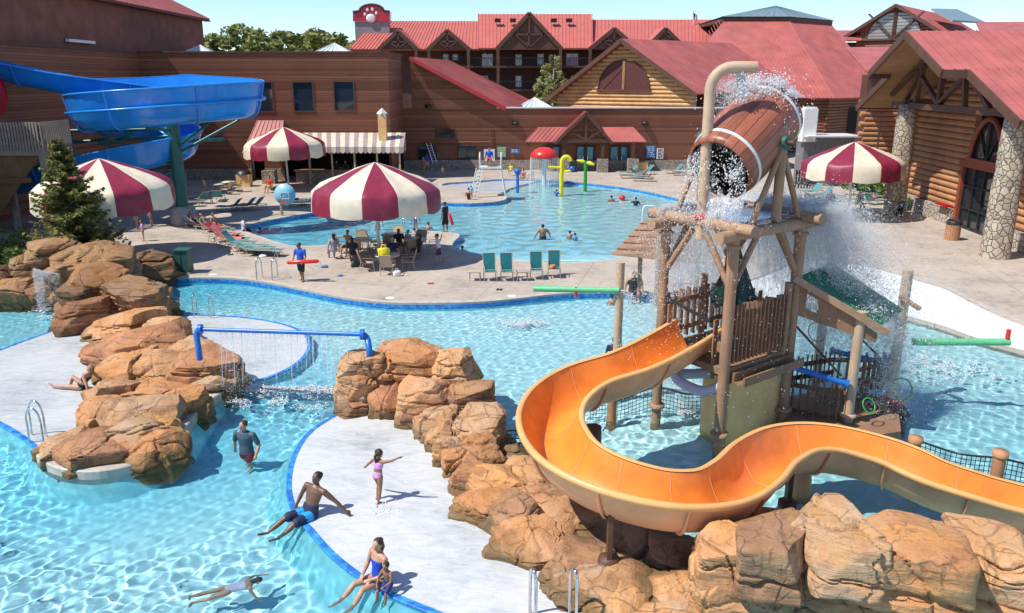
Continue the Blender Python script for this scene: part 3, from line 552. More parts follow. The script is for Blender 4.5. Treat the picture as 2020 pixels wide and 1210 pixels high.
# ---------------- log gable on the low wing
lg = thing('log_gable', 'tan log gable with a half-round shutter window under a pale red roof', 'building', (13, 86, 5))
gl, gr_ = D(1100, 212, 88), D(1372, 218, 79.2); u = Vector((gr_.x-gl.x, gr_.y-gl.y, 0)); GL = u.length; u /= GL; nb = Vector((-u.y, u.x, 0)); zb = min(gl.z, gr_.z)-.1
apx = D(1234, 84, 83.6); tm = (apx.xy-gl.xy).dot(u.xy); za = apx.z; zl = D(1103, 190, 88).z; zr = D(1372, 186, 79.2).z
def gseg(z):
    a = 0 if z < zl else tm*(z-zl)/(za-zl); b = GL if z < zr else GL-(GL-tm)*(z-zr)/(za-zr); return (a, b) if b-a > .3 else None
wa, wb = 5.2/12.9*GL*.92, 0; wc = ((D(1232, 178, 83.6).xy-gl.xy).dot(u.xy)); wz = D(1232, 177, 83.6).z; wr = D(1232, 121, 83.6).z-wz
mb = MB(); p3 = Vector((gl.x, gl.y, 0))
def gs2(z): return gseg(z)
log_wall(mb, gl, gr_, zb, za, .21, 0, gable=gs2); mb.build('log_wall', MT['log_tan'], lg)
mb = MB(); L3 = lambda t, z, e=0: p3+u*t-nb*e+Vector((0, 0, z)); mb.slab([L3(0, zb, -.1), L3(GL, zb, -.1), L3(GL, zr, -.1), L3(tm, za, -.1), L3(0, zl, -.1)], .2); mb.build('backing_wall', MT['trimwood'], lg)
mb = MB(); arc = [L3(wc+wr*1.02*math.cos(a), wz+wr*1.02*math.sin(a), .24) for a in np.linspace(0, math.pi, 20)]; mb.slab(arc, .14); mb.build('shutter', plain('dark_red_shutter', (.10, .025, .022), .6), lg)
mb = MB(); mb.tube([L3(wc+wr*1.04*math.cos(a), wz+wr*1.04*math.sin(a), .24) for a in np.linspace(0, math.pi, 20)], .09, 6); mb.bar(L3(wc-wr*1.1, wz-.08, .26), L3(wc+wr*1.1, wz-.08, .26), .2, .18)
for sx in (-1, 1): mb.bar(L3(wc+sx*.2, wz+wr*.75, .27), L3(wc+sx*wr*.85, wz+.05, .27), .05, .09)
mb.build('shutter_frame', MT['trimwood'], lg); mb = MB(); mb.bar(L3(wc, wz, .3), L3(wc, wz+wr, .3), .22, .16); mb.build('shutter_post', MT['log_tan'], lg)
rd = Vector((.66, .75, 0)); ov = 1.0; mb = MB(); sl_l = (L3(0, zl)-L3(tm, za)).normalized(); sl_r = (L3(GL, zr)-L3(tm, za)).normalized()
ra = L3(tm, za+.32, ov); rb_ = D(1440, 87, 101); rb_.z += .1; el_ = L3(0, zl+.32, ov)+sl_l*1.2; er_ = L3(GL, zr+.32, ov)+sl_r*.5; bk = rb_-ra
seam_roof(mb, er_, er_+bk, rb_, ra, 34); seam_roof(mb, el_, el_+bk, rb_, ra, 34); mb.build('roof', MT['roof'], lg)
mb = MB(); mb.bar(el_+Vector((0, 0, -.2))-bk.normalized()*.05, ra+Vector((0, 0, -.2))-bk.normalized()*.05, .12, .4); mb.bar(er_+Vector((0, 0, -.2))-bk.normalized()*.05, ra+Vector((0, 0, -.2))-bk.normalized()*.05, .12, .4); mb.build('bargeboard', MT['trimwood'], lg)
# ---------------- hip-roofed hall with skylight cupola
hp = thing('hip_hall', 'large faceted red hip roof with a grey-green pyramid skylight on log walls', 'building', (34, 84, 0))
HS = 1.38; Ae = D(1300, 186, 98); Be = D(1648, 190, 70*HS); Ce = D(1756, 187, 76*HS); De = Vector((44*HS, 104*HS, Ce.z)); ze = CAMZ-1.5*HS
Ta = D(1428, 56, 82*HS); Tb = D(1555, 50, 82*HS); Tc = D(1637, 57, 87*HS); Td = Vector((34*HS, 98*HS, Tc.z)); zt_h = CAMZ+5.6*HS
for q in (Ae, Be, Ce): q.z = ze
for q in (Ta, Tb, Tc, Td): q.z = zt_h
mb = MB(); seam_roof(mb, Ae, Be, Tb, Ta, 1, rib=.02)
nS = 44
for i in range(1, nS):    # seams parallel to the hip
    x = Ae.x+(Be.x-Ae.x)*i/nS; p = Ae.lerp(Be, i/nS); dd = Tb-Be; t = 1.0
    if p.x+dd.x*t < Ta.x:
        s_ = (p.x-Ae.x)/((Ta.x-Ae.x)) if Ta.x > Ae.x else 1; t = max(.03, min(1, s_))
    mb.bar(p+Vector((0, -.0, .04)), p+dd*t+Vector((0, 0, .04)), .07, .08)
seam_roof(mb, Be, Ce, Tc, Tb, 26, rib=.04); seam_roof(mb, Ce, De, Td, Tc, 6); mb.build('roof', MT['roof'], hp)
mb = MB(); mb.slab([Ta+Vector((-.3, -.3, .35)), Tb+Vector((0, -.3, .35)), Tc+Vector((.3, 0, .35)), Td+Vector((0, 0, .35)), Vector((Ta.x, Td.y, zt_h+.35))], .5); mb.build('cupola_base', MT['trimwood'], hp)
mb = MB(); tp = D(1531, 12, 90*HS); bs = [Ta+Vector((-.5, -.5, .42)), Tb+Vector((0, -.5, .42)), Tc+Vector((.5, 0, .42)), Td+Vector((0, 0, .42)), Vector((Ta.x, Td.y, zt_h+.42))]
for i in range(5): mb.add([bs[i], bs[(i+1) % 5], tp], [(0, 1, 2)])
cu = mb.build('cupola', MT['sky_green'], hp); mb = MB()
for i in range(4):
    for k in range(9): mb.bar(bs[i].lerp(bs[i+1], k/8), tp, .06, .08)
mb.build('glazing_bar', MT['steel'], cu)
mb = MB(); log_wall(mb, (Ae.x, Ae.y+1), (Be.x-.3, Be.y+1), 0, ze-.2, .19, ext=0); log_wall(mb, (Be.x-.3, Be.y+1), (Ce.x-.3, Ce.y+1), 0, ze-.2, .19, ext=.4); mb.build('log_wall', MT['log_dark'], hp)
mb = MB(); p = Be.lerp(Ce, .4); mb.box2((p.x-1.2, p.y+.3, 2.2), (p.x+1.2, p.y+.7, 5.2)); mb.build('window', MT['dark'], hp)
# ---------------- hotel behind
ht = thing('lodge_hotel', 'long dark timber hotel with balconies, gabled dormers and pale red roof', 'building', (5, 122, 0)); YH = 120; hotel_roof = plain('faded_red_metal', (.50, .135, .105), .5, .08, .7, .05)  # hotel roof metal is a paler red than the other roofs
def hx(px): return D(px, 90, YH).x
def hz(py, px=1000): return D(px, py, YH).z
mb = MB(); mb.box2((hx(690), YH+1, 0), (hx(1450), YH+16, hz(96))); mb.build('wall', MT['trimwood'], ht)
mb = MB()
def hroof(x0, x1, ye, yr, hip0=0, hip1=0, dy=0):
    a = D(x0, ye, YH-.5+dy); b = D(x1, ye, YH-.5+dy); c = D(x1-hip1, yr, YH+10); d = D(x0+hip0, yr, YH+10); a.z = b.z; d.z = c.z; seam_roof(mb, a, b, c, d, int((x1-x0)/7), .25, rib=.08)
hroof(687, 945, 97, 42, 52); hroof(1164, 1450, 94, 39); hroof(943, 1166, 95, 28, dy=-1.6)
mb.slab([D(1167, 95, YH-2), D(1167, 28, YH+9.5), D(1167, 95, YH+9.5)], .15); mb.build('roof', hotel_roof, ht)
mb = MB(); mt_ = MB()
for xa, ya, x0, x1, yb, dy in ((785, 60, 745, 825, 98, 3), (882, 59, 842, 928, 98, 3), (1044, 25, 978, 1110, 97, 5), (1212, 55, 1160, 1262, 98, 3), (1313, 55, 1284, 1342, 84, 2)):
    Y = YH-dy; a = D(x0, yb, Y); b = D(x1, yb, Y); t = D(xa, ya, Y); zb_ = max(a.z, b.z)
    mb.slab([(a.x, Y, zb_), (b.x, Y, zb_), (t.x, Y, t.z)], .2); bk = Vector((0, 12, 0))
    for q in (a, b): q.z = zb_; mt_.slab([q, t, t+bk, q+bk] if q is b else [t, q, q+bk, t+bk], .2); 
    for q in (a, b): mb.bar((q.x, Y-.15, q.z-.15), (t.x, Y-.15, t.z-.15), .25, .5)
    mb.bar((t.x, Y-.12, zb_), (t.x, Y-.12, t.z-.4), .25, .2); mb.bar((a.x*.6+t.x*.4, Y-.12, zb_*.6+t.z*.4), (b.x*.6+t.x*.4, Y-.12, zb_*.6+t.z*.4), .2, .25)
    for sx in (a.x, b.x): mb.bar((t.x, Y-.12, zb_+.2), ((sx+t.x)/2, Y-.12, (zb_+t.z)/2-.2), .2, .18)
    if dy >= 3:
        for sx in (a.x+.3, b.x-.3): mb.bar((sx, Y-.1, 0), (sx, Y-.1, zb_), .4, .4)
mb.build('gable', MT['trimwood'], ht); mt_.build('dormer_roof', hotel_roof, ht)
mb = MB(); rl = MB()
for py in (131, 176): z = hz(py); mb.box2((hx(870), YH-2.6, z-.25), (hx(1200), YH+1, z)); rl.bar((hx(870), YH-2.55, z+1.1), (hx(1200), YH-2.55, z+1.1), .1, .1)
for x in np.arange(hx(872), hx(1200), .35):
    for py in (131, 176): z = hz(py); rl.box2((x-.02, YH-2.57, z), (x+.02, YH-2.53, z+1.08))
mb.build('balcony', MT['trimwood'], ht); rl.build('balcony_rail', MT['blackm'], ht)
for px, w_ in ((870, 10), (897, 10), (925, 10), (961, 20), (1023, 11), (1067, 12), (1130, 22), (1180, 12), (1023, 11), (960, 12), (1130, 12)):
    pass
for px, py0, py1, w_ in ((878, 107, 119, 9), (897, 107, 119, 9), (961, 106, 130, 20), (1023, 107, 129, 11), (1067, 106, 129, 11), (1130, 105, 130, 22), (1023, 150, 172, 10), (955, 150, 172, 12), (1090, 150, 172, 10), (1135, 150, 172, 12)):
    x0, x1 = hx(px-w_/2), hx(px+w_/2); f = MB(); z0, z1 = hz(py1), hz(py0); nn = 2 if w_ > 15 else 1
    for k in range(nn+1): x = x0+(x1-x0)*k/nn; f.box2((x-.07, YH+.8, z0), (x+.07, YH+.97, z1))
    f.box2((x0+.07, YH+.8, z1-.14), (x1-.07, YH+.97, z1)); wn_ = f.build('window', MT['white'], ht); gp = MB(); gp.box2((x0, YH+.9, z0), (x1, YH+.94, z1)); gp.build('pane', mk_glass('pale_glass', (.35, .45, .5)) if px == 878 else bpy.data.materials['pale_glass'], wn_)
for px in (1012, 1092, 1122, 982): a = D(px, 44, YH+6); mb = MB(); mb.box((a.x, a.y-.6, a.z+.2), (.9, 1, .5)); mb.build('roof_vent', MT['dark'], ht)
# sign tower with the paw
sg = thing('roof_sign', 'dark red arched sign with a white paw print on the hotel roof', 'sign', (D(732, 40, 126).x, 126, 10)); q = lambda x, y, Y=125: D(x, y, Y)
mb = MB(); prof = [q(696, 42), q(769, 42), q(769, 23), q(758, 22)]+[q(733+24*math.cos(a), 22-13*math.sin(a)) for a in np.linspace(0.1, math.pi-.1, 12)]+[q(708, 22), q(696, 24)]; mb.slab(prof, 1.6); mb.build('sign_board', MT['redfab'], sg)
mb = MB(); mb.tube([p+Vector((0, -.05, 0)) for p in prof[2:]], .16, 6); mb.build('sign_trim', MT['trimwood'], sg)
mb = MB(); a = q(699, 43); b = q(767, 43); mb.box2((a.x, 125.2, 4), (b.x, 126.4, a.z)); mb.build('tower', plain('grey_tower', (.25, .24, .24), .7), sg)
mb = MB(); P0 = q(731, 30, 124.85)
for dx, dy, r, sx in ((0, -.45, .62, 1.15), (-.85, .1, .24, .8), (-.45, .75, .28, .75), (.3, .8, .28, .75), (.85, .25, .26, .8)): mb.ball((P0.x+dx, 124.93, P0.z+dy), r, 12, sq=(sx, .2, 1))
mb.build('paw_print', MT['white'], sg)
# flag
fl = thing('flag_pole', 'small striped flag on a thin pole above the hotel roof ridge', 'flag', D(1368, 40, 128)); mb = MB(); a = D(1368, 60, 128); b = D(1367, 20, 128); mb.tube([a, b], .09, 6); mb.build('pole', MT['whitemetal'], fl)
mb = MB(); b = D(1367, 24, 128); n = 14; st = [plain('flag_red', (.55, .03, .04), .7), MT['white'], plain('flag_blue', (.02, .04, .2), .7)]
for i in range(13):
    for j in range(8):
        V = []
        for jj, ii in ((j, i), (j+1, i), (j+1, i+1), (j, i+1)): V.append((b.x+jj*.09+.05*ii*.1, 128+.12*math.sin(jj*.9), b.z-ii*.075-jj*.06))
        mb.add(V, [(0, 1, 2, 3)], 2 if (i < 7 and j < 4) else (0 if i % 2 == 0 else 1))
mb.build('flag_cloth', st, fl)
# ---------------- distant lodge with arched window
ld = thing('far_lodge', 'log lodge with an arched truss window and long red roof', 'building', (52, 100, 0)); LS = 1.45; YL = 96*LS
a, b, t = D(1672, 74, YL+5), D(1862, 68, YL-5), D(1779, 13, YL); u2 = (Vector((b.x, b.y, 0))-Vector((a.x, a.y, 0))); LL = u2.length; u2 /= LL; n2 = Vector((u2.y, -u2.x, 0)); o2 = Vector((a.x, a.y, 0)); ze2 = (a.z+b.z)/2; P2 = lambda s, z, e=0: o2+u2*s+n2*e+Vector((0, 0, z))
mb = MB(); log_wall(mb, P2(.8, 0), P2(LL-.8, 0), ze2-6, t.z, .28, gable=lambda z: ((.8, LL-.8) if z < ze2 else ((LL/2)*(z-ze2)/(t.z-ze2)+.5, LL-(LL/2)*(z-ze2)/(t.z-ze2)-.5))); mb.build('log_wall', MT['log_dark'], ld)
mb = MB(); arc = [P2(LL/2+4.3*math.cos(q_), ze2-.5+4.3*math.sin(q_), .25) for q_ in np.linspace(0, math.pi, 18)]; mb.slab(arc, .1); ap_ = mb.build('window', mk_glass('grey_glass', (.25, .3, .3)), ld)
mb = MB(); mb.tube(arc, .12, 6); mb.bar(P2(LL/2, ze2-.6, .45), P2(LL/2, t.z, .45), .5, .3)
for sx in (-1, 1): mb.bar(P2(LL/2, ze2-.4, .45), P2(LL/2+sx*4.3, ze2+3.6, .45), .4, .25)
mb.bar(P2(.2, ze2-.55, .4), P2(LL-.2, ze2-.55, .4), .4, .3); mb.build('truss', MT['trimwood'], ld)
mb = MB(); bk2 = -n2*34; r0 = P2(LL/2, t.z+.3, 1.0); 
seam_roof(mb, P2(LL+.6, ze2-.1, 1), P2(LL+.6, ze2-.1, 1)+bk2, r0+bk2, r0, 26); seam_roof(mb, P2(-.6, ze2-.1, 1), P2(-.6, ze2-.1, 1)+bk2, r0+bk2, r0, 26)
p = D(1940, 56, 90); q_ = D(2100, 40, 105); seam_roof(mb, D(1935, 66, 124), D(2120, 66, 124), D(2120, 42, 134), D(1925, 44, 134), 30); seam_roof(mb, D(1640, 80, 140), D(1700, 80, 140), D(1700, 60, 150), D(1650, 60, 150), 10); mb.build('roof', MT['roof'], ld)
mb = MB(); mb.bar(P2(-.6, ze2-.25, 1.05), r0+n2*.05+Vector((0, 0, -.15)), .12, .5); mb.bar(P2(LL+.6, ze2-.25, 1.05), r0+n2*.05+Vector((0, 0, -.15)), .12, .5); mb.build('bargeboard', MT['trimwood'], ld)
sp = MB(); e0 = D(1845, 15, 104); sp.slab([D(1838, 17, 143), D(1880, 40, 136), D(1945, 44, 150), D(1888, 18, 157)], .3); sp.build('roof_panel', MT['sky_green'], ld)
mb = MB(); mb.box2((D(1640, 80, 148).x, 148, 0), (D(2150, 80, 148).x, 160, D(1800, 84, 148).z)); mb.build('wall', MT['trimwood'], ld)
# connecting roof with seams between hip hall and lodge
cn = thing('link_roof', 'small seamed red roof wedged between the hip hall and the log cabin', 'roof', (42, 82, 8)); mb = MB(); seam_roof(mb, D(1714, 146, 78), D(1800, 146, 78), D(1800, 91, 92), D(1667, 94, 92), 16); mb.build('roof_sheet', MT['roof'], cn); mb = MB(); a = D(1716, 148, 78.3); mb.box2((a.x, 78.6, 0), (a.x+8, 80, a.z)); mb.build('wall', MT['trimwood'], cn)
# ---------------- near log cabin with stone columns
cab = thing('log_cabin', 'orange log building with stone columns, arched window and overhanging red gable', 'building', (27, 46, 0)); cu_ = Vector((.0703, .9975, 0)); cn_ = Vector((-.9975, .0703, 0)); C0 = Vector((26.3, 38.0, 0))
CP_ = lambda s, z, e=0: C0+cu_*s+cn_*e+Vector((0, 0, z))     # s = depth along the wall, e = out towards the pool
sa, sb = 16.9, 0
mid = 9.0
def cgab(z):
    zt_ = 10.2; base = 6.8
    if z < base: return (-6.0, 16.9)
    k = (z-base)/(zt_-base); return (mid-9.0*(1-k), min(16.9, mid+9*(1-k)))  if k < 1 else None
DS0, DS1 = 4.6, 9.4
mb = MB(); log_wall(mb, CP_(0, 0), CP_(1, 0), .95, 10.6, .2, gable=cgab, skip=[(DS0-.15, DS1+.15, 0, 3.75), (5.2, 8.8, 3.9, 6.6)]); 
for i in range(19):
    z = 1.15+i*.372*.93/.93
    if z < 7.2:
        e = .55 if i % 2 else .25
        mb.tube([CP_(16.9, z-.186, -.3), CP_(16.9, z-.186, e)], .2, 8); mb.tube([CP_(.2, z-.186, -.3), CP_(.2, z-.186, e+.1)], .2, 8)
        mb.tube([CP_(1.9, z-.186, -.3), CP_(1.9, z-.186, e+.1)], .2, 8) if 0 else None
mb.build('log_wall', MT['log'], cab)
mb = MB(); mb.slab([CP_(-6, 0, -.25), CP_(16.8, 0, -.25), CP_(16.8, 7, -.25), CP_(mid, 10.6, -.25), CP_(-1, 7, -.25), CP_(-6, 7, -.25)][::-1], .25); mb.build('backing_wall', MT['dark'], cab)
mb = MB(); log_wall(mb, CP_(16.9, 0, 0), CP_(16.9, 0, -9), .95, 7.0, .2); log_wall(mb, CP_(24, 0, .9), CP_(24, 0, -9), .95, 7, .2, ext=.5); log_wall(mb, CP_(16.9, 0, -3), CP_(24, 0, -3), .95, 7, .2); mb.build('log_wall', MT['log'], cab)
mb = MB(); mb.bar(CP_(-6, .47, .12), CP_(DS0-.2, .47, .12), .6, .95); mb.bar(CP_(DS1+.2, .47, .12), CP_(17.2, .47, .12), .6, .95); mb.build('stone_plinth', MT['stone'], cab)
for s in (.4, 13.2):
    mb = MB(); hw0, hw1 = .60, .47; c = CP_(s, 0, 2.3)
    n = 10; vs = []
    for k in range(n+1):
        z = 7.0*k/n; h = hw0+(hw1-hw0)*k/n
        for a in range(16):
            an = 2*math.pi*a/16+.2; r_ = h*1.02/max(abs(math.cos(an)), abs(math.sin(an)))**.72; p = c+cu_*(r_*math.cos(an))+cn_*(r_*math.sin(an)); p += (p-c).normalized()*.05*noise.noise(Vector((p.x*3, p.y*3, z*3))); vs.append((p.x, p.y, z))
    mb.add(vs, [(k*16+a, k*16+(a+1) % 16, (k+1)*16+(a+1) % 16, (k+1)*16+a) for k in range(n) for a in range(16)]+[tuple(range(n*16, n*16+16))], 0, True); mb.build('stone_column', MT['stone'], cab)
# doors, arched window
dn = MB()
for s in (DS0, DS1): dn.bar(CP_(s, 0.1, .12), CP_(s, 3.7, .12), .3, .3, up=cn_)
dn.bar(CP_(DS0-.3, 3.75, .14), CP_(DS1+.3, 3.75, .14), .34, .34); dn.build('door_frame', plain('red_brown_trim', (.25, .06, .03), .5), cab)
d_ = MB()
for k in range(5): s = DS0+.2+(DS1-DS0-.4)*k/4; d_.bar(CP_(s, .05, .05), CP_(s, 3.6, .05), .1, .1, up=cn_)
for z in (.1, 1.2, 2.5, 3.55): d_.bar(CP_(DS0+.1, z, .06), CP_(DS1-.1, z, .06), .1, .09)
dd_ = d_.build('door', MT['blackm'], cab); gp = MB(); gp.slab([CP_(DS0, 0.05, 0), CP_(DS0, 3.6, 0), CP_(DS1, 3.6, 0), CP_(DS1, 0.05, 0)], .03); gp.build('pane', MT['glass'], dd_)
mb = MB(); wc_, wz_, ra_ = 7.0, 4.05, 1.7; arc = [CP_(wc_+ra_*math.cos(a), wz_+(2.35)*math.sin(a), .24) for a in np.linspace(0, math.pi, 22)]; mb.tube(arc, .15, 8); mb.bar(CP_(wc_-ra_-.2, wz_-.05, .24), CP_(wc_+ra_+.2, wz_-.05, .24), .3, .3); wf = mb.build('window', bpy.data.materials['red_brown_trim'], cab)
mb = MB(); mb.slab([CP_(wc_+ra_*math.cos(a), wz_+(2.35)*math.sin(a), .1) for a in np.linspace(math.pi, 0, 22)], .04); mb.build('pane', MT['glass'], wf)
mb = MB(); mb.bar(CP_(wc_, wz_, .16), CP_(wc_, wz_+2.3, .16), .07, .07, up=cn_)
for an in (.8, math.pi-.8): mb.bar(CP_(wc_, wz_, .16), CP_(wc_+ra_*math.cos(an), wz_+2.35*math.sin(an), .16), .07, .07)
mb.build('muntin', MT['blackm'], wf)
# roof: upper prow further out than the lower skirts
zA, zK, zE = 11.15, 9.0, 6.75; kf = (zA-zK)/(zA-zE); Wn, Wf = 10.8, 10.3; BKL = 30
RPT = lambda s, z, e: CP_(s, z, e)
mb = MB()
for sg_, W in ((-1, Wn), (1, Wf)):
    k = mid+sg_*W*kf; en = mid+sg_*W
    a, b, c, d = CP_(k, zK, 4.6), CP_(k, zK, -BKL), CP_(mid, zA, -BKL), CP_(mid, zA, 4.6); seam_roof(mb, a, b, c, d, 64)
    a, b, c, d = CP_(en, zE, 3.3), CP_(en, zE, -BKL), CP_(k, zK, -BKL), CP_(k, zK, 3.3); seam_roof(mb, a, b, c, d, 62)
mb.build('roof', MT['roof'], cab)
mb = MB()
for sg_, W in ((-1, Wn), (1, Wf)):
    k = mid+sg_*W*kf; en = mid+sg_*W; q = [CP_(k, zK-.17, 4.5), CP_(k, zK-.17, -3), CP_(mid, zA-.17, -3), CP_(mid, zA-.17, 4.5)]; mb.slab(q if sg_ > 0 else q[::-1], .04); q = [CP_(en, zE-.17, 3.2), CP_(en, zE-.17, -3), CP_(k, zK-.17, -3), CP_(k, zK-.17, 3.2)]; mb.slab(q if sg_ > 0 else q[::-1], .04)
mb.build('soffit', wood('soffit_board', (.34, .19, .09), 0, .6), cab)
mb = MB(); brd = []
for sg_, W in ((-1, Wn), (1, Wf)):
    k = mid+sg_*W*kf; en = mid+sg_*W
    mb.bar(CP_(mid, zA-.2, 4.66), CP_(k, zK-.2, 4.66), .12, .42); mb.bar(CP_(k, zK-.2, 3.36), CP_(en, zE-.2, 3.36), .12, .42); mb.bar(CP_(k, zK-.22, 4.6), CP_(k, zK-.22, 3.36), .12, .4); mb.bar(CP_(en+sg_*.06, zE-.12, 3.3), CP_(en+sg_*.06, zE-.12, -BKL), .1, .26)
mb.build('bargeboard', MT['trimwood'], cab)
mb = MB(); zz = 6.95; mb.bar(CP_(-.6, zz, 2.3), CP_(15.5, zz, 2.3), .34, .34)
for s0, z0, s1, z1 in ((mid, zz, mid, 10.4), (mid-3.2, zz, mid-2.6, 9.4), (mid+3.2, zz, mid+2.6, 9.4), (mid, zz+.2, mid-3.6, 9.1), (mid, zz+.2, mid+3.6, 9.1), (mid-6, zz, mid-2.6, 9.3), (mid+5, zz, mid+2.6, 9.3), (mid-9.5, zz, mid, 10.7), (mid+7, zz+.6, mid, 10.7)): mb.bar(CP_(s0, z0, 2.3), CP_(s1, z1, 2.3), .26, .24)
for s in (.4, 13.2): mb.bar(CP_(s, 7.15, 2.6), CP_(s, 7.15, -.2), .3, .3)
mb.build('truss', MT['trimwood'], cab)
mb = MB(); seam_roof(mb, D(1693, 200, 64), D(1738, 207, 58), D(1760, 172, 66), D(1753, 172, 70), 10); mb.build('eave_roof', MT['roof'], cab)
mb = MB(); mb.bar(CP_(DS1+.2, 1.15, .6), CP_(DS1+1.6, 1.15, .6), .35, .12); mb.build('sill_board', MT['redfab'], cab); mb = MB(); mb.bar(CP_(DS0-1.4, 1.15, .6), CP_(DS0-.2, 1.15, .6), .35, .12); mb.bar(CP_(DS0-.25, 1.1, .62), CP_(DS0-.25, .0, .62), .12, .12); mb.build('sill_board', MT['redfab'], cab)
mb = MB(); p = CP_(17.5, 5.9, 1.2); mb.tube([CP_(22, 6.8, 1.6), CP_(22, 6.3, 1.5), CP_(22, 5.6, .6), CP_(22, .4, .6)], .08, 6); mb.build('downpipe', MT['trimwood'], cab)
# outdoor kitchen beside the cabin: white cabinet, low pale roof and picket fence
kt = thing('kitchen_kiosk', 'pale low-roofed kiosk with a white cabinet beside the log walls', 'kiosk', (D(1640, 290, 66).x, 66, 0)); mb = MB(); a, b = D(1592, 268, 65), D(1700, 268, 65); mb.box2((a.x, 64.8, a.z-.12), (b.x, 68, a.z)); mb.build('roof', MT['whitemetal'], kt); mb = MB(); mb.box2((a.x+.2, 66, 0), (b.x-.2, 67.8, a.z-.12)); mb.build('body', plain('grey_panel', (.18, .18, .19), .6), kt)
mb = MB(); a, b = D(1576, 264, 66.5), D(1607, 214, 66.5); mb.box2((a.x, 65.6, a.z-.6), (b.x, 66.6, b.z)); mb.box2((a.x+.1, 65.7, b.z), (b.x-.1, 66.5, b.z+.12)); mb.build('cabinet', MT['white'], kt)
pf = MB(); a, b = D(1574, 312, 64.5), D(1625, 312, 64.5)
for x in np.arange(a.x, b.x, .24): pf.box2((x-.06, 64.4, .05), (x+.06, 64.48, 1.5))
for z in (.4, 1.2): pf.box2((a.x, 64.481, z), (b.x, 64.55, z+.1))
tag(pf.build('picket_fence', MT['blackm']), 'dark picket fence beside the pale kiosk', 'fence')
# signs on the low wing
def sign(x0, y0, x1, y1, m, rows, label, m2='white', Y=78.3):
    a = D(x0, y1, Y); b = D(x1, y0, Y); t_ = thing('wall_sign', label, 'sign', ((a.x+b.x)/2, Y, a.z)); mb = MB(); mb.box2((a.x, Y, a.z), (b.x, Y+.08, b.z)); mb.build('sign_panel', m, t_); mb = MB(); h = b.z-a.z; r_ = random.Random(x0)
    for k in range(rows):
        z = b.z-h*(k+.7)/(rows+.6); x = a.x+.12
        while x < b.x-.15: l_ = r_.uniform(.06, .3); mb.box2((x, Y-.02, z-.03), (min(x+l_, b.x-.1), Y-.002, z+.035)); x += l_+.08
    po_ = mb.build('sign_print', MT[m2], t_)
sb_ = plain('sign_blue', (.03, .16, .45), .4); sc_ = plain('sign_cyan', (.10, .42, .52), .4)
sign(981, 290, 998, 310, sc_, 4, 'cyan poster with an orange band on the low brown wall', 'yellow'); sign(1007, 294, 1025, 303, sb_, 2, 'small wide blue sign between the cyan poster and the red mushroom fountain'); sign(953, 296, 974, 303, sb_, 2, 'narrow blue sign on the wall behind the lifeguard chair'); sign(1274, 288, 1293, 312, sb_, 6, 'tall blue rules sign beside the entrance doors'); sign(1295, 293, 1309, 314, MT['white'], 7, 'white notice board next to the tall blue sign', 'blackm')
# ================================================================ ROCKS
def boulder_geo(mb, c, dims, rz, seed, n=12, p=5.0, nz=.07, tilt=.1, nc=13, c0=.74, ng=(3, 6)):
    rg = random.Random(seed); off = Vector((rg.uniform(-50, 50), rg.uniform(-50, 50), rg.uniform(-50, 50)))
    cuts = []
    for k in range(nc):
        a = rg.uniform(0, 6.283); e = rg.choice((rg.uniform(-.2, .35), rg.uniform(.4, 1.3))); cuts.append((Vector((math.cos(a)*math.cos(e), math.sin(a)*math.cos(e), math.sin(e))), rg.uniform(c0, 1.0)))
    gv = []
    for k in range(rg.randrange(*ng)):
        a = rg.uniform(0, 3.1416); hz_ = rg.random() < .6; nn = Vector((rg.uniform(-.2, .2), rg.uniform(-.2, .2), 1)) if hz_ else Vector((math.cos(a), math.sin(a), rg.uniform(-.3, .3))); gv.append((nn.normalized(), rg.uniform(-.6, .6), rg.uniform(.06, .14), rg.uniform(.03, .055)))
    rot = Matrix.Rotation(rz, 3, 'Z')@Matrix.Rotation(rg.uniform(-tilt, tilt), 3, 'X')@Matrix.Rotation(rg.uniform(-tilt, tilt), 3, 'Y'); h = Vector(dims)/2; mx = max(h); c = Vector(c); key = {}; vs = []; fs = []
    def vert(i, j, k):
        q = (i, j, k)
        if q in key: return key[q]
        d = Vector((2*i/n-1, 2*j/n-1, 2*k/n-1)); L = (abs(d.x)**p+abs(d.y)**p+abs(d.z)**p)**(1/p); d = d/L
        for nn, o in cuts:
            s = d.dot(nn)-o
            if s > 0: d -= nn*s
        w_ = Vector((d.x*h.x, d.y*h.y, d.z*h.z)); f = 1+nz*1.5*noise.fractal((w_*1.1/max(.5, mx*.9)+off), .9, 2.1, 4)+nz*.8*(1 if noise.noise(Vector((off.x, off.y+w_.x*.5, w_.z*4.5+off.z))) > .12 else 0)
        for nn, o, dp, wd in gv:
            q_ = (d.dot(nn)-o+.25*noise.noise(d*1.7+off))/wd; f -= dp*math.exp(-q_*q_)
        w_ = w_*f+Vector((noise.noise(w_*2+off), noise.noise(w_*2-off), 0))*.05*mx
        vs.append(rot@w_+c); key[q] = len(vs)-1; return key[q]
    for ax in range(3):
        for sd in (0, n):
            for a in range(n):
                for b in range(n):
                    idx = []
                    for da, db in ((0, 0), (1, 0), (1, 1), (0, 1)):
                        q = [0, 0, 0]; q[ax] = sd; q[(ax+1) % 3] = a+da; q[(ax+2) % 3] = b+db; idx.append(vert(*q))
                    fs.append(idx if sd else idx[::-1])
    mb.add(vs, fs, 0, True)
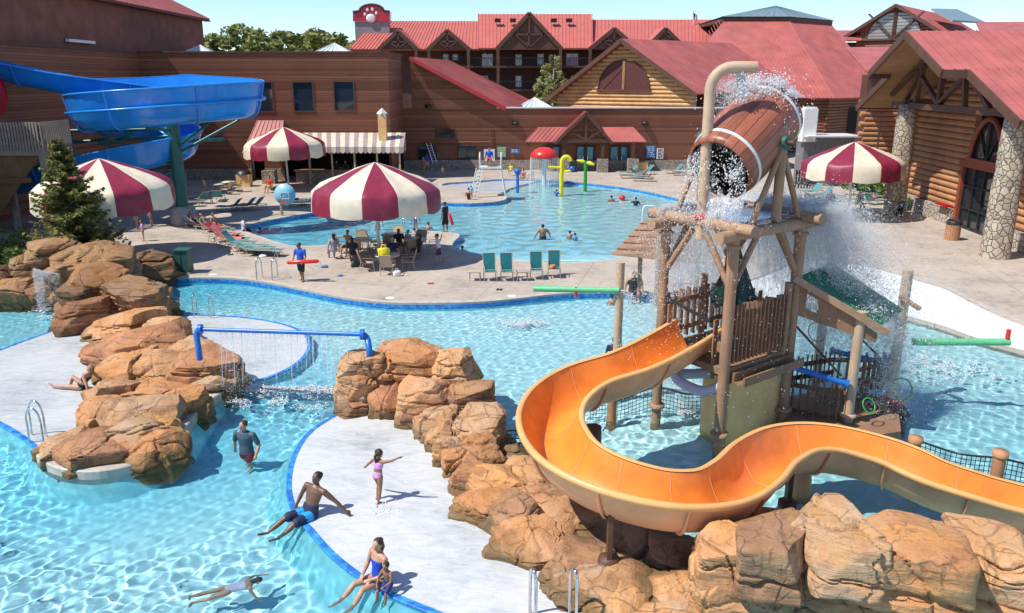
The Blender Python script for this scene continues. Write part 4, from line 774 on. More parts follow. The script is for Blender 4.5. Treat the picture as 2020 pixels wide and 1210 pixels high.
def boulder_px(par, x0, y0, x1, y1, yg, seed, dk=.9, mat='rock', name='boulder', core=None, zg=-.15):
    cx, cy = (x0+x1)/2, (y0+y1)/2; g_ = G(cx, yg, zg); Yd = g_.y+.1; c = D(cx, cy, Yd); m = MPP(cx, cy, Yd); W = (x1-x0)*m*1.04; H = (y1-y0)*m; dr = ray(cx, cy); ph = math.atan2(-dr.z, dr.y)
    Dp = min(W*dk, H*.95/max(.2, math.sin(ph))); Hz = max(.45*W, (H-Dp*math.sin(ph))/math.cos(ph)); c.z = max(c.z, -.9)
    rg = random.Random(seed*7+3); mb = MB(); boulder_geo(mb, c+Vector((0, Dp*.1, 0)), (W*1.16, Dp*1.2, Hz*1.14), math.atan2(-dr.x, dr.y)*.8+rg.uniform(-.25, .25), seed, p=rg.choice((5, 7, 10)), n=24 if W > .8 else 16, nz=rg.uniform(.03, .055))
    o = mb.build(name, MT[mat], par, angle=26); o.cycles.is_caustics_receiver = True
    if core is not None:
        boulder_geo(core, (c.x-.05*W, c.y+Dp*.22, (c.z-1.2)/2+Hz*.08), (W*1.35, Dp*1.35, c.z+1.2+Hz*.2), 0, seed+500, n=14, p=4, nz=.06)
    return o
def formation(name, label, L, seed, mat='rock', loc=None, zg=-.15):
    p = G(*loc); par = thing(name, label, 'rocks', p); core = MB()
    for k, b in enumerate(L): boulder_px(par, *b, seed+k*3, mat=mat, core=core, zg=zg)
    o = core.build('rock_core', MT[mat], par, angle=38); o.cycles.is_caustics_receiver = True; return par
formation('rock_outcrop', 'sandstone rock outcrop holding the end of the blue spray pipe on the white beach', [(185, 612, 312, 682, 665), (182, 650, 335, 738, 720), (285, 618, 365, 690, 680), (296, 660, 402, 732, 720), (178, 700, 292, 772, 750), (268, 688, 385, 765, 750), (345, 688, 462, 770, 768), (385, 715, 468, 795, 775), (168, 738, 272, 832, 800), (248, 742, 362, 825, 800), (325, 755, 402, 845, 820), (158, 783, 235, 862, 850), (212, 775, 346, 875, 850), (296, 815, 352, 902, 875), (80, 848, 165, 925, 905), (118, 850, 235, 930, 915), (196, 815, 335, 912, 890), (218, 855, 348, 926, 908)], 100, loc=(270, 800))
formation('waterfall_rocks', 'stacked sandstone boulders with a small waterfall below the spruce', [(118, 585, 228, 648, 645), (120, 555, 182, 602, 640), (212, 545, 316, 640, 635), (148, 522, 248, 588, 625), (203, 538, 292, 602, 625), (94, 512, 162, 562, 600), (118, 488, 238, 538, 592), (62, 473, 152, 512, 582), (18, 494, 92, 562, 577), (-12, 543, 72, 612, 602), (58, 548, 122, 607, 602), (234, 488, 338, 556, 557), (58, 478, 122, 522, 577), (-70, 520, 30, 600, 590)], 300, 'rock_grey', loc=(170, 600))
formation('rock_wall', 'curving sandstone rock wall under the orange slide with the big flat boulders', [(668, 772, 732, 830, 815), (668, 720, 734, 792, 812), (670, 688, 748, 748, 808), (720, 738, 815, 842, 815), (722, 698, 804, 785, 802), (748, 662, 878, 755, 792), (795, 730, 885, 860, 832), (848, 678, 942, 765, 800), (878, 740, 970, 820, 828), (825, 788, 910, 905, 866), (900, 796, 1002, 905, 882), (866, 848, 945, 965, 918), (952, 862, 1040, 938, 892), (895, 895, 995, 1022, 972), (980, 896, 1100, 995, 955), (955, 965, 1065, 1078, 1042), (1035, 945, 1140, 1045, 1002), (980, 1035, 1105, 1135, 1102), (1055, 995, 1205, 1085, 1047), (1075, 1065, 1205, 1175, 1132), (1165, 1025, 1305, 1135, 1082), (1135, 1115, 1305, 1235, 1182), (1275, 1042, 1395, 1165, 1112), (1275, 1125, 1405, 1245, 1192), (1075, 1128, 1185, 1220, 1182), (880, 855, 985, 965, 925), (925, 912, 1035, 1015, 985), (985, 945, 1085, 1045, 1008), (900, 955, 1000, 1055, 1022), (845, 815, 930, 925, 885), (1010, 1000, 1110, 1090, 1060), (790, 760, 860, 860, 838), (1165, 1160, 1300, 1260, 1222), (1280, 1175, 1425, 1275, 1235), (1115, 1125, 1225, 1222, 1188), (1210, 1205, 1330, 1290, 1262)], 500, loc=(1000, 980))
# the large flat-topped boulders close to the camera
big = thing('rock_ledge', 'broad flat-topped sandstone ledge of large blocks nearest the camera', 'rocks', G(1690, 1200)); 
def bigb(x0, x1, ytop, ybk, zt, seed, Yb, hz=1.2, zc=None):
    """block whose top edge runs along ytop (front) .. ybk (back) at height zt"""
    a = G(x0, ytop, zt); b = G(x1, ytop, zt); bk = G((x0+x1)/2, ybk, zt); W = (b-a).length; c = (a+b)/2; dep = max(.5, bk.y-c.y)
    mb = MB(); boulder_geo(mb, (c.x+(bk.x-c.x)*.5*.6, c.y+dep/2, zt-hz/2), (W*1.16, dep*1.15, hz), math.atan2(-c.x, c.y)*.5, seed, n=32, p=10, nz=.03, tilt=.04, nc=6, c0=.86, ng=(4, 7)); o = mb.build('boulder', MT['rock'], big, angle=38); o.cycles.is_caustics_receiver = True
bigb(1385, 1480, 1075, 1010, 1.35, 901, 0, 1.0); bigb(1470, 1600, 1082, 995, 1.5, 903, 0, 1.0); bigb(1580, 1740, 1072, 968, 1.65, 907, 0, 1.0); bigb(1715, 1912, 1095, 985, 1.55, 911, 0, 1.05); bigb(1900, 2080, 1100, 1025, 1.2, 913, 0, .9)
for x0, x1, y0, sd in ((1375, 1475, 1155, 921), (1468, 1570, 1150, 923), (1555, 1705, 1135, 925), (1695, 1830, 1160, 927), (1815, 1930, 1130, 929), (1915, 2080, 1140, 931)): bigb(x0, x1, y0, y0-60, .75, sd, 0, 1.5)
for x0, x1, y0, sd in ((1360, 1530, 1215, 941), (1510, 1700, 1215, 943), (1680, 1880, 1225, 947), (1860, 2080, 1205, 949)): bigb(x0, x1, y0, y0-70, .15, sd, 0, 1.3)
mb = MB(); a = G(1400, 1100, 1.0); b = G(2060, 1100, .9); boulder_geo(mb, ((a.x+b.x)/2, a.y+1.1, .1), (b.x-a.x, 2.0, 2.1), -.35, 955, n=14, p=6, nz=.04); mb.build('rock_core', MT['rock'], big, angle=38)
# deck rim round the foot of the outcrop
# ================================================================ UMBRELLAS
def make_umbrella(label, rad=3.1, zap=4.75):
    t = thing('mushroom_umbrella', label, 'umbrella', group='striped poolside umbrellas'); N = 12; sub = 6; prof = [(0, 1.0), (.12, .955), (.3, .87), (.5, .765), (.7, .655), (.85, .56), (.945, .48), (.985, .40), (1.0, .24), (1.005, .08), (1.0, 0)]; n = N*sub; dz = 2.25; rg = random.Random(len(label)); V = []; ph = rg.uniform(0, 9)
    for i, (r, z) in enumerate(prof):
        for j in range(n):
            a = 2*math.pi*j/n+.26; f = (j % sub)/sub; sag = math.sin(math.pi*f); rr = r*rad*(1-.018*sag*(i > 1)); zz = zap-dz+z*dz-(.05*sag*(1 < i < 7))
            if i == len(prof)-1: zz += -.1*sag+.05
            wr = (.05*noise.noise(Vector((math.cos(a)*5*r+ph, math.sin(a)*5*r, zz*2.2)))+.03*noise.noise(Vector((a*9+ph, zz*5, r*7))))*(i > 1); V.append((math.cos(a)*(rr+wr), math.sin(a)*(rr+wr), zz+wr))
    F = [(i*n+j, i*n+(j+1) % n, (i+1)*n+(j+1) % n, (i+1)*n+j) for i in range(len(prof)-1) for j in range(n)]; mi = [((j//sub) % 2) for i in range(len(prof)-1) for j in range(n)]
    mb = MB(); mb.add(V, [f[::-1] for f in F], 0, True); mb.m = mi; cn = mb.build('canopy', [MT['cream'], MT['maroon']], t)
    mb = MB()
    for k in range(N):
        a = 2*math.pi*k/N+.26; mb.tube([(math.cos(a)*r*rad*.97, math.sin(a)*r*rad*.97, zap-dz+z*dz-.06) for r, z in prof[1:8]], .022, 5)
    mb.build('frame', MT['whitemetal'], cn)
    mb = MB(); mb.tube([(0, 0, 0), (0, 0, zap-.1)], .075, 10); mb.lathe([(.3, 0), (.3, .03), (.09, .06)], 12); mb.build('pole', MT['whitemetal'], t); return t
UB = [((748, 513), 'large cream and maroon umbrella over the crowded tables on the peninsula'), ((570, 372), 'cream and maroon umbrella standing before the striped bar awning'), ((228, 508), 'cream and maroon umbrella half hidden behind the spruce'), ((1673, 428), 'cream and maroon umbrella beside the stone-columned cabin')]
um = make_umbrella(UB[0][1]); um.location = G(*UB[0][0]); um.rotation_euler.z = -.30
for (p, l), rz, s in zip(UB[1:], (.1, .33, -.12), (1.03, 1.03, 1.0)): q = dup(um, G(*p), rz, l, s); q.rotation_euler.x = rz*.12; q.rotation_euler.y = -.02
# ================================================================ ORANGE SLIDE
def flume(par, C, wid, dep, ex=3.2, rr_=.028, th=.05, rim=.11, mats=('slide_in', 'slide_out', 'slide_rim'), hl=None, hr=None, ribs=6, names=('trough', 'shell', 'rim', 'rib')):
    """open channel along points C (rim level)"""
    k = len(C); A = MB(); B_ = MB(); Rm = MB(); m = 12; pi_ = []; po = []; rl = []; rr = []
    for i in range(k):
        t = (C[min(i+1, k-1)]-C[max(i-1, 0)]); t.z = 0; t.normalize(); s = Vector((t.y, -t.x, 0)); W = wid[i] if isinstance(wid, list) else wid
        HL = hl[i] if hl else 0; HR = hr[i] if hr else 0; ri = []; ro = []
        for j in range(m+1):
            u = -1+2*j/m; prof = (abs(u)**ex); z = -dep*(1-prof); x = u*W/2*(1-.08*(1-abs(u)))
            e = (HL if u < 0 else HR)*max(0, abs(u)-.6)/.4; ri.append(C[i]+s*x+Vector((0, 0, z+e))); ox = u*(W/2+th); ro.append(C[i]+s*(ox*(1.0))+Vector((0, 0, z-th*1.3*(1-abs(u))+e-(.0 if abs(u) < 1 else .02))))
        pi_ += ri; po += ro; rl.append((ri[0], -s)); rr.append((ri[-1], s))
    w_ = m+1; A.add(pi_, [(i*w_+j, i*w_+j+1, (i+1)*w_+j+1, (i+1)*w_+j) for i in range(k-1) for j in range(m)], 0, True)
    B_.add(po, [(i*w_+j+1, i*w_+j, (i+1)*w_+j, (i+1)*w_+j+1) for i in range(k-1) for j in range(m)], 0, True)
    for L in (rl, rr):
        vs = []
        for p, s in L:
            for a, b in ((-.005, .02), (.03, .045), (rim-.03, .04), (rim, .01), (rim, -.07), (rim-.03, -.075)): vs.append(p+s*a+Vector((0, 0, b)))
        Rm.add(vs, [(i*6+j, i*6+j+1, (i+1)*6+j+1, (i+1)*6+j) for i in range(k-1) for j in range(5)]+[(0, 1, 2, 3, 4, 5), tuple(len(vs)-1-q for q in range(6))], 0, True)
    o1 = A.build(names[0], MT[mats[0]], par); o2 = B_.build(names[1], MT[mats[1]], par); Rm.build(names[2], MT[mats[2]], par, clean=True); 
    for i in range(ribs, k-1, ribs): Rb = MB(); Rb.tube([q+(q-C[i]).normalized()*.03 for q in po[i*w_:(i+1)*w_]], rr_, 5); Rb.build(names[3], MT[mats[1]], o2)
    for i in range(ribs, k-1, ribs): Rb = MB(); Rb.tube([q-(q-C[i]).normalized()*.002 for q in pi_[i*w_:(i+1)*w_]], .008, 4); Rb.build('joint', MT[mats[1]], o1)
    for o in (o1, o2): o.cycles.is_caustics_receiver = True
    return o1
CL = [(1378, 640, 2.62), (1318, 676, 2.5), (1245, 711, 2.36), (1160, 738, 2.24), (1105, 775, 2.12), (1085, 822, 2.02), (1108, 875, 1.92), (1165, 916, 1.82), (1250, 947, 1.72), (1340, 963, 1.62), (1422, 957, 1.54), (1474, 928, 1.47), (1512, 890, 1.40), (1568, 864, 1.32), (1645, 863, 1.22), (1750, 889, 1.06), (1850, 931, .88), (1950, 964, .68), (2040, 990, .5), (2130, 1025, .34)]
sl_pts = catmull([G(x, y, z) for x, y, z in CL], 6); slide = thing('orange_slide', 'winding orange open body slide with pale rims descending from the timber tower', 'slide', G(1250, 1000)); flume(slide, sl_pts, 1.16, .76, ex=2.5, ribs=9, rr_=.034)
mb = MB()
for px, py, zz in ((1205, 1005, 1.2), (1560, 930, .9)):
    p = G(px, py, zz); mb = MB(); mb.bar((p.x, p.y, .1), (p.x, p.y, zz), .09, .2); mb.lathe([(.2, -.1), (.2, .02), (.05, .05)], 8, c=(p.x, p.y, .2)); mb.build('support', MT['rust'], slide)
mb = MB(); p = G(1160, 838, 1.55); mb.tube([(p.x+.1, p.y, -1.2), (p.x+.1, p.y, 1.5)], .19, 12); o_ = mb.build('support', MT['rust'], slide); o_.cycles.is_caustics_receiver = True
mb = MB(); p = G(1575, 960, -.1); mb.lathe([(.0, .5), (.22, .5), (.26, .1), (.26, -1.2)], 14, c=(p.x, p.y, 0)); mb.build('support', MT['slide_out'], slide)
# ================================================================ BUCKET TOWER
PF, PL, PR = Vector((5.0, 17.5, 0)), Vector((3.8, 19.25, 0)), Vector((7.05, 19.05, 0)); PB = PL+PR-PF; ZP = 5.2; ZD = 1.95
tower = thing('splash_tower', 'weathered log play tower with plank railings carrying the tipping barrel', 'play tower', ((PF+PR)/2))
def up(p, z): return Vector((p.x, p.y, z))
mb = None
for p, r in ((PF, .135), (PL, .125), (PR, .135), (PB, .12)):
    mb = MB(); mb.tube([up(p, -1.25), up(p, ZP-.1)], r, 12); mb.lathe([(r+.05, 0), (r+.07, .04), (r+.05, .08)], 12, c=(p.x, p.y, ZP-.35)); mb.lathe([(r+.09, 0), (r+.09, .07), (r+.0, .09)], 12, c=(p.x, p.y, .25))
    rs = random.Random(int(p.x*10))
    o_ = mb.build('post', MT['post'], tower); o_.cycles.is_caustics_receiver = True
mb = MB()
for k, (a, b) in enumerate(((PF, PR), (PR, PB), (PB, PL), (PL, PF))):
    d = (b-a).normalized(); mb = MB(); mb.tube([up(a-d*.55, ZP+(.1 if k % 2 else -.06)), up(b+d*.55, ZP+(.1 if k % 2 else -.06))], .14, 10); mb.build('platform_log', MT['beam'], tower)
mb = MB(); pts = [up(p, ZP+.2) for p in (PF, PR, PB, PL)]; cc = sum(pts, Vector())/4; mb.slab([cc+(p-cc)*.95 for p in pts], .06); mb.build('platform', plain('wet_steel_plate', (.16, .18, .24), .12, .3, 2, .1, metal=.2), tower)
br = MB()
for a, b in ((PF, PR), (PF, PL), (PR, PF), (PL, PF), (PR, PB), (PB, PR), (PL, PB), (PB, PL)):
    br = MB(); d = (b-a).normalized(); br.tube([up(a, ZP-1.35), up(a+d*.85, ZP-.12)], .075, 8); br.build('brace', MT['post'], tower)
# lower floor, plank railings, gutter beam
LX = (PF-PR).normalized(); fl_ = [up(PF, ZD), up(PR, ZD), up(PB, ZD), up(PL, ZD)]; cf = sum(fl_, Vector())/4
mb = MB(); mb.slab([cf+(p-cf)*1.05 for p in fl_], .16); mb.build('floor', MT['plank'], tower)
def plank_rail(par, a, b, z0, z1, w=.13, gap=.02, th=.04, mat='plank', seed=1, jag=.04, rail=True):
    d = b-a; L = d.length; d /= L; n = int(L/(w+gap)); rs = random.Random(seed); nr = Vector((d.y, -d.x, 0)); mb = MB()
    for i in range(n): c = a+d*((i+.5)*L/n); mb.bar(up(c, z0), up(c, z1+rs.uniform(-jag, jag)), w*rs.uniform(.9, 1.0), th, up=d)
    if rail:
        for z in (z0+.25, z1-.25): mb.bar(up(a, z)-nr*.045, up(b, z)-nr*.045, .045, .12)
    return mb.build('plank_railing', MT[mat], par)
e = .14; dFR = (PR-PF).normalized(); dFL = (PL-PF).normalized(); nFR = Vector((dFR.y, -dFR.x, 0))
plank_rail(tower, PF+dFR*.15+nFR*.02, PR-dFR*.3+nFR*.02, ZD+.1, ZD+1.5, seed=2); plank_rail(tower, PB+(PL-PB).normalized()*.2, PL+(PB-PL).normalized()*.1, ZD+.1, ZD+1.35, gap=.1, seed=3); plank_rail(tower, PR+(PB-PR).normalized()*.9, PB, ZD+.1, ZD+1.3, gap=.08, seed=4)
plank_rail(tower, PL-dFL*.1, PL-dFL*.45, ZD+.1, ZD+1.15, gap=.08, seed=5, rail=False); plank_rail(tower, PF+dFL*.55, PF+dFL*.15, ZD-.35, ZD+1.1, gap=.09, seed=6, rail=False)
p = PR-dFR*.28; mb = MB(); mb.tube([up(p, ZD-.3), up(p, ZD+1.75)], .1, 10); mb.build('post', MT['post'], tower)
mb = MB(); q = PL+(PB-PL)*.62; mb.tube([up(q, ZD), up(q, ZD+1.65)], .085, 10); mb.build('post', MT['post'], tower)
mb = MB(); a = PF+nFR*.2+dFR*.1; b = PR+nFR*.2-dFR*.1; mb.bar(up(a, ZD-.2), up(b, ZD-.2), .06, .26); mb.bar(up(a+nFR*.3, ZD-.22), up(b+nFR*.3, ZD-.22), .05, .22); mb.bar(up(a+nFR*.15, ZD-.3), up(b+nFR*.15, ZD-.3), .3, .04); mb.build('gutter', MT['plank'], tower)
mb = MB(); q0 = PL-dFL*.3+Vector((0, 0, ZD+1.15)); mb.bar(up(PL-dFL*.1, ZD+1.28), up(PF+dFL*.5, ZD+1.05), .07, .07); mb.build('grab_bar', MT['blackm'], tower)
# pump housing under the floor
mb = MB(); c = (PF+PR)/2+Vector((.35, .55, 0)); base = [PF+dFR*.4+dFL*.1, PR-dFR*.1+dFL*.1, PR+dFL*1.2, PF+dFL*1.2+dFR*.7]; mb.prism([(q.x, q.y) for q in base], -1.2, ZD-.5); o_ = mb.build('pump_housing', MT['tanwall'], tower); o_.cycles.is_caustics_receiver = True
# folded green umbrella on the floor
fu = thing('folded_umbrella', 'closed dark green patio umbrella standing inside the timber tower', 'umbrella', up((PF+PR)/2+dFL*.9, ZD)); q = fu.location; mb = MB(); n = 16; V = []; pr = [(.03, 3.05), (.12, 2.75), (.26, 2.3), (.40, 1.85), (.47, 1.62), (.44, 1.5)]
for r, z in pr:
    for j in range(n): a = 2*math.pi*j/n; rr = r*(1+.22*(1 if j % 2 else -1)*min(1, r*3)); V.append((q.x+rr*math.cos(a), q.y+rr*math.sin(a), ZD+z-.3-(.08 if j % 2 and z < 1.6 else 0)))
mb.add(V, [(i*n+j, (i+1)*n+j, (i+1)*n+(j+1) % n, i*n+(j+1) % n) for i in range(len(pr)-1) for j in range(n)], 0, False); mb.build('canopy', MT['darkgreen'], fu); mb = MB(); mb.tube([up(q, ZD), up(q, ZD+2.8)], .03, 8); mb.build('pole', MT['whitemetal'], fu)
# barrel on its two frames
BL_, BR_ = PL.lerp(PB, .48), PF.lerp(PR, .58); ZB = 7.05; bd = (Vector((BL_.x-BR_.x, BL_.y-BR_.y, 0))).normalized(); bp = Vector((bd.y, -bd.x, 0)); 
if bp.y > 0: bp = -bp
beta = R(31); ax = (bp*math.cos(beta)+Vector((0, 0, -math.sin(beta)))).normalized(); bc = Vector((5.50, 18.95, ZB+.08)); barrel = thing('tipping_barrel', 'large brown stave barrel with white hoops tipping water from the tower', 'barrel', bc)
zq = ax.to_track_quat('Z', 'Y').to_matrix(); barrel.rotation_euler = zq.to_euler(); LB = 2.35; r0 = .81; nb_ = 44; prof = []
for i in range(15): t = i/14; prof.append((r0*(1+.11*math.sin(math.pi*t)), -LB/2+LB*t))
mb = MB(); mb.lathe([(0, -LB/2+.05), (r0*.97, -LB/2+.05)]+prof+[(r0-.07, LB/2)], nb_); bo = mb.build('barrel_body', [mk_barrel('barrel_staves')], None); bo.parent = barrel; mb = MB(); mb.lathe([(r0-.07, LB/2), (r0-.06, LB/2-.2), (r0*1.02-.07, 0), (r0*.9, -LB/2+.2), (0, -LB/2+.2)], nb_); bo = mb.build('lining', plain('dark_wet_lining', (.035, .018, .012), .3, .4, 3, .2), None); bo.parent = barrel  # inner face of the barrel is far darker than the outer staves
for zz in (-LB/2+.2, LB*.36):
    rr = r0*(1+.11*math.sin(math.pi*(zz+LB/2)/LB)); mb = MB(); mb.lathe([(rr-.01, -.038), (rr+.018, -.038), (rr+.018, .038), (rr-.01, .038)], nb_); 
    for i in range(len(mb.v)): mb.v[i] = (mb.v[i][0], mb.v[i][1], mb.v[i][2]+zz)
    h_ = mb.build('hoop', MT['whitemetal'], None); h_.parent = barrel
for fp, sgn, nm in ((BR_, 1, 'near'), (BL_, -1, 'far')):
    d = (PR-PF).normalized() if sgn > 0 else (PB-PL).normalized(); perp = Vector((d.y, -d.x, 0))*sgn; st = thing('barrel_stand', 'log tripod holding the barrel axle, '+('the one with the green bearing in full view' if sgn > 0 else 'the one behind the tall pipe'), 'stand', up(fp, ZP+.2))
    mb = MB(); mb.tube([up(fp, ZP+.15), up(fp, ZB-.02)], .12, 10); mb.build('post', MT['post'], st)
    for s in (-1, 1): mb = MB(); mb.tube([up(fp+d*s*.92, ZP+.12), up(fp+d*s*.05, ZB-.15)], .07, 8); mb.build('strut', MT['post'], st)
    mb = MB(); ct = up(fp, ZB+.08); mb.tube([ct-perp*.14, ct+perp*.14], .15, 12); mb.box(ct+Vector((0, 0, -.12)), (.26, .26, .1)); mb.build('bearing', MT['utility'], st); mb = MB(); mb.tube([ct-perp*.55, ct+perp*.3], .055, 8); mb.build('axle', MT['rust'], st)
# filling pipe
fp = thing('filling_pipe', 'tall pale brown pipe bent over the top of the barrel', 'pipe', up(PL.lerp(PF, .42), ZP)); q = D(1384, 430, 18.35); zt_ = D(1384, 126, 18.35).z; pts = [(q.x, q.y, ZP-.3), (q.x, q.y, zt_-.55)]+[(q.x+.48-.48*math.cos(a), q.y, zt_-.55+.48*math.sin(a)) for a in np.linspace(.2, math.pi/2, 6)]+[(q.x+1.0, q.y, zt_-.07)]
mb = MB(); mb.tube(pts, .125, 14); mb.build('pipe', MT['tanpost'], fp); mb = MB(); mb.lathe([(.2, 0), (.2, .06), (.13, .08)], 12, c=(q.x, q.y, ZP+.2)); mb.build('flange', MT['red'], fp)
# lilac drain pipe
lp = thing('drain_pipe', 'fat lilac plastic pipe elbowed under the tower floor', 'pipe', up(PF, 1.2)); a = D(1330, 728, 19.0); b = D(1340, 752, 18.3); c = D(1385, 772, 17.9); d = D(1425, 762, 17.6); mb = MB(); mb.tube(catmull([D(1408, 735, 18.6), D(1350, 738, 18.8), a, b, c, d], 5), .13, 12); mb.build('pipe', MT['lilac'], lp); mb = MB(); mb.tube([d-Vector((.02, 0, -.01)), d+Vector((.06, 0, -.01))], .19, 12); mb.build('flange', MT['rust'], lp)
# ---------------- hut with the green corrugated roof
H1, H2, H3, H4 = G(1684, 828, -.1), G(1752, 838, -.1), G(1625, 770, -.1), G(1785, 790, -.1)
hutA = D(1702, 640, 19.0); hut = thing('spray_hut', 'small timber hut with green corrugated roof, blue spray bars and railings', 'play hut', G(1690, 820))
c1 = D(1573, 548, 19.0); c2 = D(1735, 650, 18.6); c3 = D(1782, 612, 20.4); c4 = D(1640, 520, 20.9)
mb = MB(); nC = 26; V = []; m_ = 120
for i in range(m_+1):
    t = i/m_; 
    for e0, e1 in (((c1-c4), c4), ):
        pa = c4.lerp(c1, t); pb = c3.lerp(c2, t); w_ = .035*math.sin(2*math.pi*t*15); V += [pa+Vector((0, 0, w_)), pa.lerp(pb, .5)+Vector((0, 0, w_)), pb+Vector((0, 0, w_))]
mb.add(V, [(i*3+j, i*3+j+1, i*3+j+4, i*3+j+3) for i in range(m_) for j in range(2)], 0, True); mb.build('roof', MT['greenroof'], hut)
mb = MB(); dn = Vector((0, 0, 1)); f0, f1 = c1+Vector((-.12, -.1, .02)), c2+Vector((.15, -.12, -.06)); mb.bar(f0, f1, .14, .16); mb.build('bargeboard', MT['beam'], hut)
gb = MB(); g0 = c1+Vector((.05, -.03, -.1)); g1 = c2+Vector((-.05, -.03, -.1)); lo0 = g0+Vector((0, 0, -.85)); lo1 = g1+Vector((0, 0, -.25)); wx = .24; A_ = [g0, g1, lo1, lo0]
def gpt(u, v): return (lo0.lerp(lo1, u)).lerp(g0.lerp(g1, u), v)
us = [0, .11, .25, 1]; vs_ = [0, .3, .8, 1]
for i in range(3):
    for j in range(3):
        if i == 1 and j == 1: continue
        gb.slab([gpt(us[i], vs_[j]), gpt(us[i+1], vs_[j]), gpt(us[i+1], vs_[j+1]), gpt(us[i], vs_[j+1])], .06)
gb.build('gable_board', MT['plank'], hut); mb = MB(); m0 = gpt(.18, .3); m1 = gpt(.18, .8); mb.bar(m0, m1, .03, .03); mb.tube([gpt(.11+.14*(.5-.5*math.cos(a)), .45+.34*math.sin(a)) for a in np.linspace(0, math.pi, 10)], .025, 5); mb.build('window_frame', MT['white'], hut)
for (px, py0, py1, Y, nm) in ((1690, 615, 832, 18.7, 0), (1768, 632, 812, 19.8, 0), (1627, 600, 772, 21.2, 0)):
    top = D(px+9 if px > 1650 else px, py0, Y); mb = MB(); mb.tube([(top.x, top.y, -1.25), (top.x, top.y, top.z)], .125, 12); mb.lathe([(.2, 0), (.2, .06), (.13, .08)], 10, c=(top.x, top.y, .22)); o_ = mb.build('post', MT['tanpost'], hut); o_.cycles.is_caustics_receiver = True
tp_ = D(1792, 532, 21.0); mb = MB(); mb.tube([(tp_.x, 21.0, -1.25), (tp_.x, 21.0, tp_.z)], .14, 12); o_ = mb.build('post', MT['tanpost'], hut); mb = MB(); mb.bar(D(1775, 585, 20.9), D(1815, 610, 20.4), .1, .1); mb.build('beam', MT['post'], hut)
for q0, q1 in (((1553, 722), (1672, 758)), ((1640, 692), (1752, 718))):
    a = D(*q0, 18.9 if q0[0] < 1600 else 20.8); b = D(*q1, 18.5 if q0[0] < 1600 else 19.9); mb = MB(); mb.tube([a, b], .075, 10); d = (b-a).normalized(); mb.tube([a-d*.02, a+d*.06], .12, 10); mb.tube([b-d*.06, b+d*.02], .12, 10); mb.build('spray_bar', MT['bluepaint'], hut)
hd0, hd1 = G(1552, 815, 0), G(1672, 838, 0); hd0.z = hd1.z = 0; plank_rail(hut, hd0, hd1, -.15, 1.05, w=.15, seed=11); a = G(1690, 800, .1); b = G(1760, 780, .1); plank_rail(hut, up(a, 0), up(b, 0), .45, 1.35, w=.1, gap=.09, seed=12)
a, b = G(1640, 775, .1), G(1760, 775, .1); plank_rail(hut, up(a, 0), up(b, 0), .2, 1.3, w=.09, gap=.13, seed=13); a, b = G(1552, 805, .2), G(1640, 790, .2); plank_rail(hut, up(a, 0), up(b, 0), .75, 1.6, w=.04, gap=.1, th=.02, seed=14, mat='rust')
mb = MB(); mb.prism([tuple(G(x, y, .3)[:2]) for x, y in ((1550, 830), (1680, 850), (1780, 835), (1770, 770), (1640, 750), (1550, 770))], -1.2, .08); o_ = mb.build('floor', MT['plank'], hut); o_.cycles.is_caustics_receiver = True
mb = MB(); mb.tube([D(1560, 632, 19.1), D(1660, 742, 18.7)], .03, 6); mb.build('handrail', MT['rust'], hut); mb = MB(); mb.tube([D(1690, 660, 20.4), D(1750, 720, 20.0)], .03, 6); mb.build('handrail', MT['rust'], hut)
for i, (px, py, rr, Y, mt) in enumerate(((1780, 768, .26, 19.5, 'green'), (1540, 690, .2, 19.0, 'red'), (1612, 655, .24, 20.5, 'red'), (1714, 800, .15, 18.4, 'green'))):
    c = D(px, py, Y); mb = MB(); mb.tube([c+Vector((rr*math.cos(a), .12*math.sin(a), rr*math.sin(a))) for a in np.linspace(0, 2*math.pi, 20, endpoint=False)], .018, 5, closed=True); mb.build('hose_ring', MT[mt], hut)
a = D(1765, 795, 19.6); mb = MB(); mb.lathe([(.2, 0), (.24, .05), (.2, .1), (.13, .1)], 12, c=(a.x, a.y, a.z)); mb.build('collar', MT['red'], hut)
# rocks at the hut foot
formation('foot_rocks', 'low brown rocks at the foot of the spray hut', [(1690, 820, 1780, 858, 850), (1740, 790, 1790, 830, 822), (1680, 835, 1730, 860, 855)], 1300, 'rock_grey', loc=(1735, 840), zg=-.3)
# thatched plank canopy behind the tower
wc = thing('plank_shelter', 'slanted lean-to canopy of overlapping weathered planks behind the tower', 'shelter', G(1330, 520)); mb = MB()
for i in range(5):
    for j in range(2): a = D(1206+i*18, 508-i*17, 33-.0*i); b = D(1330+j*40, 505-i*17, 30.5); 
o0, o1 = D(1203, 512, 31), D(1272, 438, 31); w1, w0 = D(1400, 440, 29), D(1370, 530, 29)
for i in range(6):
    t0, t1 = i/6, (i+2.1)/6; P = [o0.lerp(o1, t0), w0.lerp(w1, t0), w0.lerp(w1, min(1.05, t1)), o0.lerp(o1, min(1.05, t1))]; mb.slab([p+Vector((0, 0, .02 if k > 1 else .2)) for k, p in enumerate(P)], .05)
mb.build('plank_roof', MT['plank'], wc)
for px, py, Y in ((1266, 450, 31.2), (1300, 470, 29.8), (1380, 470, 29.2)): a = D(px, py, Y); mb = MB(); mb.tube([(a.x, a.y, 0), a], .09, 8); mb.build('post', MT['post'], wc)
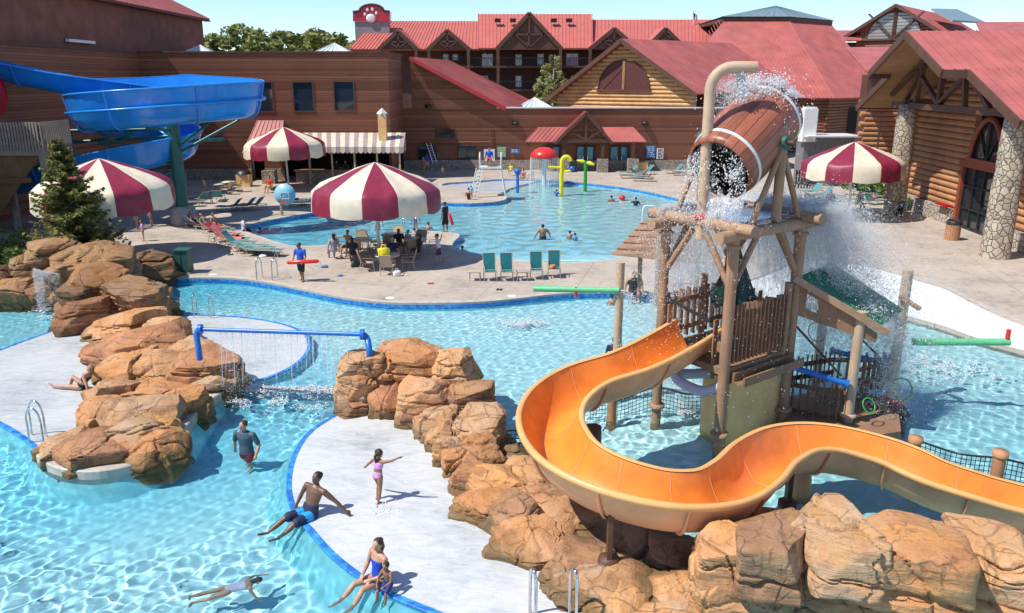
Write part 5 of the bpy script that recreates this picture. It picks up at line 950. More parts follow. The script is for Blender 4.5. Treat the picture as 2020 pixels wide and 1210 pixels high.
# green spray cannons
for nm, a, b, rr, cap, lb in (('w', D(1053, 570, 21.6), D(1222, 573, 21.0), .085, None, 'mint green horizontal spray pipe on a tan post over the far water'), ('e', D(1800, 675, 20.6), D(1992, 675, 20.2), .1, 1, 'mint green horizontal spray pipe with a red upright nozzle by the white shore')):
    t_ = thing('spray_pipe', lb, 'spray pipe', (b.x, b.y, WZ)); mb = MB(); mb.tube([a, b], rr, 12); mb.build('pipe', MT['mint'], t_)
    if cap: mb = MB(); q = b+Vector((-.08, 0, .05)); mb.tube([q, q+Vector((0, 0, .3))], .06, 10); mb.build('nozzle', MT['red'], t_)
    else: mb = MB(); q = a.lerp(b, .5); mb.tube([q+Vector((0, -.03, .08)), q+Vector((0, -.03, -.2))], .04, 8); mb.build('nozzle', MT['red'], t_); mb = MB(); mb.tube([(b.x+.02, b.y+.12, -1.25), (b.x+.02, b.y+.12, D(1222, 518, 21.1).z)], .12, 12); o_ = mb.build('post', MT['tanpost'], t_); o_.cycles.is_caustics_receiver = True
# ================================================================ BLUE SPRAY PIPE between the rocks
bp_ = thing('water_curtain_pipe', 'blue elbowed pipe bridging two rock outcrops with a curtain of water', 'pipe', G(560, 760)); a0 = D(392, 690, 20.9); a1 = D(388, 652, 21.0); b1 = D(722, 662, 20.2); b0 = D(728, 688, 20.0); mid_ = [a1+Vector((.02, 0, 0)), a1+Vector((.08, 0, .06))]
mb = MB(); mb.tube(catmull([a0-Vector((0, 0, .3)), a0, a1+Vector((-.01, 0, -.1)), a1+Vector((.12, 0, .03))], 5), .085, 10); mb.build('elbow', MT['bluepaint'], bp_); mb = MB(); mb.tube(catmull([b0-Vector((0, 0, .3)), b0, b1+Vector((.02, 0, -.08)), b1+Vector((-.1, 0, .03))], 5), .085, 10); mb.build('elbow', MT['bluepaint'], bp_)
mb = MB(); pa_, pb_ = a1+Vector((.1, 0, .03)), b1+Vector((-.1, 0, .03)); mb.tube([pa_, pb_], .06, 10); mb.build('pipe', MT['bluepaint'], bp_)
for q in (pa_, pb_): mb = MB(); mb.tube([q-Vector((.05, 0, 0)), q+Vector((.05, 0, 0))], .15, 12); mb.build('flange', MT['bluepaint'], bp_)
# ================================================================ BLUE RAFT SLIDE and its steel
bs_ = thing('blue_slide', 'big looping blue raft slide with ribbed walls on green steel supports', 'slide', (-20.4, 48, 0))
BP = [(-42, 50.5, 10.8), (-36, 50, 9.9), (-31.5, 49.6, 8.9), (-27, 50.3, 7.95), (-22, 52.2, 7.2), (-17.8, 51.6, 6.9), (-15.9, 48.9, 6.7), (-17.3, 46.4, 6.55), (-20.6, 45.3, 6.3), (-23.7, 46.0, 6.05), (-25.2, 48.6, 5.8), (-24.2, 51.0, 5.3), (-22.6, 52.0, 4.8), (-21.0, 51.4, 4.4), (-20.3, 49.4, 4.1), (-21.8, 47.9, 3.7), (-25, 48.1, 3.0), (-29.5, 49, 2.2), (-34, 50, 1.5)]
bpts = catmull([Vector(p)+Vector((0, 0, .75)) for p in BP], 5); kk = len(bpts); fr = lambda i: i/5
HLs = [(.0 if fr(i) < 3 else .0) for i in range(kk)]; 
def hgt(i, sd):
    t = fr(i)
    if sd == 0: return .95*max(0, min(1, (t-3.2)/1.0))*max(0, min(1, (10.5-t)/.8)) + (.5 if t > 11 else 0)
    return .05
flume(bs_, bpts, 2.0, 1.05, ex=2.3, rr_=.07, th=.06, rim=.12, mats=('blue', 'blue', 'blue'), hl=[hgt(i, 0) for i in range(kk)], hr=[hgt(i, 1) for i in range(kk)], ribs=6)
fp_ = []
for i in range(16, 54):
    t_ = (bpts[i+1]-bpts[i-1]); t_.z = 0; t_.normalize(); s_ = Vector((t_.y, -t_.x, 0)); fp_.append(bpts[i]-s_*1.07+Vector((0, 0, -.05)))
mb = MB(); mb.tube(fp_, .075, 6); mb.build('flange', MT['blue'], bs_)
def gsteel(a, b, r=.09, m='green_steel', nm='strut'): mb = MB(); mb.tube([a, b], r, 8); mb.build(nm, MT[m], stl)
stl = thing('slide_support', 'green steel column and branching struts under the blue raft slide', 'support', (-20.1, 48, 0)); mb = MB(); mb.tube([(-20.1, 48, .5), (-20.1, 48, 6.0)], .36, 16); mb.build('column', MT['green_steel'], stl); mb = MB(); mb.lathe([(.75, 0), (.75, 1.0), (.5, 1.02), (.5, 1.1), (.36, 1.1)], 16, c=(-20.1, 48, 0)); mb.build('footing', MT['deck'], stl)
for a, b in (((-20.1, 48, 5.6), (-20.6, 45.6, 5.9)), ((-20.1, 48, 4.6), (-17.4, 46.6, 6.1)), ((-20.1, 48, 4.2), (-16.3, 48.6, 6.2)), ((-20.1, 48, 5.7), (-26.5, 47.8, 5.6)), ((-20.1, 48, 5.3), (-26.5, 48.4, 4.9)), ((-20.1, 48, 3.5), (-24.6, 47.9, 4.9)), ((-20.1, 48, 4.9), (-18.2, 51, 4.9)), ((-20.1, 48, 3.3), (-22.3, 47.0, 2.5)), ((-24.5, 47.8, 5.5), (-22, 48, 4.2)), ((-22.5, 48, 5.5), (-24.4, 47.8, 4.9)), ((-26.5, 48, 5.7), (-32, 47, 5.6)), ((-26.5, 48, 5.3), (-32, 47, 5.0)), ((-20.1, 48, 3.9), (-26, 47.5, 3.2))): gsteel(Vector(a), Vector(b))
mb = MB(); mb.tube([(-26.5, 48.2, 0), (-26.5, 48.2, 5.6)], .3, 12); mb.build('column', MT['green_steel'], stl)
rt = thing('red_slide', 'end of a dark red enclosed slide tube beside the timber stair deck', 'slide', (-29.5, 46, 0)); mb = MB(); pt = [Vector((-36, 47.5, 8.9)), Vector((-32, 46.4, 8.1)), Vector((-29.2, 46, 7.7))]; mb.tube(catmull(pt, 5), 1.15, 18, cap=False); mb.build('tube', MT['redfab'], rt); mb = MB(); q = pt[2]; mb.tube([q-Vector((.08, 0, 0)), q+Vector((.08, .0, 0))], 1.24, 18); mb.build('flange', MT['redfab'], rt); mb = MB(); mb.tube([(-32, 46.4, 0), (-32, 46.4, 7.0)], .2, 10); mb.build('column', MT['green_steel'], rt)
st_ = thing('stair_deck', 'grey weathered timber stair deck with baluster railing on brown posts', 'deck', (-30, 44, 0)); xd = D(84, 290, 44).x; zd = D(84, 291, 44).z
mb = MB(); mb.box2((-40, 44, zd-.45), (xd, 47, zd)); mb.build('platform', MT['greywood'], st_); mb = MB()
for x in np.arange(-34, xd, .17): mb.box2((x-.045, 43.92, zd-.2), (x+.045, 43.98, zd+1.35))
for y in np.arange(44, 47, .17): mb.box2((xd+.0, y-.045, zd-.2), (xd+.06, y+.045, zd+1.35))
mb.box2((-34, 43.985, zd+1.2), (xd+.05, 44.08, zd+1.32)); mb.box2((-34, 43.985, zd+.15), (xd+.05, 44.05, zd+.27)); mb.build('railing', MT['greywood'], st_)
for x, y in ((xd-.2, 44.2), (xd-.2, 46.8), (-31, 44.3), (-28.7, 45.5)): mb = MB(); mb.box2((x-.14, y-.14, 0), (x+.14, y+.14, zd-.45)); mb.build('post', MT['greywood'], st_)
for a, b in (((xd-.3, 44.4, zd-.5), (-31, 44.4, 1)), ((-31, 44.1, zd-1.8), (xd-1, 44.1, zd-1.8))): mb = MB(); mb.bar(a, b, .12, .3); mb.build('brace', plain('brown_brace', (.16, .085, .03), .7) if a[2] > zd-.6 else bpy.data.materials['brown_brace'], st_)
mb = MB(); mb.slab([(xd-.4, 44.3, zd-.5), (-34, 44.3, zd-.5), (-34, 44.3, .4), (-29.6, 44.3, .4)], .1); mb.build('plank_skirt', wood('brown_plank', (.2, .11, .045), 2), st_)
# ================================================================ FURNITURE AND POOL FITTINGS
def make_lounger(label, group, back=.75):
    t = thing('sun_lounger', label, 'sun lounger', group=group); L = 1.9; W = .62; h = .34; xb = .62; bx, bz = -xb-.0, 0
    tip = (-.95+.0*back, h+.72*math.sin(back)); px = -.25; tip = (px-.72*math.cos(back), h+.72*math.sin(back))
    mb = MB()
    for s in (-1, 1):
        y = s*W/2; mb.tube([(.95, y, h), (px, y, h), (-.92, y, h)], .02, 6); mb.tube([(px, y, h), (tip[0], y, tip[1])], .02, 6)
    for x in (.95, px, -.92): mb.tube([(x, -W/2, h), (x, W/2, h)], .018, 6)
    mb.tube([(tip[0], -W/2, tip[1]), (tip[0], W/2, tip[1])], .018, 6); mb.build('frame', MT['tanmetal'], t)
    for x in (-.8, .75):
        for s in (-1, 1): mb = MB(); y = s*W/2; mb.tube([(x-.1, y, 0), (x, y, h), (x+.1, y, 0)], .018, 6); mb.build('leg', MT['tanmetal'], t)
    for nm, a, b in (('seat', (px+.02, h+.01), (.93, h+.01)), ('backrest', (tip[0]+.01, tip[1]), (px-.01, h+.01))):
        mb = MB(); k = 8; V = []; 
        for i in range(k+1):
            f = i/k; sag = -.035*math.sin(math.pi*f)
            for y in (-W/2+.01, 0, W/2-.01): V.append((a[0]+(b[0]-a[0])*f, y, a[1]+(b[1]-a[1])*f+sag-.012*(y == 0)))
        mb.add(V, [(i*3+j, (i+1)*3+j, (i+1)*3+j+1, i*3+j+1) for i in range(k) for j in range(2)], 0, True); mb.add([(x, y, z-.02) for x, y, z in V], [(i*3+j+1, (i+1)*3+j+1, (i+1)*3+j, i*3+j) for i in range(k) for j in range(2)], 0, True); mb.build(nm, MT['teal'], t)
    return t
GL_ = 'teal sling loungers round the pools'
lo_up = make_lounger('x', GL_, .8); lo_fl = make_lounger('x', GL_, .12); first = {0: True, 1: True}
def lounger(px, py, rz, label, flat=0, z=0.0):
    src = lo_fl if flat else lo_up; loc = G(px, py, z)
    if first[flat]: src.location = loc; src.rotation_euler = (0, 0, rz); src['label'] = label; first[flat] = False; return src
    return dup(src, loc, rz, label)
# a lounger's head is at -x; rz turns the foot direction
for k, (px, py, fl, ds) in enumerate(((470, 489, 0, 'nearest the sunbather on the red towel, bare'), (492, 496, 1, 'flat bare one second past the red towels'), (506, 500, 1, 'flat bare one third past the red towels'), (522, 505, 1, 'flat bare one nearest the pool ladder'), (458, 482, 0, 'under the salmon red towel'), (447, 477, 0, 'under the sunbather on red'))):
    lounger(px, py, R(-8), 'teal lounger by the lifeguard, '+ds, fl)
for k, (px, py, fl, rz, ds) in enumerate(((397, 452, 0, R(-20), 'with the sunbather in dark trunks by the grey column'), (416, 458, 0, R(-20), 'with the sunbather in red shorts'), (385, 446, 0, R(-20), 'empty, right beside the grey column footing'), (432, 462, 0, R(-20), 'empty, next to the seated pool-edge woman'))): lounger(px, py, rz, 'teal lounger at the round plaza, '+ds, fl)
for k, (px, py, fl, rz, ds) in enumerate(((455, 417, 0, R(175), 'flat seat catching sun near the teal table'), (483, 415, 0, R(170), 'middle one of the sunlit trio'), (500, 413, 0, R(168), 'closest to the hoop'), (395, 401, 0, R(150), 'raised back, beside the slide column'), (432, 397, 0, R(100), 'in the shade of the blue slide, facing the bar'), (372, 408, 0, R(10), 'half behind the slide column'))): lounger(px, py, rz, 'teal lounger on the sunny plaza, '+ds, fl)
for k, (px, py, fl, rz, ds) in enumerate(((1240, 346, 0, R(190), 'before the entrance doors'), (1257, 349, 0, R(20), 'turned to the pool with raised back'), (1272, 345, 0, R(200), 'nearest the planter box'), (1268, 358, 0, R(170), 'standing a little forward of the others'), (1243, 352, 1, R(180), 'lying flat'), (1330, 342, 0, R(190), 'under the falling drops'), (1345, 346, 0, R(185), 'closest to the tall pipe'), (1262, 353, 0, R(150), 'crossing behind the forward one'))): lounger(px, py, rz, 'teal lounger by the entrance wall, '+ds, fl)
for k, (px, py, fl, rz, ds) in enumerate(((1600, 385, 0, R(200), 'behind the barrel stand'), (1620, 392, 0, R(185), 'before the picket fence'), (1640, 397, 1, R(170), 'flat, left of the umbrella pole'), (1715, 396, 1, R(185), 'flat, past the umbrella pole'), (1722, 404, 0, R(25), 'raised back, closest to the stone column'), (1730, 388, 0, R(35), 'before the small bush'), (1702, 386, 0, R(35), 'between the bush and the umbrella pole'), (1612, 405, 0, R(20), 'nearest the splash'), (1690, 402, 1, R(175), 'long flat one in front of the pole'))): lounger(px, py, rz, 'teal lounger under the cabin-side umbrella, '+ds, fl)
# towels
def towel(px, py, rz, m, label, z=.4, L=1.1, bk=True):
    p = G(px, py); t = thing('towel', label, 'towel', p, rz); mb = MB(); V = []
    for i in range(9):
        x = -.95+i*.2 if bk else -.5+i*.13
        zz = z+(max(0, -.25-x)*1.0 if bk else 0)
        for y in (-.36, -.12, .12, .36): V.append((x, y, zz+.02*noise.noise(Vector((x*4, y*4, px)))-(.12 if abs(y) > .3 else 0)))
    mb.add(V, [(i*4+j, (i+1)*4+j, (i+1)*4+j+1, i*4+j+1) for i in range(8) for j in range(3)], 0, True); o = mb.build('cloth', m, None); o.parent = t
tr = mk_fabric('red_towel', (.55, .04, .05)); ts = mk_fabric('salmon_towel', (.66, .16, .15)); tw = mk_fabric('white_towel', (.7, .72, .75))
towel(447, 477, R(-8), tr, 'red towel draped over the lounger under the sunbather'); towel(458, 482, R(-8), ts, 'salmon red towel on the lounger beside the sunbather'); towel(385, 446, R(-20), tw, 'white towel over the lounger by the grey footing')
# upright sling chairs at the edge of the lazy river
def make_chair(label, group, sling='tansling', metal='tanmetal', tall=1.0):
    t = thing('sling_chair', label, 'chair', group=group); h = .42; W = .54; mb = MB()
    for s in (-1, 1):
        y = s*W/2; mb.tube([(.27, y, h), (-.22, y, h-.03), (-.42, y, h+.55*tall)], .018, 6); mb.tube([(.27, y, h), (.25, y, .64), (-.28, y, .66)], .016, 6)
    mb.tube([(-.42, -W/2, h+.55*tall), (-.42, W/2, h+.55*tall)], .016, 6); mb.tube([(.27, -W/2, h), (.27, W/2, h)], .016, 6); mb.build('frame', MT[metal], t)
    for x0, x1 in ((.27, .29), (-.2, -.32)):
        for s in (-1, 1): mb = MB(); mb.tube([(x0, s*W/2, h), (x1, s*W/2, 0)], .017, 6); mb.build('leg', MT[metal], t)
    for nm, a, b in (('seat', (.26, h+.012), (-.21, h-.01)), ('backrest', (-.225, h), (-.415, h+.54*tall))): mb = MB(); mb.slab([(a[0], -W/2+.02, a[1]), (a[0], W/2-.02, a[1]), (b[0], W/2-.02, b[1]), (b[0], -W/2+.02, b[1])], .015); mb.build(nm, MT[sling], t)
    return t
MT['darkteal'] = mk_fabric('dark_teal_sling', (.018, .16, .17)); tc = make_chair('x', 'teal chairs on the lazy river edge', 'darkteal', 'tanmetal', 1.3)  # teal sling with the shade of the backlit chairs put into its colour
for k, (px, py, ds) in enumerate(((967, 553, 'first of four, beside the low side table'), (1000, 553, 'second of four, next to the middle side table'), (1058, 550, 'third of four, past the middle side table'), (1093, 547, 'last of four'))):
    l = 'tall teal chair on the river edge, '+ds
    if k == 0: tc.location = G(px, py); tc.rotation_euler = (0, 0, R(-82)); tc['label'] = l
    else: dup(tc, G(px, py), R(-82-3*k), l)
def make_table(label, group, r=.6, h=.72, cols='tanmetal', square=False):
    t = thing('table', label, 'table', group=group); mb = MB()
    if square: mb.box((0, 0, h), (.55, .5, .04))
    else: mb.lathe([(0, h+.02), (r, h+.02), (r, h-.02), (0, h-.02)], 24)
    mb.build('tabletop', MT['cream' if not square else 'tansling'], t)
    for k in range(4): a = math.pi/4+k*math.pi/2; q = .75 if not square else .45; mb = MB(); x, y = (r*q*math.cos(a), r*q*math.sin(a)) if not square else (.24*(1 if math.cos(a) > 0 else -1), .21*(1 if math.sin(a) > 0 else -1)); mb.tube([(x*.9, y*.9, h-.02), (x, y, 0)], .018, 6); mb.build('leg', MT[cols], t)
    return t
s1 = make_table('low tan side table before the first teal chair', 'side tables by the teal chairs', .3, .4, square=True); s1.location = G(937, 553); dup(s1, G(1030, 553), R(5), 'low tan side table between the second and third teal chairs')
tb = make_table('x', 'round tables under the large umbrella'); tch = make_chair('x', 'tan chairs round the umbrella tables'); TB_ = [((765, 533), 'round pale table nearest the lazy river, with bottles on it'), ((712, 500), 'round table with the man resting his arms'), ((775, 490), 'round table behind the umbrella pole'), ((820, 500), 'round table nearest the boy in the white shirt')]
rg_ = random.Random(5); fc = True
side = ['on its pool side', 'on its bar side', 'on its rock side', 'facing the cabin', 'facing the slide']
for k, (p, l) in enumerate(TB_):
    q = G(*p)
    if k == 0: tb.location = q; tb['label'] = l
    else: dup(tb, q, k, l)
    for j, an in enumerate((.1, 1.6, 3.2, 4.75)):
        an += rg_.uniform(-.15, .15); pos = q+Vector((math.cos(an), math.sin(an), 0))*.95; lb = 'tan chair, '+l.replace('round ', '').replace('with the man resting his arms', 'of the man').split(',')[0]+', '+('on its cabin side', 'on its bar side', 'on its spruce side', 'on its river side')[j]
        if fc: tch.location = pos; tch.rotation_euler = (0, 0, an+math.pi); tch['label'] = lb; fc = False
        else: dup(tch, pos, an+math.pi+rg_.uniform(-.3, .3), lb)
tf = make_table('dark round table of the bar plaza next to the wall', 'cafe tables by the hall wall'); tf.location = G(430, 382); tf2 = dup(tf, G(452, 377), .4, 'round table beside the planter at the hall corner')
for k, (px, py, rz, l) in enumerate(((414, 381, 0, 'tan chair at the cafe table, nearer the slide column'), (447, 384, 3, 'tan chair between the two cafe tables'), (468, 379, 3.2, 'tan chair at the cafe table, nearer the planter'))): dup(tch, G(px, py), rz, l)
# things on the tables
for k, (dx, dy, m, l) in enumerate(((.1, .1, 'bluepaint', 'blue bottle on the nearest round table'), (-.2, .05, 'red', 'red cup on the nearest round table'), (-.05, -.2, 'white', 'white cup on the nearest round table'))): p = G(765, 533); c = thing('cup', l, 'cup', p+Vector((dx, dy, .74))); mb = MB(); h = .22 if k == 0 else .13; mb.lathe([(0, 0), (.04, 0), (.045, h*.7), (.025 if k == 0 else .05, h), (0, h)], 10); o = mb.build('body', MT[m], None); o.parent = c
def bag(p, s, m, label):
    t = thing('bag', label, 'bag', p); mb = MB(); boulder_geo(mb, (0, 0, s*.45), (s*1.2, s*.7, s*.9), .3, int(p.x*91) % 999, n=8, p=3.5, nz=.06); o = mb.build('body', m, None, angle=40); o.parent = t; mb = MB(); mb.tube([(-.2*s, 0, .85*s), (-.15*s, 0, 1.15*s), (.15*s, 0, 1.15*s), (.2*s, 0, .85*s)], .025, 6); o = mb.build('handle', m, None); o.parent = t
bag(G(757, 508, .75), .5, MT['yellow'], 'yellow and black bag on top of the bin by the umbrella pole'); bag(G(700, 527), .35, MT['blackm'], 'black bag on the deck beside the nearest round table'); bag(G(783, 545), .3, MT['white'], 'white patterned bag hanging low by the nearest table')
bn = thing('waste_bin', 'square tan bin with a dark top next to the umbrella pole', 'bin', G(757, 512)); mb = MB(); q = G(757, 512); mb.box((q.x, q.y, .38), (.6, .55, .75)); mb.build('body', MT['tanwall'], bn)
tcn = thing('trash_can', 'wooden slatted trash can with a black lid outside the cabin doors', 'trash can', G(1877, 473)); q = tcn.location; mb = MB(); N_ = 20
for k in range(N_): a = 2*math.pi*k/N_; mb.box((q.x+.36*math.cos(a), q.y+.36*math.sin(a), .42), (.04, .105, .84), a)
mb.build('slats', MT['log'], tcn); mb = MB(); mb.lathe([(.38, .84), (.38, 1.0), (.3, 1.12), (.3, 1.02), (0, 1.02)], 20, c=(q.x, q.y, 0)); mb.build('lid', MT['blackm'], tcn)
p1_ = thing('planter_box', 'brown planter box beside the bar doorway', 'planter', G(483, 368)); q = p1_.location; mb = MB(); mb.prism([(q.x-.55, q.y-.4), (q.x+.55, q.y-.4), (q.x+.55, q.y+.4), (q.x-.55, q.y+.4)], 0, 1.0); mb.build('box', MT['tanwall'], p1_); mb = MB(); mb.lathe([(.6, 1.0), (.5, 1.25), (0, 1.35)], 10, c=(q.x, q.y, 0)); mb.build('lid', MT['blackm'], p1_)
p2_ = thing('planter_box', 'small brown planter box by the entrance doors', 'planter', G(1263, 338)); q = p2_.location; mb = MB(); mb.box((q.x, q.y, .45), (1.3, .8, .9)); mb.build('box', MT['tanwall'], p2_); mb = MB(); mb.box((q.x, q.y, .93), (1.4, .9, .07)); mb.build('rim', MT['plank'], p2_)
# green utility cabinet
ub = thing('utility_box', 'dark green utility cabinet on the deck behind the boulders', 'utility box', G(360, 540)); a = G(347, 541); b = G(373, 541); mb = MB(); wd = b.x-a.x; mb.box2((a.x, a.y, .06), (b.x, a.y+.6, 1.05)); mb.build('body', MT['utility'], ub); mb = MB(); mb.box2((a.x-.04, a.y-.04, 1.053), (b.x+.04, a.y+.64, 1.11)); mb.build('lid', MT['utility'], ub); mb = MB(); mb.box2((a.x-.05, a.y-.05, 0), (b.x+.05, a.y+.65, .06)); mb.build('plinth', MT['deck'], ub); mb = MB(); mb.box2(((a.x+b.x)/2-.01, a.y-.012, .1), ((a.x+b.x)/2+.01, a.y-.001, 1.0)); mb.build('door_gap', MT['blackm'], ub)
# basketball hoop
bh = thing('basketball_hoop', 'pale blue round basketball backboard on a post at the pool edge', 'basketball hoop', G(555, 426)); q = bh.location; m = MPP(560, 380, q.y); c = D(562, 384, q.y); mb = MB(); rr = 21*m; mb.lathe([(0, -.03), (rr, -.03), (rr, .03), (0, .03)], 28); mm = Matrix.Rotation(R(90), 4, 'X'); mb.v = [tuple(Matrix.Rotation(R(90), 3, 'X')@Vector(v)+c) for v in mb.v]; mb.build('backboard', plain('pale_blue_board', (.28, .58, .72), .35, .06, 2, 0), bh)
mb = MB(); mb.tube([(q.x, q.y+.15, 0), (q.x, q.y+.15, c.z-.2)], .09, 10); mb.build('post', MT['tanmetal'], bh); mb = MB(); mb.tube([(c.x+.25*math.cos(a), c.y-.3+.25*math.sin(a), c.z-rr*.75) for a in np.linspace(0, 6.28, 16, endpoint=False)], .02, 5, closed=True); mb.build('rim', MT['red'], bh); mb = MB()
for a, b in (((-.35, -.3), (-.35, .25)), ((-.35, .25), (.35, .25)), ((.35, .25), (.35, -.3)), ((.35, -.3), (-.35, -.3))): mb.bar((c.x+a[0]*rr*1.1, c.y-.04, c.z+a[1]*rr-.1*rr), (c.x+b[0]*rr*1.1, c.y-.04, c.z+b[1]*rr-.1*rr), .02, .04)
mb.build('target_outline', MT['white'], bh)
# handrails
def rail_pair(label, a0, a1, h, din, gap, dz=0, lean=0):
    """two hooped rails; a0 = foot of the first rail, din = run towards the water, gap = offset to the second"""
    t = thing('pool_handrail', label, 'handrail', a0)
    for k in (0, 1):
        p = Vector(a0)+Vector(gap)*k; d = Vector(din); pts = [p+Vector((0, 0, -.1)), p+Vector((0, 0, h*.55))]; n = 8
        for i in range(n+1): a = math.pi*(1-i/n); pts.append(p+d*.5+d*.5*math.cos(a)+Vector((0, 0, h*.62+h*.38*math.sin(a))))
        pts += [p+d*1.0+Vector((0, 0, h*.3)), p+d*1.15+Vector((0, 0, -.5+dz))]
        mb = MB(); mb.tube(catmull(pts, 3), .026, 8); o = mb.build('rail', MT['steel'], t); o.cycles.is_caustics_receiver = True
rail_pair('pair of steel hoop rails on the white beach beside the rock outcrop', G(92, 862, -.15), 0, .95, (-.42, .12, 0), (.2, -.45, 0)); rail_pair('pair of small steel rails at the far edge of the white beach', G(383, 628, -.15), 0, .9, (.02, .35, 0), (.62, .02, 0)); rail_pair('pair of steel ladder rails on the deck before the lifeguard with the red tube', G(518, 548), 0, .95, (-.12, -.4, 0), (.7, -.05, 0)); rail_pair('steel ladder rails at the activity pool behind the umbrella tables', G(795, 463), 0, 1.0, (.05, .55, 0), (.75, .0, 0)); 
t = thing('pool_handrail', 'tall steel rail posts on the white beach close to the camera', 'handrail', G(1056, 1225))
for px in (1056, 1136): p = G(px, 1240, -.15); mb = MB(); mb.tube(catmull([(p.x, p.y, -.15), (p.x, p.y, .75), (p.x-.05, p.y+.12, .88), (p.x-.08, p.y+.32, .6), (p.x-.08, p.y+.36, -.2)], 5), .028, 8); mb.build('rail', MT['steel'], t)
# kids' pool features
mf = thing('mushroom_fountain', 'red mushroom fountain on a pale blue stem raining water', 'fountain', G(1073, 367, WZ)); q = mf.location; c = D(1073, 308, q.y); mm_ = MPP(1073, 308, q.y); mb = MB(); rr = 28*mm_; mb.lathe([(0, .62*rr), (.35*rr, .58*rr), (.7*rr, .42*rr), (.93*rr, .2*rr), (1.0*rr, 0), (.95*rr, -.14*rr), (.5*rr, -.1*rr), (0, -.08*rr)], 28, c=(q.x, q.y, c.z)); mb.build('cap', MT['red'], mf); mb = MB(); mb.tube([(q.x, q.y, -1.2), (q.x, q.y, c.z)], .2, 14); mb.build('stem', plain('pale_blue_stem', (.50, .68, .74), .3), mf)
yp = thing('hooked_fountain', 'yellow hooked pipe fountain with side nozzles', 'fountain', G(1107, 385, WZ)); q = yp.location; top = D(1107, 312, q.y).z; mb = MB(); mb.tube([(q.x, q.y, -1.2), (q.x, q.y, top-.3)]+[(q.x+.35-.35*math.cos(a), q.y, top-.3+.4*math.sin(a)) for a in np.linspace(.3, math.pi*.95, 8)], .16, 12); mb.build('pipe', MT['yellow'], yp)
for z, dx in ((top-.75, -1.05), (top-1.05, .75)): mb = MB(); mb.tube([(q.x, q.y, z), (q.x+dx, q.y-.1, z+.05)], .1, 10); mb.build('nozzle', MT['yellow'], yp)
mb = MB(); mb.ball((q.x+.8, q.y-.2, top-.8), .2, 10); mb.build('ball', MT['bluepaint'], yp)
gp_ = thing('flower_fountain', 'green stem fountain with yellow petal spouts', 'fountain', G(1154, 377, WZ)); q = gp_.location; top = D(1154, 318, q.y).z; mb = MB(); mb.tube([(q.x, q.y, -1.2), (q.x, q.y, top)], .14, 12); mb.build('stem', MT['green'], gp_)
for an, ti in ((2.8, .25), (.2, -.15), (-.6, -.2)): mb = MB(); d = Vector((math.cos(an), math.sin(an)*.6, ti)); mb.tube([Vector((q.x, q.y, top-.1)), Vector((q.x, q.y, top-.1))+d*.3, Vector((q.x, q.y, top-.15))+d*.75], [.06, .16, .05], 10); mb.build('petal', MT['yellow'], gp_)
bj = thing('water_jet', 'short blue spouting post in the shallow kids water', 'fountain', G(1021, 380, WZ)); q = bj.location; mb = MB(); mb.tube([(q.x, q.y, -1.0), (q.x, q.y, 1.1)], .12, 10); mb.build('stem', MT['bluepaint'], bj); mb = MB(); mb.lathe([(.12, 1.1), (.32, 1.5), (.3, 1.62), (0, 1.62)], 12, c=(q.x, q.y, 0)); mb.build('head', MT['bluepaint'], bj)
# lifeguard chair
lc = thing('lifeguard_chair', 'tall white lifeguard chair with ladder on the concrete spit', 'lifeguard chair', G(968, 388)); q = Vector((lc.location.x, lc.location.y+.3, 0)); hs = D(968, 330, q.y).z; mb = None
for sx in (-1, 1):
    for sy in (-1, 1): mb = MB(); mb.tube([(q.x+sx*1.15, q.y+sy*.85, 0), (q.x+sx*.75, q.y+sy*.55, hs)], .05, 8); mb.build('leg', MT['whitemetal'], lc)
mb = MB(); mb.box((q.x, q.y, hs), (1.7, 1.3, .1)); mb.build('platform', MT['whitemetal'], lc); mb = MB(); mb.box((q.x-.1, q.y+.1, hs+.5), (.8, .6, .06)); mb.box((q.x-.1, q.y+.42, hs+.9), (.8, .05, .8)); mb.build('seat', MT['whitemetal'], lc); mb = MB()
for sx in (-1, 1): mb.tube(catmull([(q.x+sx*.8, q.y-.6, hs), (q.x+sx*.8, q.y-.55, hs+.9), (q.x+sx*.8, q.y+.5, hs+1.0), (q.x+sx*.8, q.y+.6, hs)], 4), .045, 8)
mb.build('armrail', MT['whitemetal'], lc); mb = MB()
for s in (-.25, .25): mb.tube([(q.x-1.25+s, q.y-.95, 0), (q.x-.8+s, q.y-.6, hs)], .035, 6)
for k in range(1, 8): t_ = k/8; x = q.x-1.25+.45*t_; y = q.y-.95+.35*t_; mb.tube([(x-.25, y, hs*t_), (x+.25, y, hs*t_)], .03, 6)
mb.build('ladder', MT['whitemetal'], lc)
wr_ = thing('water_toy', 'white chrome gate frame at the pool edge by the plank shelter', 'handrail', G(1267, 452)); q = wr_.location; mb = MB()
mb.tube(catmull([(q.x, q.y, -.3), (q.x, q.y, 1.2), (q.x+.35, q.y, 1.35), (q.x+.7, q.y, 1.2), (q.x+.7, q.y, -.3)], 4), .05, 8); mb.build('rail', MT['whitemetal'], wr_)
wl_ = thing('wall_ladder', 'white ladder leaning on the hall wall beside the dark door', 'ladder', D(858, 322, 77)); a = D(858, 322, 77.2); b = D(845, 283, 78.1); mb = MB()
for s in (-.2, .2): mb.bar(a+Vector((s, 0, 0)), b+Vector((s, 0, 0)), .07, .07)
for k in range(1, 8): c = a.lerp(b, k/8); mb.bar(c-Vector((.2, 0, 0)), c+Vector((.2, 0, 0)), .04, .04)
mb.build('frame', MT['whitemetal'], wl_)
ba = thing('beach_ball', 'small orange ball floating in the activity pool', 'ball', G(1227, 394, WZ)); mb = MB(); mb.ball((0, 0, .12), .24, 12); o = mb.build('ball', MT['red'], None); o.parent = ba
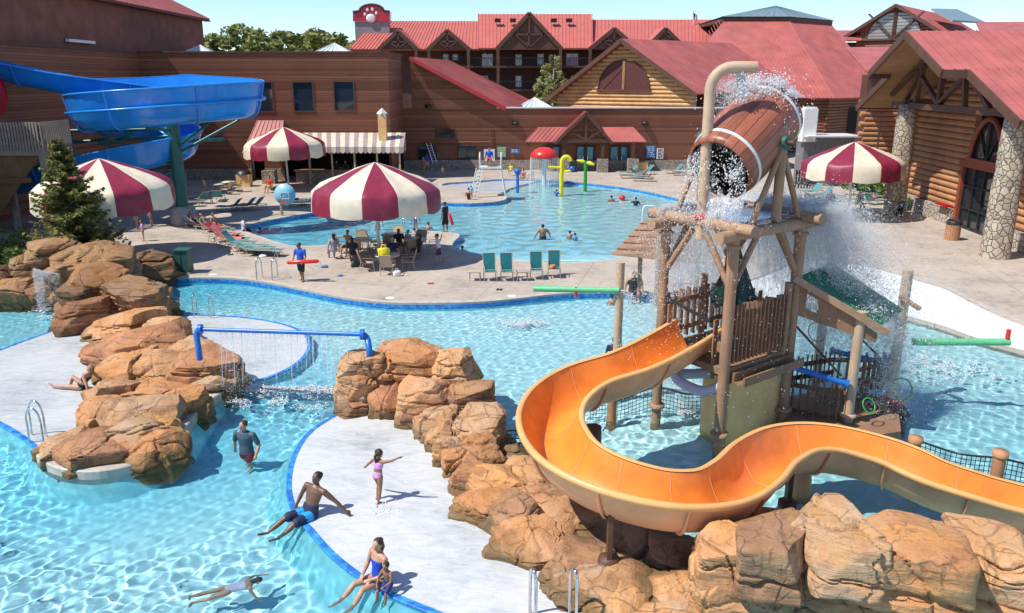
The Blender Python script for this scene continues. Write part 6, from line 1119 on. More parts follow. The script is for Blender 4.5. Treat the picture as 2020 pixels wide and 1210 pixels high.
# white railing behind the tower
wf_ = thing('white_fence', 'white picket railing on the deck behind the timber tower', 'fence', G(1390, 560)); a, b = G(1330, 562), G(1420, 566); mb = MB(); d = b-a
for i in range(26): c = a+d*i/25; mb.tube([c, c+Vector((0, 0, 1.1))], .025, 5)
for z in (.15, 1.08): mb.tube([a+Vector((0, 0, z)), b+Vector((0, 0, z))], .035, 6)
mb.build('pickets', MT['white'], wf_)
# nets on short posts
def net(pts, h, label, posts=()):
    t = thing('rope_net', label, 'net', pts[0]); mb = MB(); P = catmull(pts, 10); s = .11
    L = 0; acc = [0]
    for i in range(len(P)-1): L += (P[i+1]-P[i]).length; acc.append(L)
    def at(q):
        for i in range(len(P)-1):
            if acc[i+1] >= q: f = (q-acc[i])/max(1e-6, acc[i+1]-acc[i]); return P[i].lerp(P[i+1], f)
        return P[-1]
    n = int(L/s); m_ = int(h/s)
    for i in range(n+1): p = at(i*s); mb.bar(p, p-Vector((0, 0, h)), .012, .012)
    for j in range(1, m_+1):
        for i in range(n): mb.bar(at(i*s)-Vector((0, 0, j*s)), at((i+1)*s)-Vector((0, 0, j*s)), .012, .012)
    mb.tube(P, .025, 6); mb.build('net', MT['blackm'], t)
    for q in posts: pm = MB(); pm.tube([(q.x, q.y, -1.25), (q.x, q.y, q.z)], .13, 10); pm.lathe([(.16, 0), (.16, .12), (0, .13)], 10, c=(q.x, q.y, q.z)); o = pm.build('post', MT['log'], t); o.cycles.is_caustics_receiver = True
net([G(1165, 795, .35), G(1225, 788, .2), G(1295, 765, .5), G(1360, 778, .25), G(1425, 770, .4)], .75, 'sagging dark rope net strung between the tower posts over the water', [G(1208, 780, .5)])
net([G(1808, 868, .55), G(1890, 895, .35), G(1975, 905, .6), G(2060, 925, .4)], .6, 'dark rope net on orange wooden posts between pool and slide', [G(1806, 872, .6), G(1973, 900, .72)]); net([G(1000, 850, .3), G(1045, 848, .25)], .6, 'short dark net between rock wall and orange slide')

# loungers and clutter behind the basketball hoop, sandals and towels about the deck
for k, (px, py, rz, ds) in enumerate(((596, 408, R(190), 'under a heap of towels behind the hoop'), (618, 404, R(186), 'half behind the umbrella with a blue towel'), (578, 404, R(185), 'in the bar shade behind the hoop'))): lounger(px, py, rz, 'teal lounger on the plaza, '+ds, 1)
def heap(px, py, z, s, m, label): p = G(px, py); t = thing('towel', label, 'towel', p+Vector((0, 0, z))); mb = MB(); boulder_geo(mb, (0, 0, s*.16), (s, s*.7, s*.36), .4, int(px), n=10, p=3, nz=.14); o = mb.build('cloth', m, None, angle=60); o.parent = t
tbl = mk_fabric('blue_towel', (.06, .25, .5)); tdk = mk_fabric('dark_towel', (.03, .03, .05)); tor = mk_fabric('orange_towel', (.62, .25, .06))
heap(596, 408, .34, .6, tw, 'crumpled white towel heaped on the lounger behind the hoop'); heap(585, 405, .34, .5, tdk, 'dark crumpled towel on the lounger behind the hoop'); heap(618, 404, .34, .55, tbl, 'blue crumpled towel on the lounger half behind the umbrella'); heap(1090, 548, .45, .4, tor, 'orange towel left on the last teal river chair'); heap(520, 507, 0, .4, tw, 'white towel dropped on the deck by the flat loungers'); heap(640, 528, 0, .35, tbl, 'blue towel lying on the deck before the umbrella tables'); heap(1722, 404, .4, .5, ts, 'pink towel on the lounger closest to the stone column')
for k, (px, py, m, l) in enumerate(((455, 503, 'blackm', 'pair of dark sandals under the red towel lounger'), (672, 545, 'bluepaint', 'pair of blue sandals on the deck near the outermost chair'), (850, 560, 'red', 'pair of red sandals at the river edge of the deck'), (985, 572, 'blackm', 'pair of black sandals before the teal chairs'))):
    p = G(px, py); t = thing('sandals', l, 'sandals', p, k)
    for s in (-.07, .07): mb = MB(); mb.prism([(s-.045, -.13), (s+.045, -.13), (s+.05, .05), (s+.03, .14), (s-.03, .14), (s-.05, .05)], 0, .025); mb.tube([(s-.045, .03, .02), (s, .06, .06), (s+.045, .03, .02)], .012, 5); o = mb.build('sandal', MT[m], None); o.parent = t
# floor drains and skimmer lids in the deck
for k, (px, py, l) in enumerate(((770, 588, 'round white skimmer lid on the river edge below the umbrella'), (1010, 584, 'round white skimmer lid on the river edge below the teal chairs'), (420, 542, 'round white skimmer lid near the utility cabinet'))): p = G(px, py); t = thing('skimmer_lid', l, 'lid', p); mb = MB(); mb.lathe([(0, .014), (.17, .014), (.19, .006)], 18); o = mb.build('lid', MT['white'], None); o.parent = t

wg = thing('wood_gate', 'grey board gate panel behind the green slide column', 'gate', D(350, 385, 60)); a = D(334, 392, 60); b = D(372, 392, 60); mb = MB(); n = 12; zt_g = D(350, 340, 60).z
for k in range(n): x = a.x+(b.x-a.x)*(k+.5)/n; mb.box((x, 60, zt_g/2), ((b.x-a.x)/n*.9, .05, zt_g))
for z in (.3, zt_g-.3): mb.box(((a.x+b.x)/2, 60.06, z), (b.x-a.x, .06, .14))
mb.build('boards', MT['greywood'], wg)
# ================================================================ PEOPLE
DG = None
def remeshed(name, mb, mats, vox, parent, smooth=True, it=2, face_mat=None):
    me = bpy.data.meshes.new(name+'_raw'); me.from_pydata(mb.v, [], mb.f); o = bpy.data.objects.new(name+'_raw', me); COL.objects.link(o)
    m = o.modifiers.new('r', 'REMESH'); m.mode = 'VOXEL'; m.voxel_size = vox; m.use_smooth_shade = True
    s = o.modifiers.new('s', 'SMOOTH'); s.iterations = it; s.factor = .5
    dg = bpy.context.evaluated_depsgraph_get(); dg.update(); r = bpy.data.meshes.new_from_object(o.evaluated_get(dg)); bpy.data.objects.remove(o); bpy.data.meshes.remove(me)
    r.name = name; r.materials.clear()
    for x in (mats if isinstance(mats, (list, tuple)) else [mats]): r.materials.append(x)
    r.polygons.foreach_set('use_smooth', [True]*len(r.polygons)); q = bpy.data.objects.new(name, r); COL.objects.link(q); q.parent = parent; q.cycles.is_caustics_receiver = True; return q
def V3(*a): return Vector(a)
def limb(mb, pts, rs, n=10):
    P = [Vector(p) for p in pts]; mb.tube(P, list(rs), n, 0, True, True)
    for p, r in zip(P, rs): mb.ball(p, r*.995, n)
SKIN = {}
def skin(k):
    if k not in SKIN: SKIN[k] = plain('skin', {'l': (.50, .26, .165), 't': (.40, .19, .105), 'b': (.16, .075, .042), 'm': (.28, .13, .07)}[k], .45, .12, 6, .1, .003)
    return SKIN[k]
CLOTH = {}
def cloth(c):
    if c not in CLOTH: CLOTH[c] = plain('cloth', c, .7, .14, 5, .3, .01)
    return CLOTH[c]
HAIRM = {}
def hairm(c):
    if c not in HAIRM: HAIRM[c] = plain('hair', c, .5, .4, 20, .6, .01)
    return HAIRM[c]
def person(label, loc, rz=0, h=1.75, sk='l', lean=0, side=0, hip=.53, thighs=None, shins=None, arms=None, fores=None, head=(0, 0), shirt=None, shorts=None, suit=None, hair='short', hairc=(.03, .018, .01), fine=False, group=None, sleeves=.55, shortlen=.75, wide=1.0, child=False, legs=True, extra=None, pants=None, two=False):
    """body axes: x right, y forward, z up; directions are unit-ish vectors in them; hip is the pelvis height as a share of h"""
    t = thing('person', label, 'person', loc, rz, group); vox = .011 if fine else (.022 if h > 1.3 else .018); hd = 1.28 if child else 1.0
    U = lambda v: Vector(v).normalized(); sw = .118*wide*(.9 if child else 1)
    up_ = U((math.sin(side), math.sin(lean), math.cos(lean)*math.cos(side))); rt = U(Vector((1, 0, 0))-up_*up_.x); fw = up_.cross(rt)
    pel = Vector((0, 0, hip*h)); ch = pel+up_*.19*h; nk = pel+up_*.295*h; thighs = thighs or [(-.06, .02, -1), (.06, .02, -1)]; shins = shins or [(0, -.04, -1), (0, -.04, -1)]; arms = arms or [(-.25, 0, -1), (.25, 0, -1)]; fores = fores or [(-.1, .25, -1), (.1, .25, -1)]
    b = MB(); J = {}
    def torso(mb, g=0, z0=-.02, z1=1.0):
        T = [(-.02, .093, .066), (.05, .090, .062), (.11, .082, .056), (.17, .095, .062), (.225, .105, .066), (.265, .092, .054), (.285, .055, .042)]; 
        for (a, w_, d_), (a2, w2, d2) in zip(T, T[1:]):
            for k in range(3):
                f = k/3; s = a+(a2-a)*f
                if s/.285 < z0 or s/.285 > z1: continue
                rot = Matrix((rt, fw, up_)).transposed(); mb.ball(pel+up_*s*h, 1, 14, sq=((w_+(w2-w_)*f)*h*wide*.98+g, (d_+(d2-d_)*f)*h+g, .045*h), rot=rot)
    torso(b); limb(b, [nk-up_*.02*h, nk+up_*.03*h], [.034*h, .03*h])
    yaw, nod = head; hf = U(fw*math.cos(yaw)*math.cos(nod)+rt*math.sin(yaw)*math.cos(nod)+up_*math.sin(nod)); hu = U(up_-hf*up_.dot(hf)*.9); hr = hf.cross(hu); hR = Matrix((hr, hf, hu)).transposed(); hc = nk+up_*(.055*h)+hu*.045*h*hd+hf*.012*h; S_ = h*hd
    b.ball(hc, 1, 14, sq=(.046*S_, .056*S_, .062*S_), rot=hR); b.ball(hc+hf*.018*S_-hu*.035*S_, 1, 12, sq=(.034*S_, .036*S_, .034*S_), rot=hR)
    if fine or h > 1.5:
        b.ball(hc+hf*.056*S_-hu*.012*S_, 1, 8, sq=(.009*S_, .014*S_, .014*S_), rot=hR); b.ball(hc+hf*.05*S_-hu*.036*S_, 1, 8, sq=(.016*S_, .008*S_, .006*S_), rot=hR)
        for s in (-1, 1): b.ball(hc+hr*s*.047*S_-hu*.008*S_, 1, 8, sq=(.007*S_, .012*S_, .017*S_), rot=hR)
    for i, s in enumerate((-1, 1)):
        sh = nk-up_*.032*h+rt*s*sw*h; ua = U(arms[i]); fa = U(fores[i]); el = sh+ua*.165*h; wr = el+fa*.145*h; J['sh', i], J['el', i], J['wr', i] = sh, el, wr
        limb(b, [nk-up_*.025*h+rt*s*.05*h, sh, sh.lerp(el, .4), el, el.lerp(wr, .3), wr], [.036*h, .034*h*wide, .031*h*wide, .024*h, .025*h, .017*h])
        kn = fa; bx_ = U(fw*.6+up_*.4); sd = kn.cross(bx_); sd = sd.normalized() if sd.length > .1 else rt.copy()
        pm = wr+kn*.03*h; limb(b, [wr, pm, wr+kn*.055*h], [.017*h, .021*h, .019*h], 8)
        nF = 4
        for f in range(nF):
            o = (f-1.5)*.0095*h; L = (.036, .042, .039, .03)[f]*h; p0 = wr+kn*.055*h+sd*o; dn_ = kn.cross(sd)*(.25 if s > 0 else -.25); p1 = p0+kn*L*.5; p2 = p1+U(kn+dn_*.8)*L*.5; limb(b, [p0, p1, p2], [.0062*h, .0058*h, .0048*h], 6)
        p0 = wr+kn*.022*h-sd*.014*h; limb(b, [p0, p0+U(kn-sd*.9)*.024*h, p0+U(kn-sd*.35)*.045*h], [.0085*h, .007*h, .0055*h], 6)
        if legs:
            hp = pel+rt*s*.05*h-up_*.02*h; td = U(thighs[i]); sd_ = U(shins[i]); kn_ = hp+td*.245*h; an = kn_+sd_*.24*h; J['hp', i], J['kn', i], J['an', i] = hp, kn_, an
            limb(b, [hp, hp.lerp(kn_, .35), kn_, kn_.lerp(an, .3), an], [.056*h, .050*h, .032*h, .034*h, .020*h]); fd = Vector((0, 1, -.05)) if abs(sd_.z) > .6 else U(Vector((0, .4, 0))+Vector((0, 0, .6))+sd_*.5); heel = an-U(fd)*.02*h; toe = an+U(fd)*.1*h+sd_*.018*h; limb(b, [heel+sd_*.012*h, an+U(fd)*.05*h+sd_*.012*h, toe], [.021*h, .02*h, .013*h])
    body = remeshed('body', b, skin(sk), vox, t, it=2 if fine else 1)
    if fine:
        for s in (-1, 1):
            e = MB(); e.ball(hc+hf*.0505*S_+hr*s*.019*S_+hu*.004*S_, 1, 8, sq=(.0075*S_, .004*S_, .0045*S_), rot=hR); o = e.build('eye', MT['blackm'], None); o.parent = t
    if hair:
        hb = MB(); hb.ball(hc+hu*.012*S_-hf*.010*S_, 1, 14, sq=(.050*S_, .055*S_, .057*S_), rot=hR)
        for k in range(6): a = k*1.05; hb.ball(hc+hu*(.02+.012*math.sin(k*2.1))*S_-hf*.02*S_+hr*math.cos(a)*.028*S_+hf*math.sin(a)*.022*S_, .03*S_, 8)
        if hair == 'long': limb(hb, [hc-hf*.035*S_, hc-hf*.05*S_-hu*.06*S_, hc-hf*.045*S_-hu*.13*S_], [.045*S_, .045*S_, .022*S_], 8)
        if hair == 'tail': limb(hb, [hc-hf*.05*S_+hu*.01*S_, hc-hf*.075*S_-hu*.03*S_, hc-hf*.06*S_-hu*.13*S_], [.02*S_, .024*S_, .01*S_], 8)
        if hair == 'cap': hb.ball(hc+hf*.045*S_+hu*.018*S_, 1, 10, sq=(.045*S_, .05*S_, .008*S_), rot=hR)
        remeshed('hair' if hair != 'cap' else 'cap', hb, hairm(hairc), vox*.9, t, it=1)
    g = .010*h if fine else .012*h
    if shirt:
        c = MB(); torso(c, g, -.12, 1.0)
        for i in (0, 1): limb(c, [nk-up_*.03*h+rt*(1 if i else -1)*.05*h, J['sh', i], J['sh', i].lerp(J['el', i], sleeves)], [.04*h, .042*h, .037*h])
        remeshed('shirt', c, cloth(shirt), vox, t)
    if shorts and legs:
        c = MB(); torso(c, g*.9, -.12, .28); c.ball(pel-up_*.015*h, .07*h, 10)
        for i in (0, 1): limb(c, [J['hp', i], J['hp', i].lerp(J['kn', i], shortlen*.5), J['hp', i].lerp(J['kn', i], shortlen)], [.063*h, .061*h, .058*h])
        remeshed('shorts', c, cloth(shorts), vox, t)
    if pants and legs:
        c = MB(); torso(c, g*.9, -.12, .28)
        for i in (0, 1): limb(c, [J['hp', i], J['kn', i], J['an', i]], [.064*h, .045*h, .03*h])
        remeshed('trousers', c, cloth(pants), vox, t)
    if suit:
        c = MB(); torso(c, .005*h, -.12, .2 if two else .78)
        if two: torso(c, .006*h, .5, .8)
        c.ball(pel-up_*.02*h, 1, 12, sq=(.092*h, .07*h, .05*h))
        for s in (-1, 1): limb(c, [pel+up_*.2*h+rt*s*.045*h+fw*.055*h, nk-up_*.012*h+rt*s*.05*h+fw*.01*h, pel+up_*.2*h+rt*s*.045*h-fw*.055*h], [.014*h, .012*h, .014*h], 8)
        remeshed('swimsuit', c, cloth(suit), vox, t)
    if extra: extra(t, J, h, pel, up_, fw, rt)
    return t
WATER = WZ
# ---- family in the near pool
person('man in grey-blue T-shirt and red shorts wading through the channel', G(487, 893, WZ)+Vector((0, 0, -.93)), R(165), 1.80, 'l', .02, arms=[(-.45, -.1, -1), (.42, -.2, -1)], fores=[(.05, .55, -.7), (.12, -.1, -1)], thighs=[(-.08, .3, -1), (.08, -.15, -1)], shins=[(0, -.2, -1), (0, -.35, -1)], head=(.25, .02), shirt=(.055, .085, .12), shorts=(.30, .02, .03), hairc=(.04, .02, .012), fine=True, sleeves=.72, wide=1.08)
def trunk_band(t, J, h, pel, up_, fw, rt):
    c = MB()
    for i in (0, 1): limb(c, [J['hp', i].lerp(J['kn', i], .18), J['hp', i].lerp(J['kn', i], .42)], [.0665*h, .064*h])
    remeshed('trunks_band', c, cloth((.02, .32, .75)), .012, t)
person('man in blue banded trunks sitting at the beach edge with his legs in the water', G(612, 1018, -.15)+Vector((0, 0, -.87)), R(152), 1.84, 'b', -.36, -.08, hip=.53, thighs=[(.22, 1, -.03), (.42, 1, .05)], shins=[(.35, .72, -.6), (.40, .80, -.48)], arms=[(-.75, -.35, -.75), (.6, -.1, -.8)], fores=[(-.75, -.3, -.85), (.3, .35, -.9)], head=(.1, -.2), shorts=(.012, .02, .06), hairc=(.012, .01, .009), fine=True, wide=1.08, shortlen=.85, extra=trunk_band)
def top_only(t, J, h, pel, up_, fw, rt): pass
person('little girl in a lilac two-piece running on the white beach with arms spread', G(748, 988, -.15)+Vector((0, 0, -.02)), R(-28), 1.18, 'm', .14, two=True, arms=[(-.75, .1, -.65), (.9, .15, .3)], fores=[(-.7, .25, -.7), (.9, .3, .5)], thighs=[(-.05, .38, -1), (.05, -.12, -1)], shins=[(0, -.25, -1), (0, -.35, -1)], suit=(.60, .30, .58), hair='tail', hairc=(.035, .018, .01), fine=True, child=True, head=(.2, 0))
person('woman in a royal blue swimsuit sitting on the beach edge', G(742, 1150, -.15)+Vector((.05, 0, -.78)), R(132), 1.70, 'l', -.05, hip=.53, thighs=[(-.12, 1, .08), (.16, 1, .0)], shins=[(.0, .62, -.75), (.05, .72, -.62)], arms=[(-.25, .12, -1), (.25, .25, -1)], fores=[(.55, .75, -.25), (-.55, .75, -.25)], head=(-.35, -.1), suit=(.01, .06, .46), hair='long', hairc=(.045, .022, .012), fine=True)
person('toddler with dark hair held on the lap of the woman in blue', G(760, 1166, -.15)+Vector((.06, 0, -.27)), R(150), .88, 'm', .1, hip=.5, thighs=[(-.2, .8, -.3), (.2, .8, -.3)], shins=[(0, .1, -1), (0, .1, -1)], arms=[(-.3, .5, -.8), (.3, .5, -.8)], fores=[(.4, .8, -.3), (-.3, .7, -.6)], shorts=(.02, .03, .16), hairc=(.03, .015, .01), fine=True, child=True)
sw_ = person('girl in a pale lilac swimsuit swimming face-down in the near pool', G(475, 1135, WZ)+Vector((0, 0, .0)), 0, 1.28, 'l', 0, hip=0, thighs=[(-.06, .05, -1), (.06, .1, -1)], shins=[(0, -.06, -1), (0, .12, -1)], arms=[(-.5, .5, .5), (.45, .8, .1)], fores=[(-.2, .5, .8), (.1, .9, .3)], head=(.25, .7), suit=(.58, .52, .70), hair='long', hairc=(.04, .02, .012), fine=True, child=False)
sw_.rotation_euler = Matrix((Vector((.42, -.9, 0)), Vector((.05, .02, -1)), Vector((.9, .42, .06)))).transposed().to_euler(); sw_.location = G(452, 1152, WZ)+Vector((0, 0, -.2))
person('woman in a black bikini reclining against the rock outcrop on the beach', G(163, 768, -.15)+Vector((0, 0, -.76)), R(80), 1.66, 'l', -.6, hip=.53, thighs=[(-.1, 1, .02), (.1, .8, .5)], shins=[(0, 1, -.05), (0, .5, -1)], arms=[(-.3, -.5, -.8), (.35, -.4, -.8)], fores=[(-.1, -.2, -1), (.1, -.1, -1)], two=True, suit=(.012, .014, .03), hair='long', hairc=(.25, .14, .05), fine=True)
# ---- lifeguards and walkers
def tube_prop(par_loc, a, b, label):
    t = thing('rescue_tube', label, 'rescue tube', par_loc); mb = MB(); a = Vector(a); b = Vector(b); mb.tube([a, a.lerp(b, .05), a.lerp(b, .5), b.lerp(a, .05), b], [.04, .085, .09, .085, .04], 10); mb.build('foam', MT['red'], t); mb = MB(); mb.tube(catmull([b, b+Vector((.12, 0, -.25)), b+Vector((-.2, 0, -.35)), b+Vector((-.5, 0, -.2))], 4), .015, 5); mb.build('strap', MT['whitemetal'], t)
lg1 = G(596, 555); person('lifeguard in a royal blue shirt and dark shorts walking with a red rescue tube', lg1, R(165), 1.74, 'm', .0, arms=[(-.25, .1, -1), (.3, .15, -1)], fores=[(.2, .5, -.6), (-.1, .6, -.5)], thighs=[(-.05, .22, -1), (.05, -.2, -1)], shins=[(0, -.05, -1), (0, -.3, -1)], shirt=(.015, .10, .55), shorts=(.012, .016, .02), hair='cap', hairc=(.012, .012, .016), shortlen=.9, head=(.6, -.25))
tube_prop(lg1, lg1+Vector((-.55, -.2, .88)), lg1+Vector((.85, -.22, .95)), 'red foam rescue tube held across the body of the blue-shirted lifeguard')
lg2 = G(879, 458); person('lifeguard in dark clothes and black cap standing at the tip of the peninsula', lg2, R(60), 1.78, 'm', shirt=(.012, .014, .018), shorts=(.01, .012, .016), hair='cap', hairc=(.012, .012, .014), shortlen=.95, thighs=[(-.1, .1, -1), (.08, -.05, -1)]); tube_prop(lg2, lg2+Vector((.25, -.25, 1.15)), lg2+Vector((.45, -.3, .45)), 'red rescue tube hanging at the side of the dark-clad lifeguard')
person('boy in a white rash shirt and purple shorts walking off the umbrella shade', G(866, 521), R(115), 1.45, 'l', .12, arms=[(-.2, .35, -1), (.25, -.2, -1)], fores=[(.2, .9, -.2), (.1, .4, -.9)], thighs=[(-.05, .5, -1), (.05, -.35, -1)], shins=[(0, .1, -1), (0, -.6, -1)], shirt=(.62, .62, .70), shorts=(.13, .02, .10), hairc=(.03, .02, .012), sleeves=.9, child=True)
person('broad bare-backed man standing waist deep in the activity pool', G(1071, 470, WZ)+Vector((0, 0, -1.0)), R(20), 1.82, 't', .05, shorts=(.02, .03, .05), wide=1.22, arms=[(-.6, 0, -.9), (.6, 0, -.9)], fores=[(-.2, .4, -.9), (.25, .2, -.9)], hairc=(.02, .014, .01))
def wader(px, py, label, h=1.6, up=.9, sk='l', rz=0., **k): return person(label, G(px, py, WZ)+Vector((0, 0, -up)), R(rz), h, sk, hairc=k.pop('hairc', (.03, .018, .012)), **k)
wader(1124, 470, 'dark-haired child in the activity pool beside the broad man', 1.2, .78, child=True); wader(1134, 472, 'smaller child in a blue rash shirt clinging to the dark-haired child', 1.1, .75, shirt=(.12, .32, .5), child=True)
wader(1206, 397, 'dark-haired man chest deep near the orange ball', 1.75, 1.3, 'm'); wader(1254, 404, 'person in a dark shirt reaching for the ball', 1.6, 1.05, shirt=(.02, .03, .06), arms=[(-.9, .2, -.3), (.5, 0, -.8)]); wader(1098, 386, 'child in blue splashing under the yellow fountain', 1.15, .7, shirt=(.05, .12, .4), child=True, arms=[(-.6, .2, .9), (.5, .2, -.4)])
wader(912, 493, 'wet-haired swimmer at the corner of the peninsula', 1.6, 1.35); wader(845, 452, 'dark-haired swimmer behind the umbrella by the far edge', 1.6, 1.15); wader(818, 462, 'child swimmer at the ladder rails', 1.2, .85, child=True); wader(513, 455, 'child with bright green goggles swimming in the side pool', 1.2, 1.02, child=True, shirt=(.1, .6, .08)); wader(702, 431, 'swimmer low in the water behind the big umbrella', 1.6, 1.4); wader(1207, 597, 'child with wet hair swimming below the green spray pipe', 1.2, .88, child=True); wader(1212, 692, 'dark-haired bather behind the orange slide', 1.7, 1.2, 'm', shirt=(.02, .025, .05))
wader(925, 400, 'mother in a black swimsuit carrying a child at the spit', 1.68, .55, suit=(.012, .013, .02), fores=[(.5, .7, .2), (-.5, .7, .2)]); wader(930, 401, 'small child in turquoise on the arm of the mother in black', .9, -.35, shirt=(.1, .5, .6), child=True)
wader(745, 452, 'woman in a turquoise swimsuit standing in the pool behind the tables', 1.66, .55, suit=(.05, .42, .52), arms=[(-.5, .1, .8), (.4, 0, -.9)]); wader(820, 448, 'person in a purple patterned suit wading by the ladder rails', 1.6, .5, suit=(.16, .07, .22))
def far(px, py, label, h=1.7, sk='l', rz=0., **k): return person(label, G(px, py), R(rz), h, sk, **k)
far(858, 333, 'lifeguard in red standing by the dark hall door', 1.75, 'l', 160, shirt=(.5, .02, .02), pants=(.012, .012, .016)); far(812, 330, 'man in a red shirt at the corner of the bar', 1.75, 'l', 200, shirt=(.5, .02, .03), shorts=(.012, .012, .018)); far(836, 345, 'woman in a red and pink swimsuit walking from the bar', 1.68, 'l', 150, suit=(.55, .10, .12), hair='long', thighs=[(-.05, .3, -1), (.05, -.3, -1)]); far(843, 336, 'person in a blue shirt behind the woman in red', 1.6, 'l', 180, shirt=(.05, .12, .45), shorts=(.6, .6, .6)); far(873, 349, 'toddler in pale pink standing alone in the hall shade', .95, 'l', 180, shirt=(.65, .45, .48), child=True, hairc=(.3, .17, .06))
far(648, 345, 'woman in a navy swimsuit standing at the bar counter', 1.68, 'l', 20, suit=(.02, .03, .10), hair='long'); far(675, 340, 'person in black leaning at the bar counter', 1.7, 'm', 0, shirt=(.012, .012, .014), pants=(.012, .012, .014), hair='long')
for k, (px, l, c) in enumerate(((665, 'bartender in black behind the counter, nearest the red roof', (.015, .015, .018)), (682, 'bartender with fair hair behind the counter', (.02, .02, .025)), (702, 'bartender in dark blue behind the counter by the awning post', (.02, .03, .08)))): p = D(px, 345, 69.1); person(l, (p.x, 69.2, .1), R(180), 1.7, 'l', shirt=c, pants=(.01, .01, .01), hairc=((.03, .02, .01), (.4, .25, .1), (.05, .03, .02))[k])
q = lc.location; person('lifeguard in blue sitting on the tall white chair', Vector((q.x-.1, q.y+.35, 0))+Vector((0, 0, hs+.53-.8)), R(180), 1.72, 'm', 0, thighs=[(-.1, 1, 0), (.1, 1, 0)], shins=[(0, .1, -1), (0, .1, -1)], shirt=(.02, .09, .5), shorts=(.5, .03, .03), hair='cap', hairc=(.4, .03, .03))
SIT = dict(thighs=[(-.12, 1, 0), (.12, 1, .02)], shins=[(0, .1, -1), (0, .15, -1)])
def seated(px, py, rz, label, sk='l', seat=.44, h=1.68, **k):
    g_ = G(px, py); return person(label, g_+Vector((0, 0, seat+.06-.53*h)), R(rz), h, sk, **{**SIT, **k})
seated(688, 503, 160, 'shirtless man seated at a table stretching his arm along it', 't', arms=[(-.3, .2, -1), (.9, .3, -.2)], fores=[(.1, .8, -.3), (.9, .3, .0)], shorts=(.05, .06, .1)); seated(697, 520, 10, 'person with dark hair seated with back to the camera at the man\'s table', 'm', shirt=(.02, .02, .025), hair='long'); seated(660, 512, 30, 'person wrapped in a grey towel on the outermost chair', 'l', shirt=(.35, .36, .4), pants=(.3, .31, .35), hair='long'); seated(776, 520, 5, 'person in a navy shirt and tan hat seated at the nearest table', 'l', shirt=(.012, .018, .06), hair='cap', hairc=(.5, .42, .28)); seated(788, 500, 200, 'person in black seated behind the nearest table', 'm', shirt=(.014, .014, .016), hair='long'); seated(828, 512, 120, 'person in dark brown seated at the table nearest the boy', 'm', shirt=(.05, .03, .03), hair='long', shorts=(.02, .02, .03)); seated(806, 496, 160, 'child seated at the table nearest the boy', 'l', h=1.3, shirt=(.5, .5, .52), child=True)
seated(481, 456, -60, 'woman in a lavender top sitting on the pool rim', 'l', seat=.02, shirt=(.55, .55, .68), shorts=(.012, .012, .02), shins=[(0, .5, -1), (0, .5, -1)], hairc=(.02, .014, .01))
def lying(px, py, rz, label, sk='l', up=.75, **k): g_ = G(px, py); a = R(rz); g_ = g_+Vector((math.cos(a)*-.18, math.sin(a)*-.18, 0)); return person(label, g_+Vector((0, 0, .46-.53*1.7)), a-math.pi/2, 1.7, sk, -up, thighs=[(-.1, 1, .18), (.1, 1, .05)], shins=[(0, 1, -.2), (0, 1, -.03)], arms=[(-.3, .2, -.8), (.3, .2, -.8)], fores=[(0, .7, -.3), (0, .7, -.3)], **k)
lying(447, 477, -8, 'sunbather in a purple patterned swimsuit on the red towel', 'l', suit=(.25, .16, .4), hair='long'); lying(397, 452, -20, 'sunbather in dark trunks reclining near the grey footing', 'l', shorts=(.02, .03, .07)); lying(416, 458, -20, 'sunbather in red shorts reclining on a lounger', 't', shorts=(.45, .02, .03)); lying(432, 462, -20, 'man sitting up on the lounger next to the red shorts', 't', up=.25, shorts=(.3, .03, .03))
far(300, 447, 'person in a red top bending in the umbrella shade by the spruce', 1.6, 'l', 100, shirt=(.5, .02, .04), shorts=(.3, .2, .2)); far(272, 452, 'fair-haired child walking beside the spruce', 1.3, 'l', 90, shirt=(.5, .25, .1), child=True, hairc=(.3, .16, .05)); far(284, 476, 'child in lilac standing by the spruce', 1.15, 'l', 120, shirt=(.55, .3, .62), child=True)
seated(1250, 578, 180, 'heavy man in a dark T-shirt sitting on the deck edge under the spray', 'l', seat=.02, h=1.8, shirt=(.022, .026, .035), shorts=(.03, .03, .05), wide=1.3, shins=[(0, .3, -1), (0, .3, -1)], hairc=(.10, .06, .035)); seated(1008, 347, 150, 'child in a lime shirt sitting on a chair near the red mushroom', 'l', h=1.3, shirt=(.5, .75, .05), child=True); seated(1032, 352, 150, 'woman sitting at the edge of the kids water', 'l', seat=.05, suit=(.3, .1, .1), hair='long'); seated(1047, 353, 200, 'person in white sitting beside the woman at the kids water', 'l', seat=.05, shirt=(.6, .6, .6))
seated(1636, 412, 170, 'person in black seated under the cabin-side umbrella, first from the splash', 'm', shirt=(.015, .015, .018), pants=(.02, .02, .03)); seated(1693, 415, 190, 'person in a dark cap seated by the cabin-side umbrella pole', 'm', shirt=(.02, .022, .03), pants=(.02, .02, .03), hair='cap', hairc=(.02, .02, .025)); seated(1776, 428, 140, 'person with a grey hood sitting at the foot of the stone column', 'l', shirt=(.1, .11, .14), pants=(.02, .02, .03))
seated(533, 380, 160, 'person in a red and yellow top sitting on the bar terrace', 'l', shirt=(.6, .06, .03), shorts=(.5, .35, .03))
person('bather in a bright top on the hut steps behind the spray', D(1640, 735, 20.6)-Vector((0, 0, 1.0)), R(160), 1.6, 'l', shirt=(.45, .42, .42), shorts=(.2, .1, .25), hair='long') if 0 else None
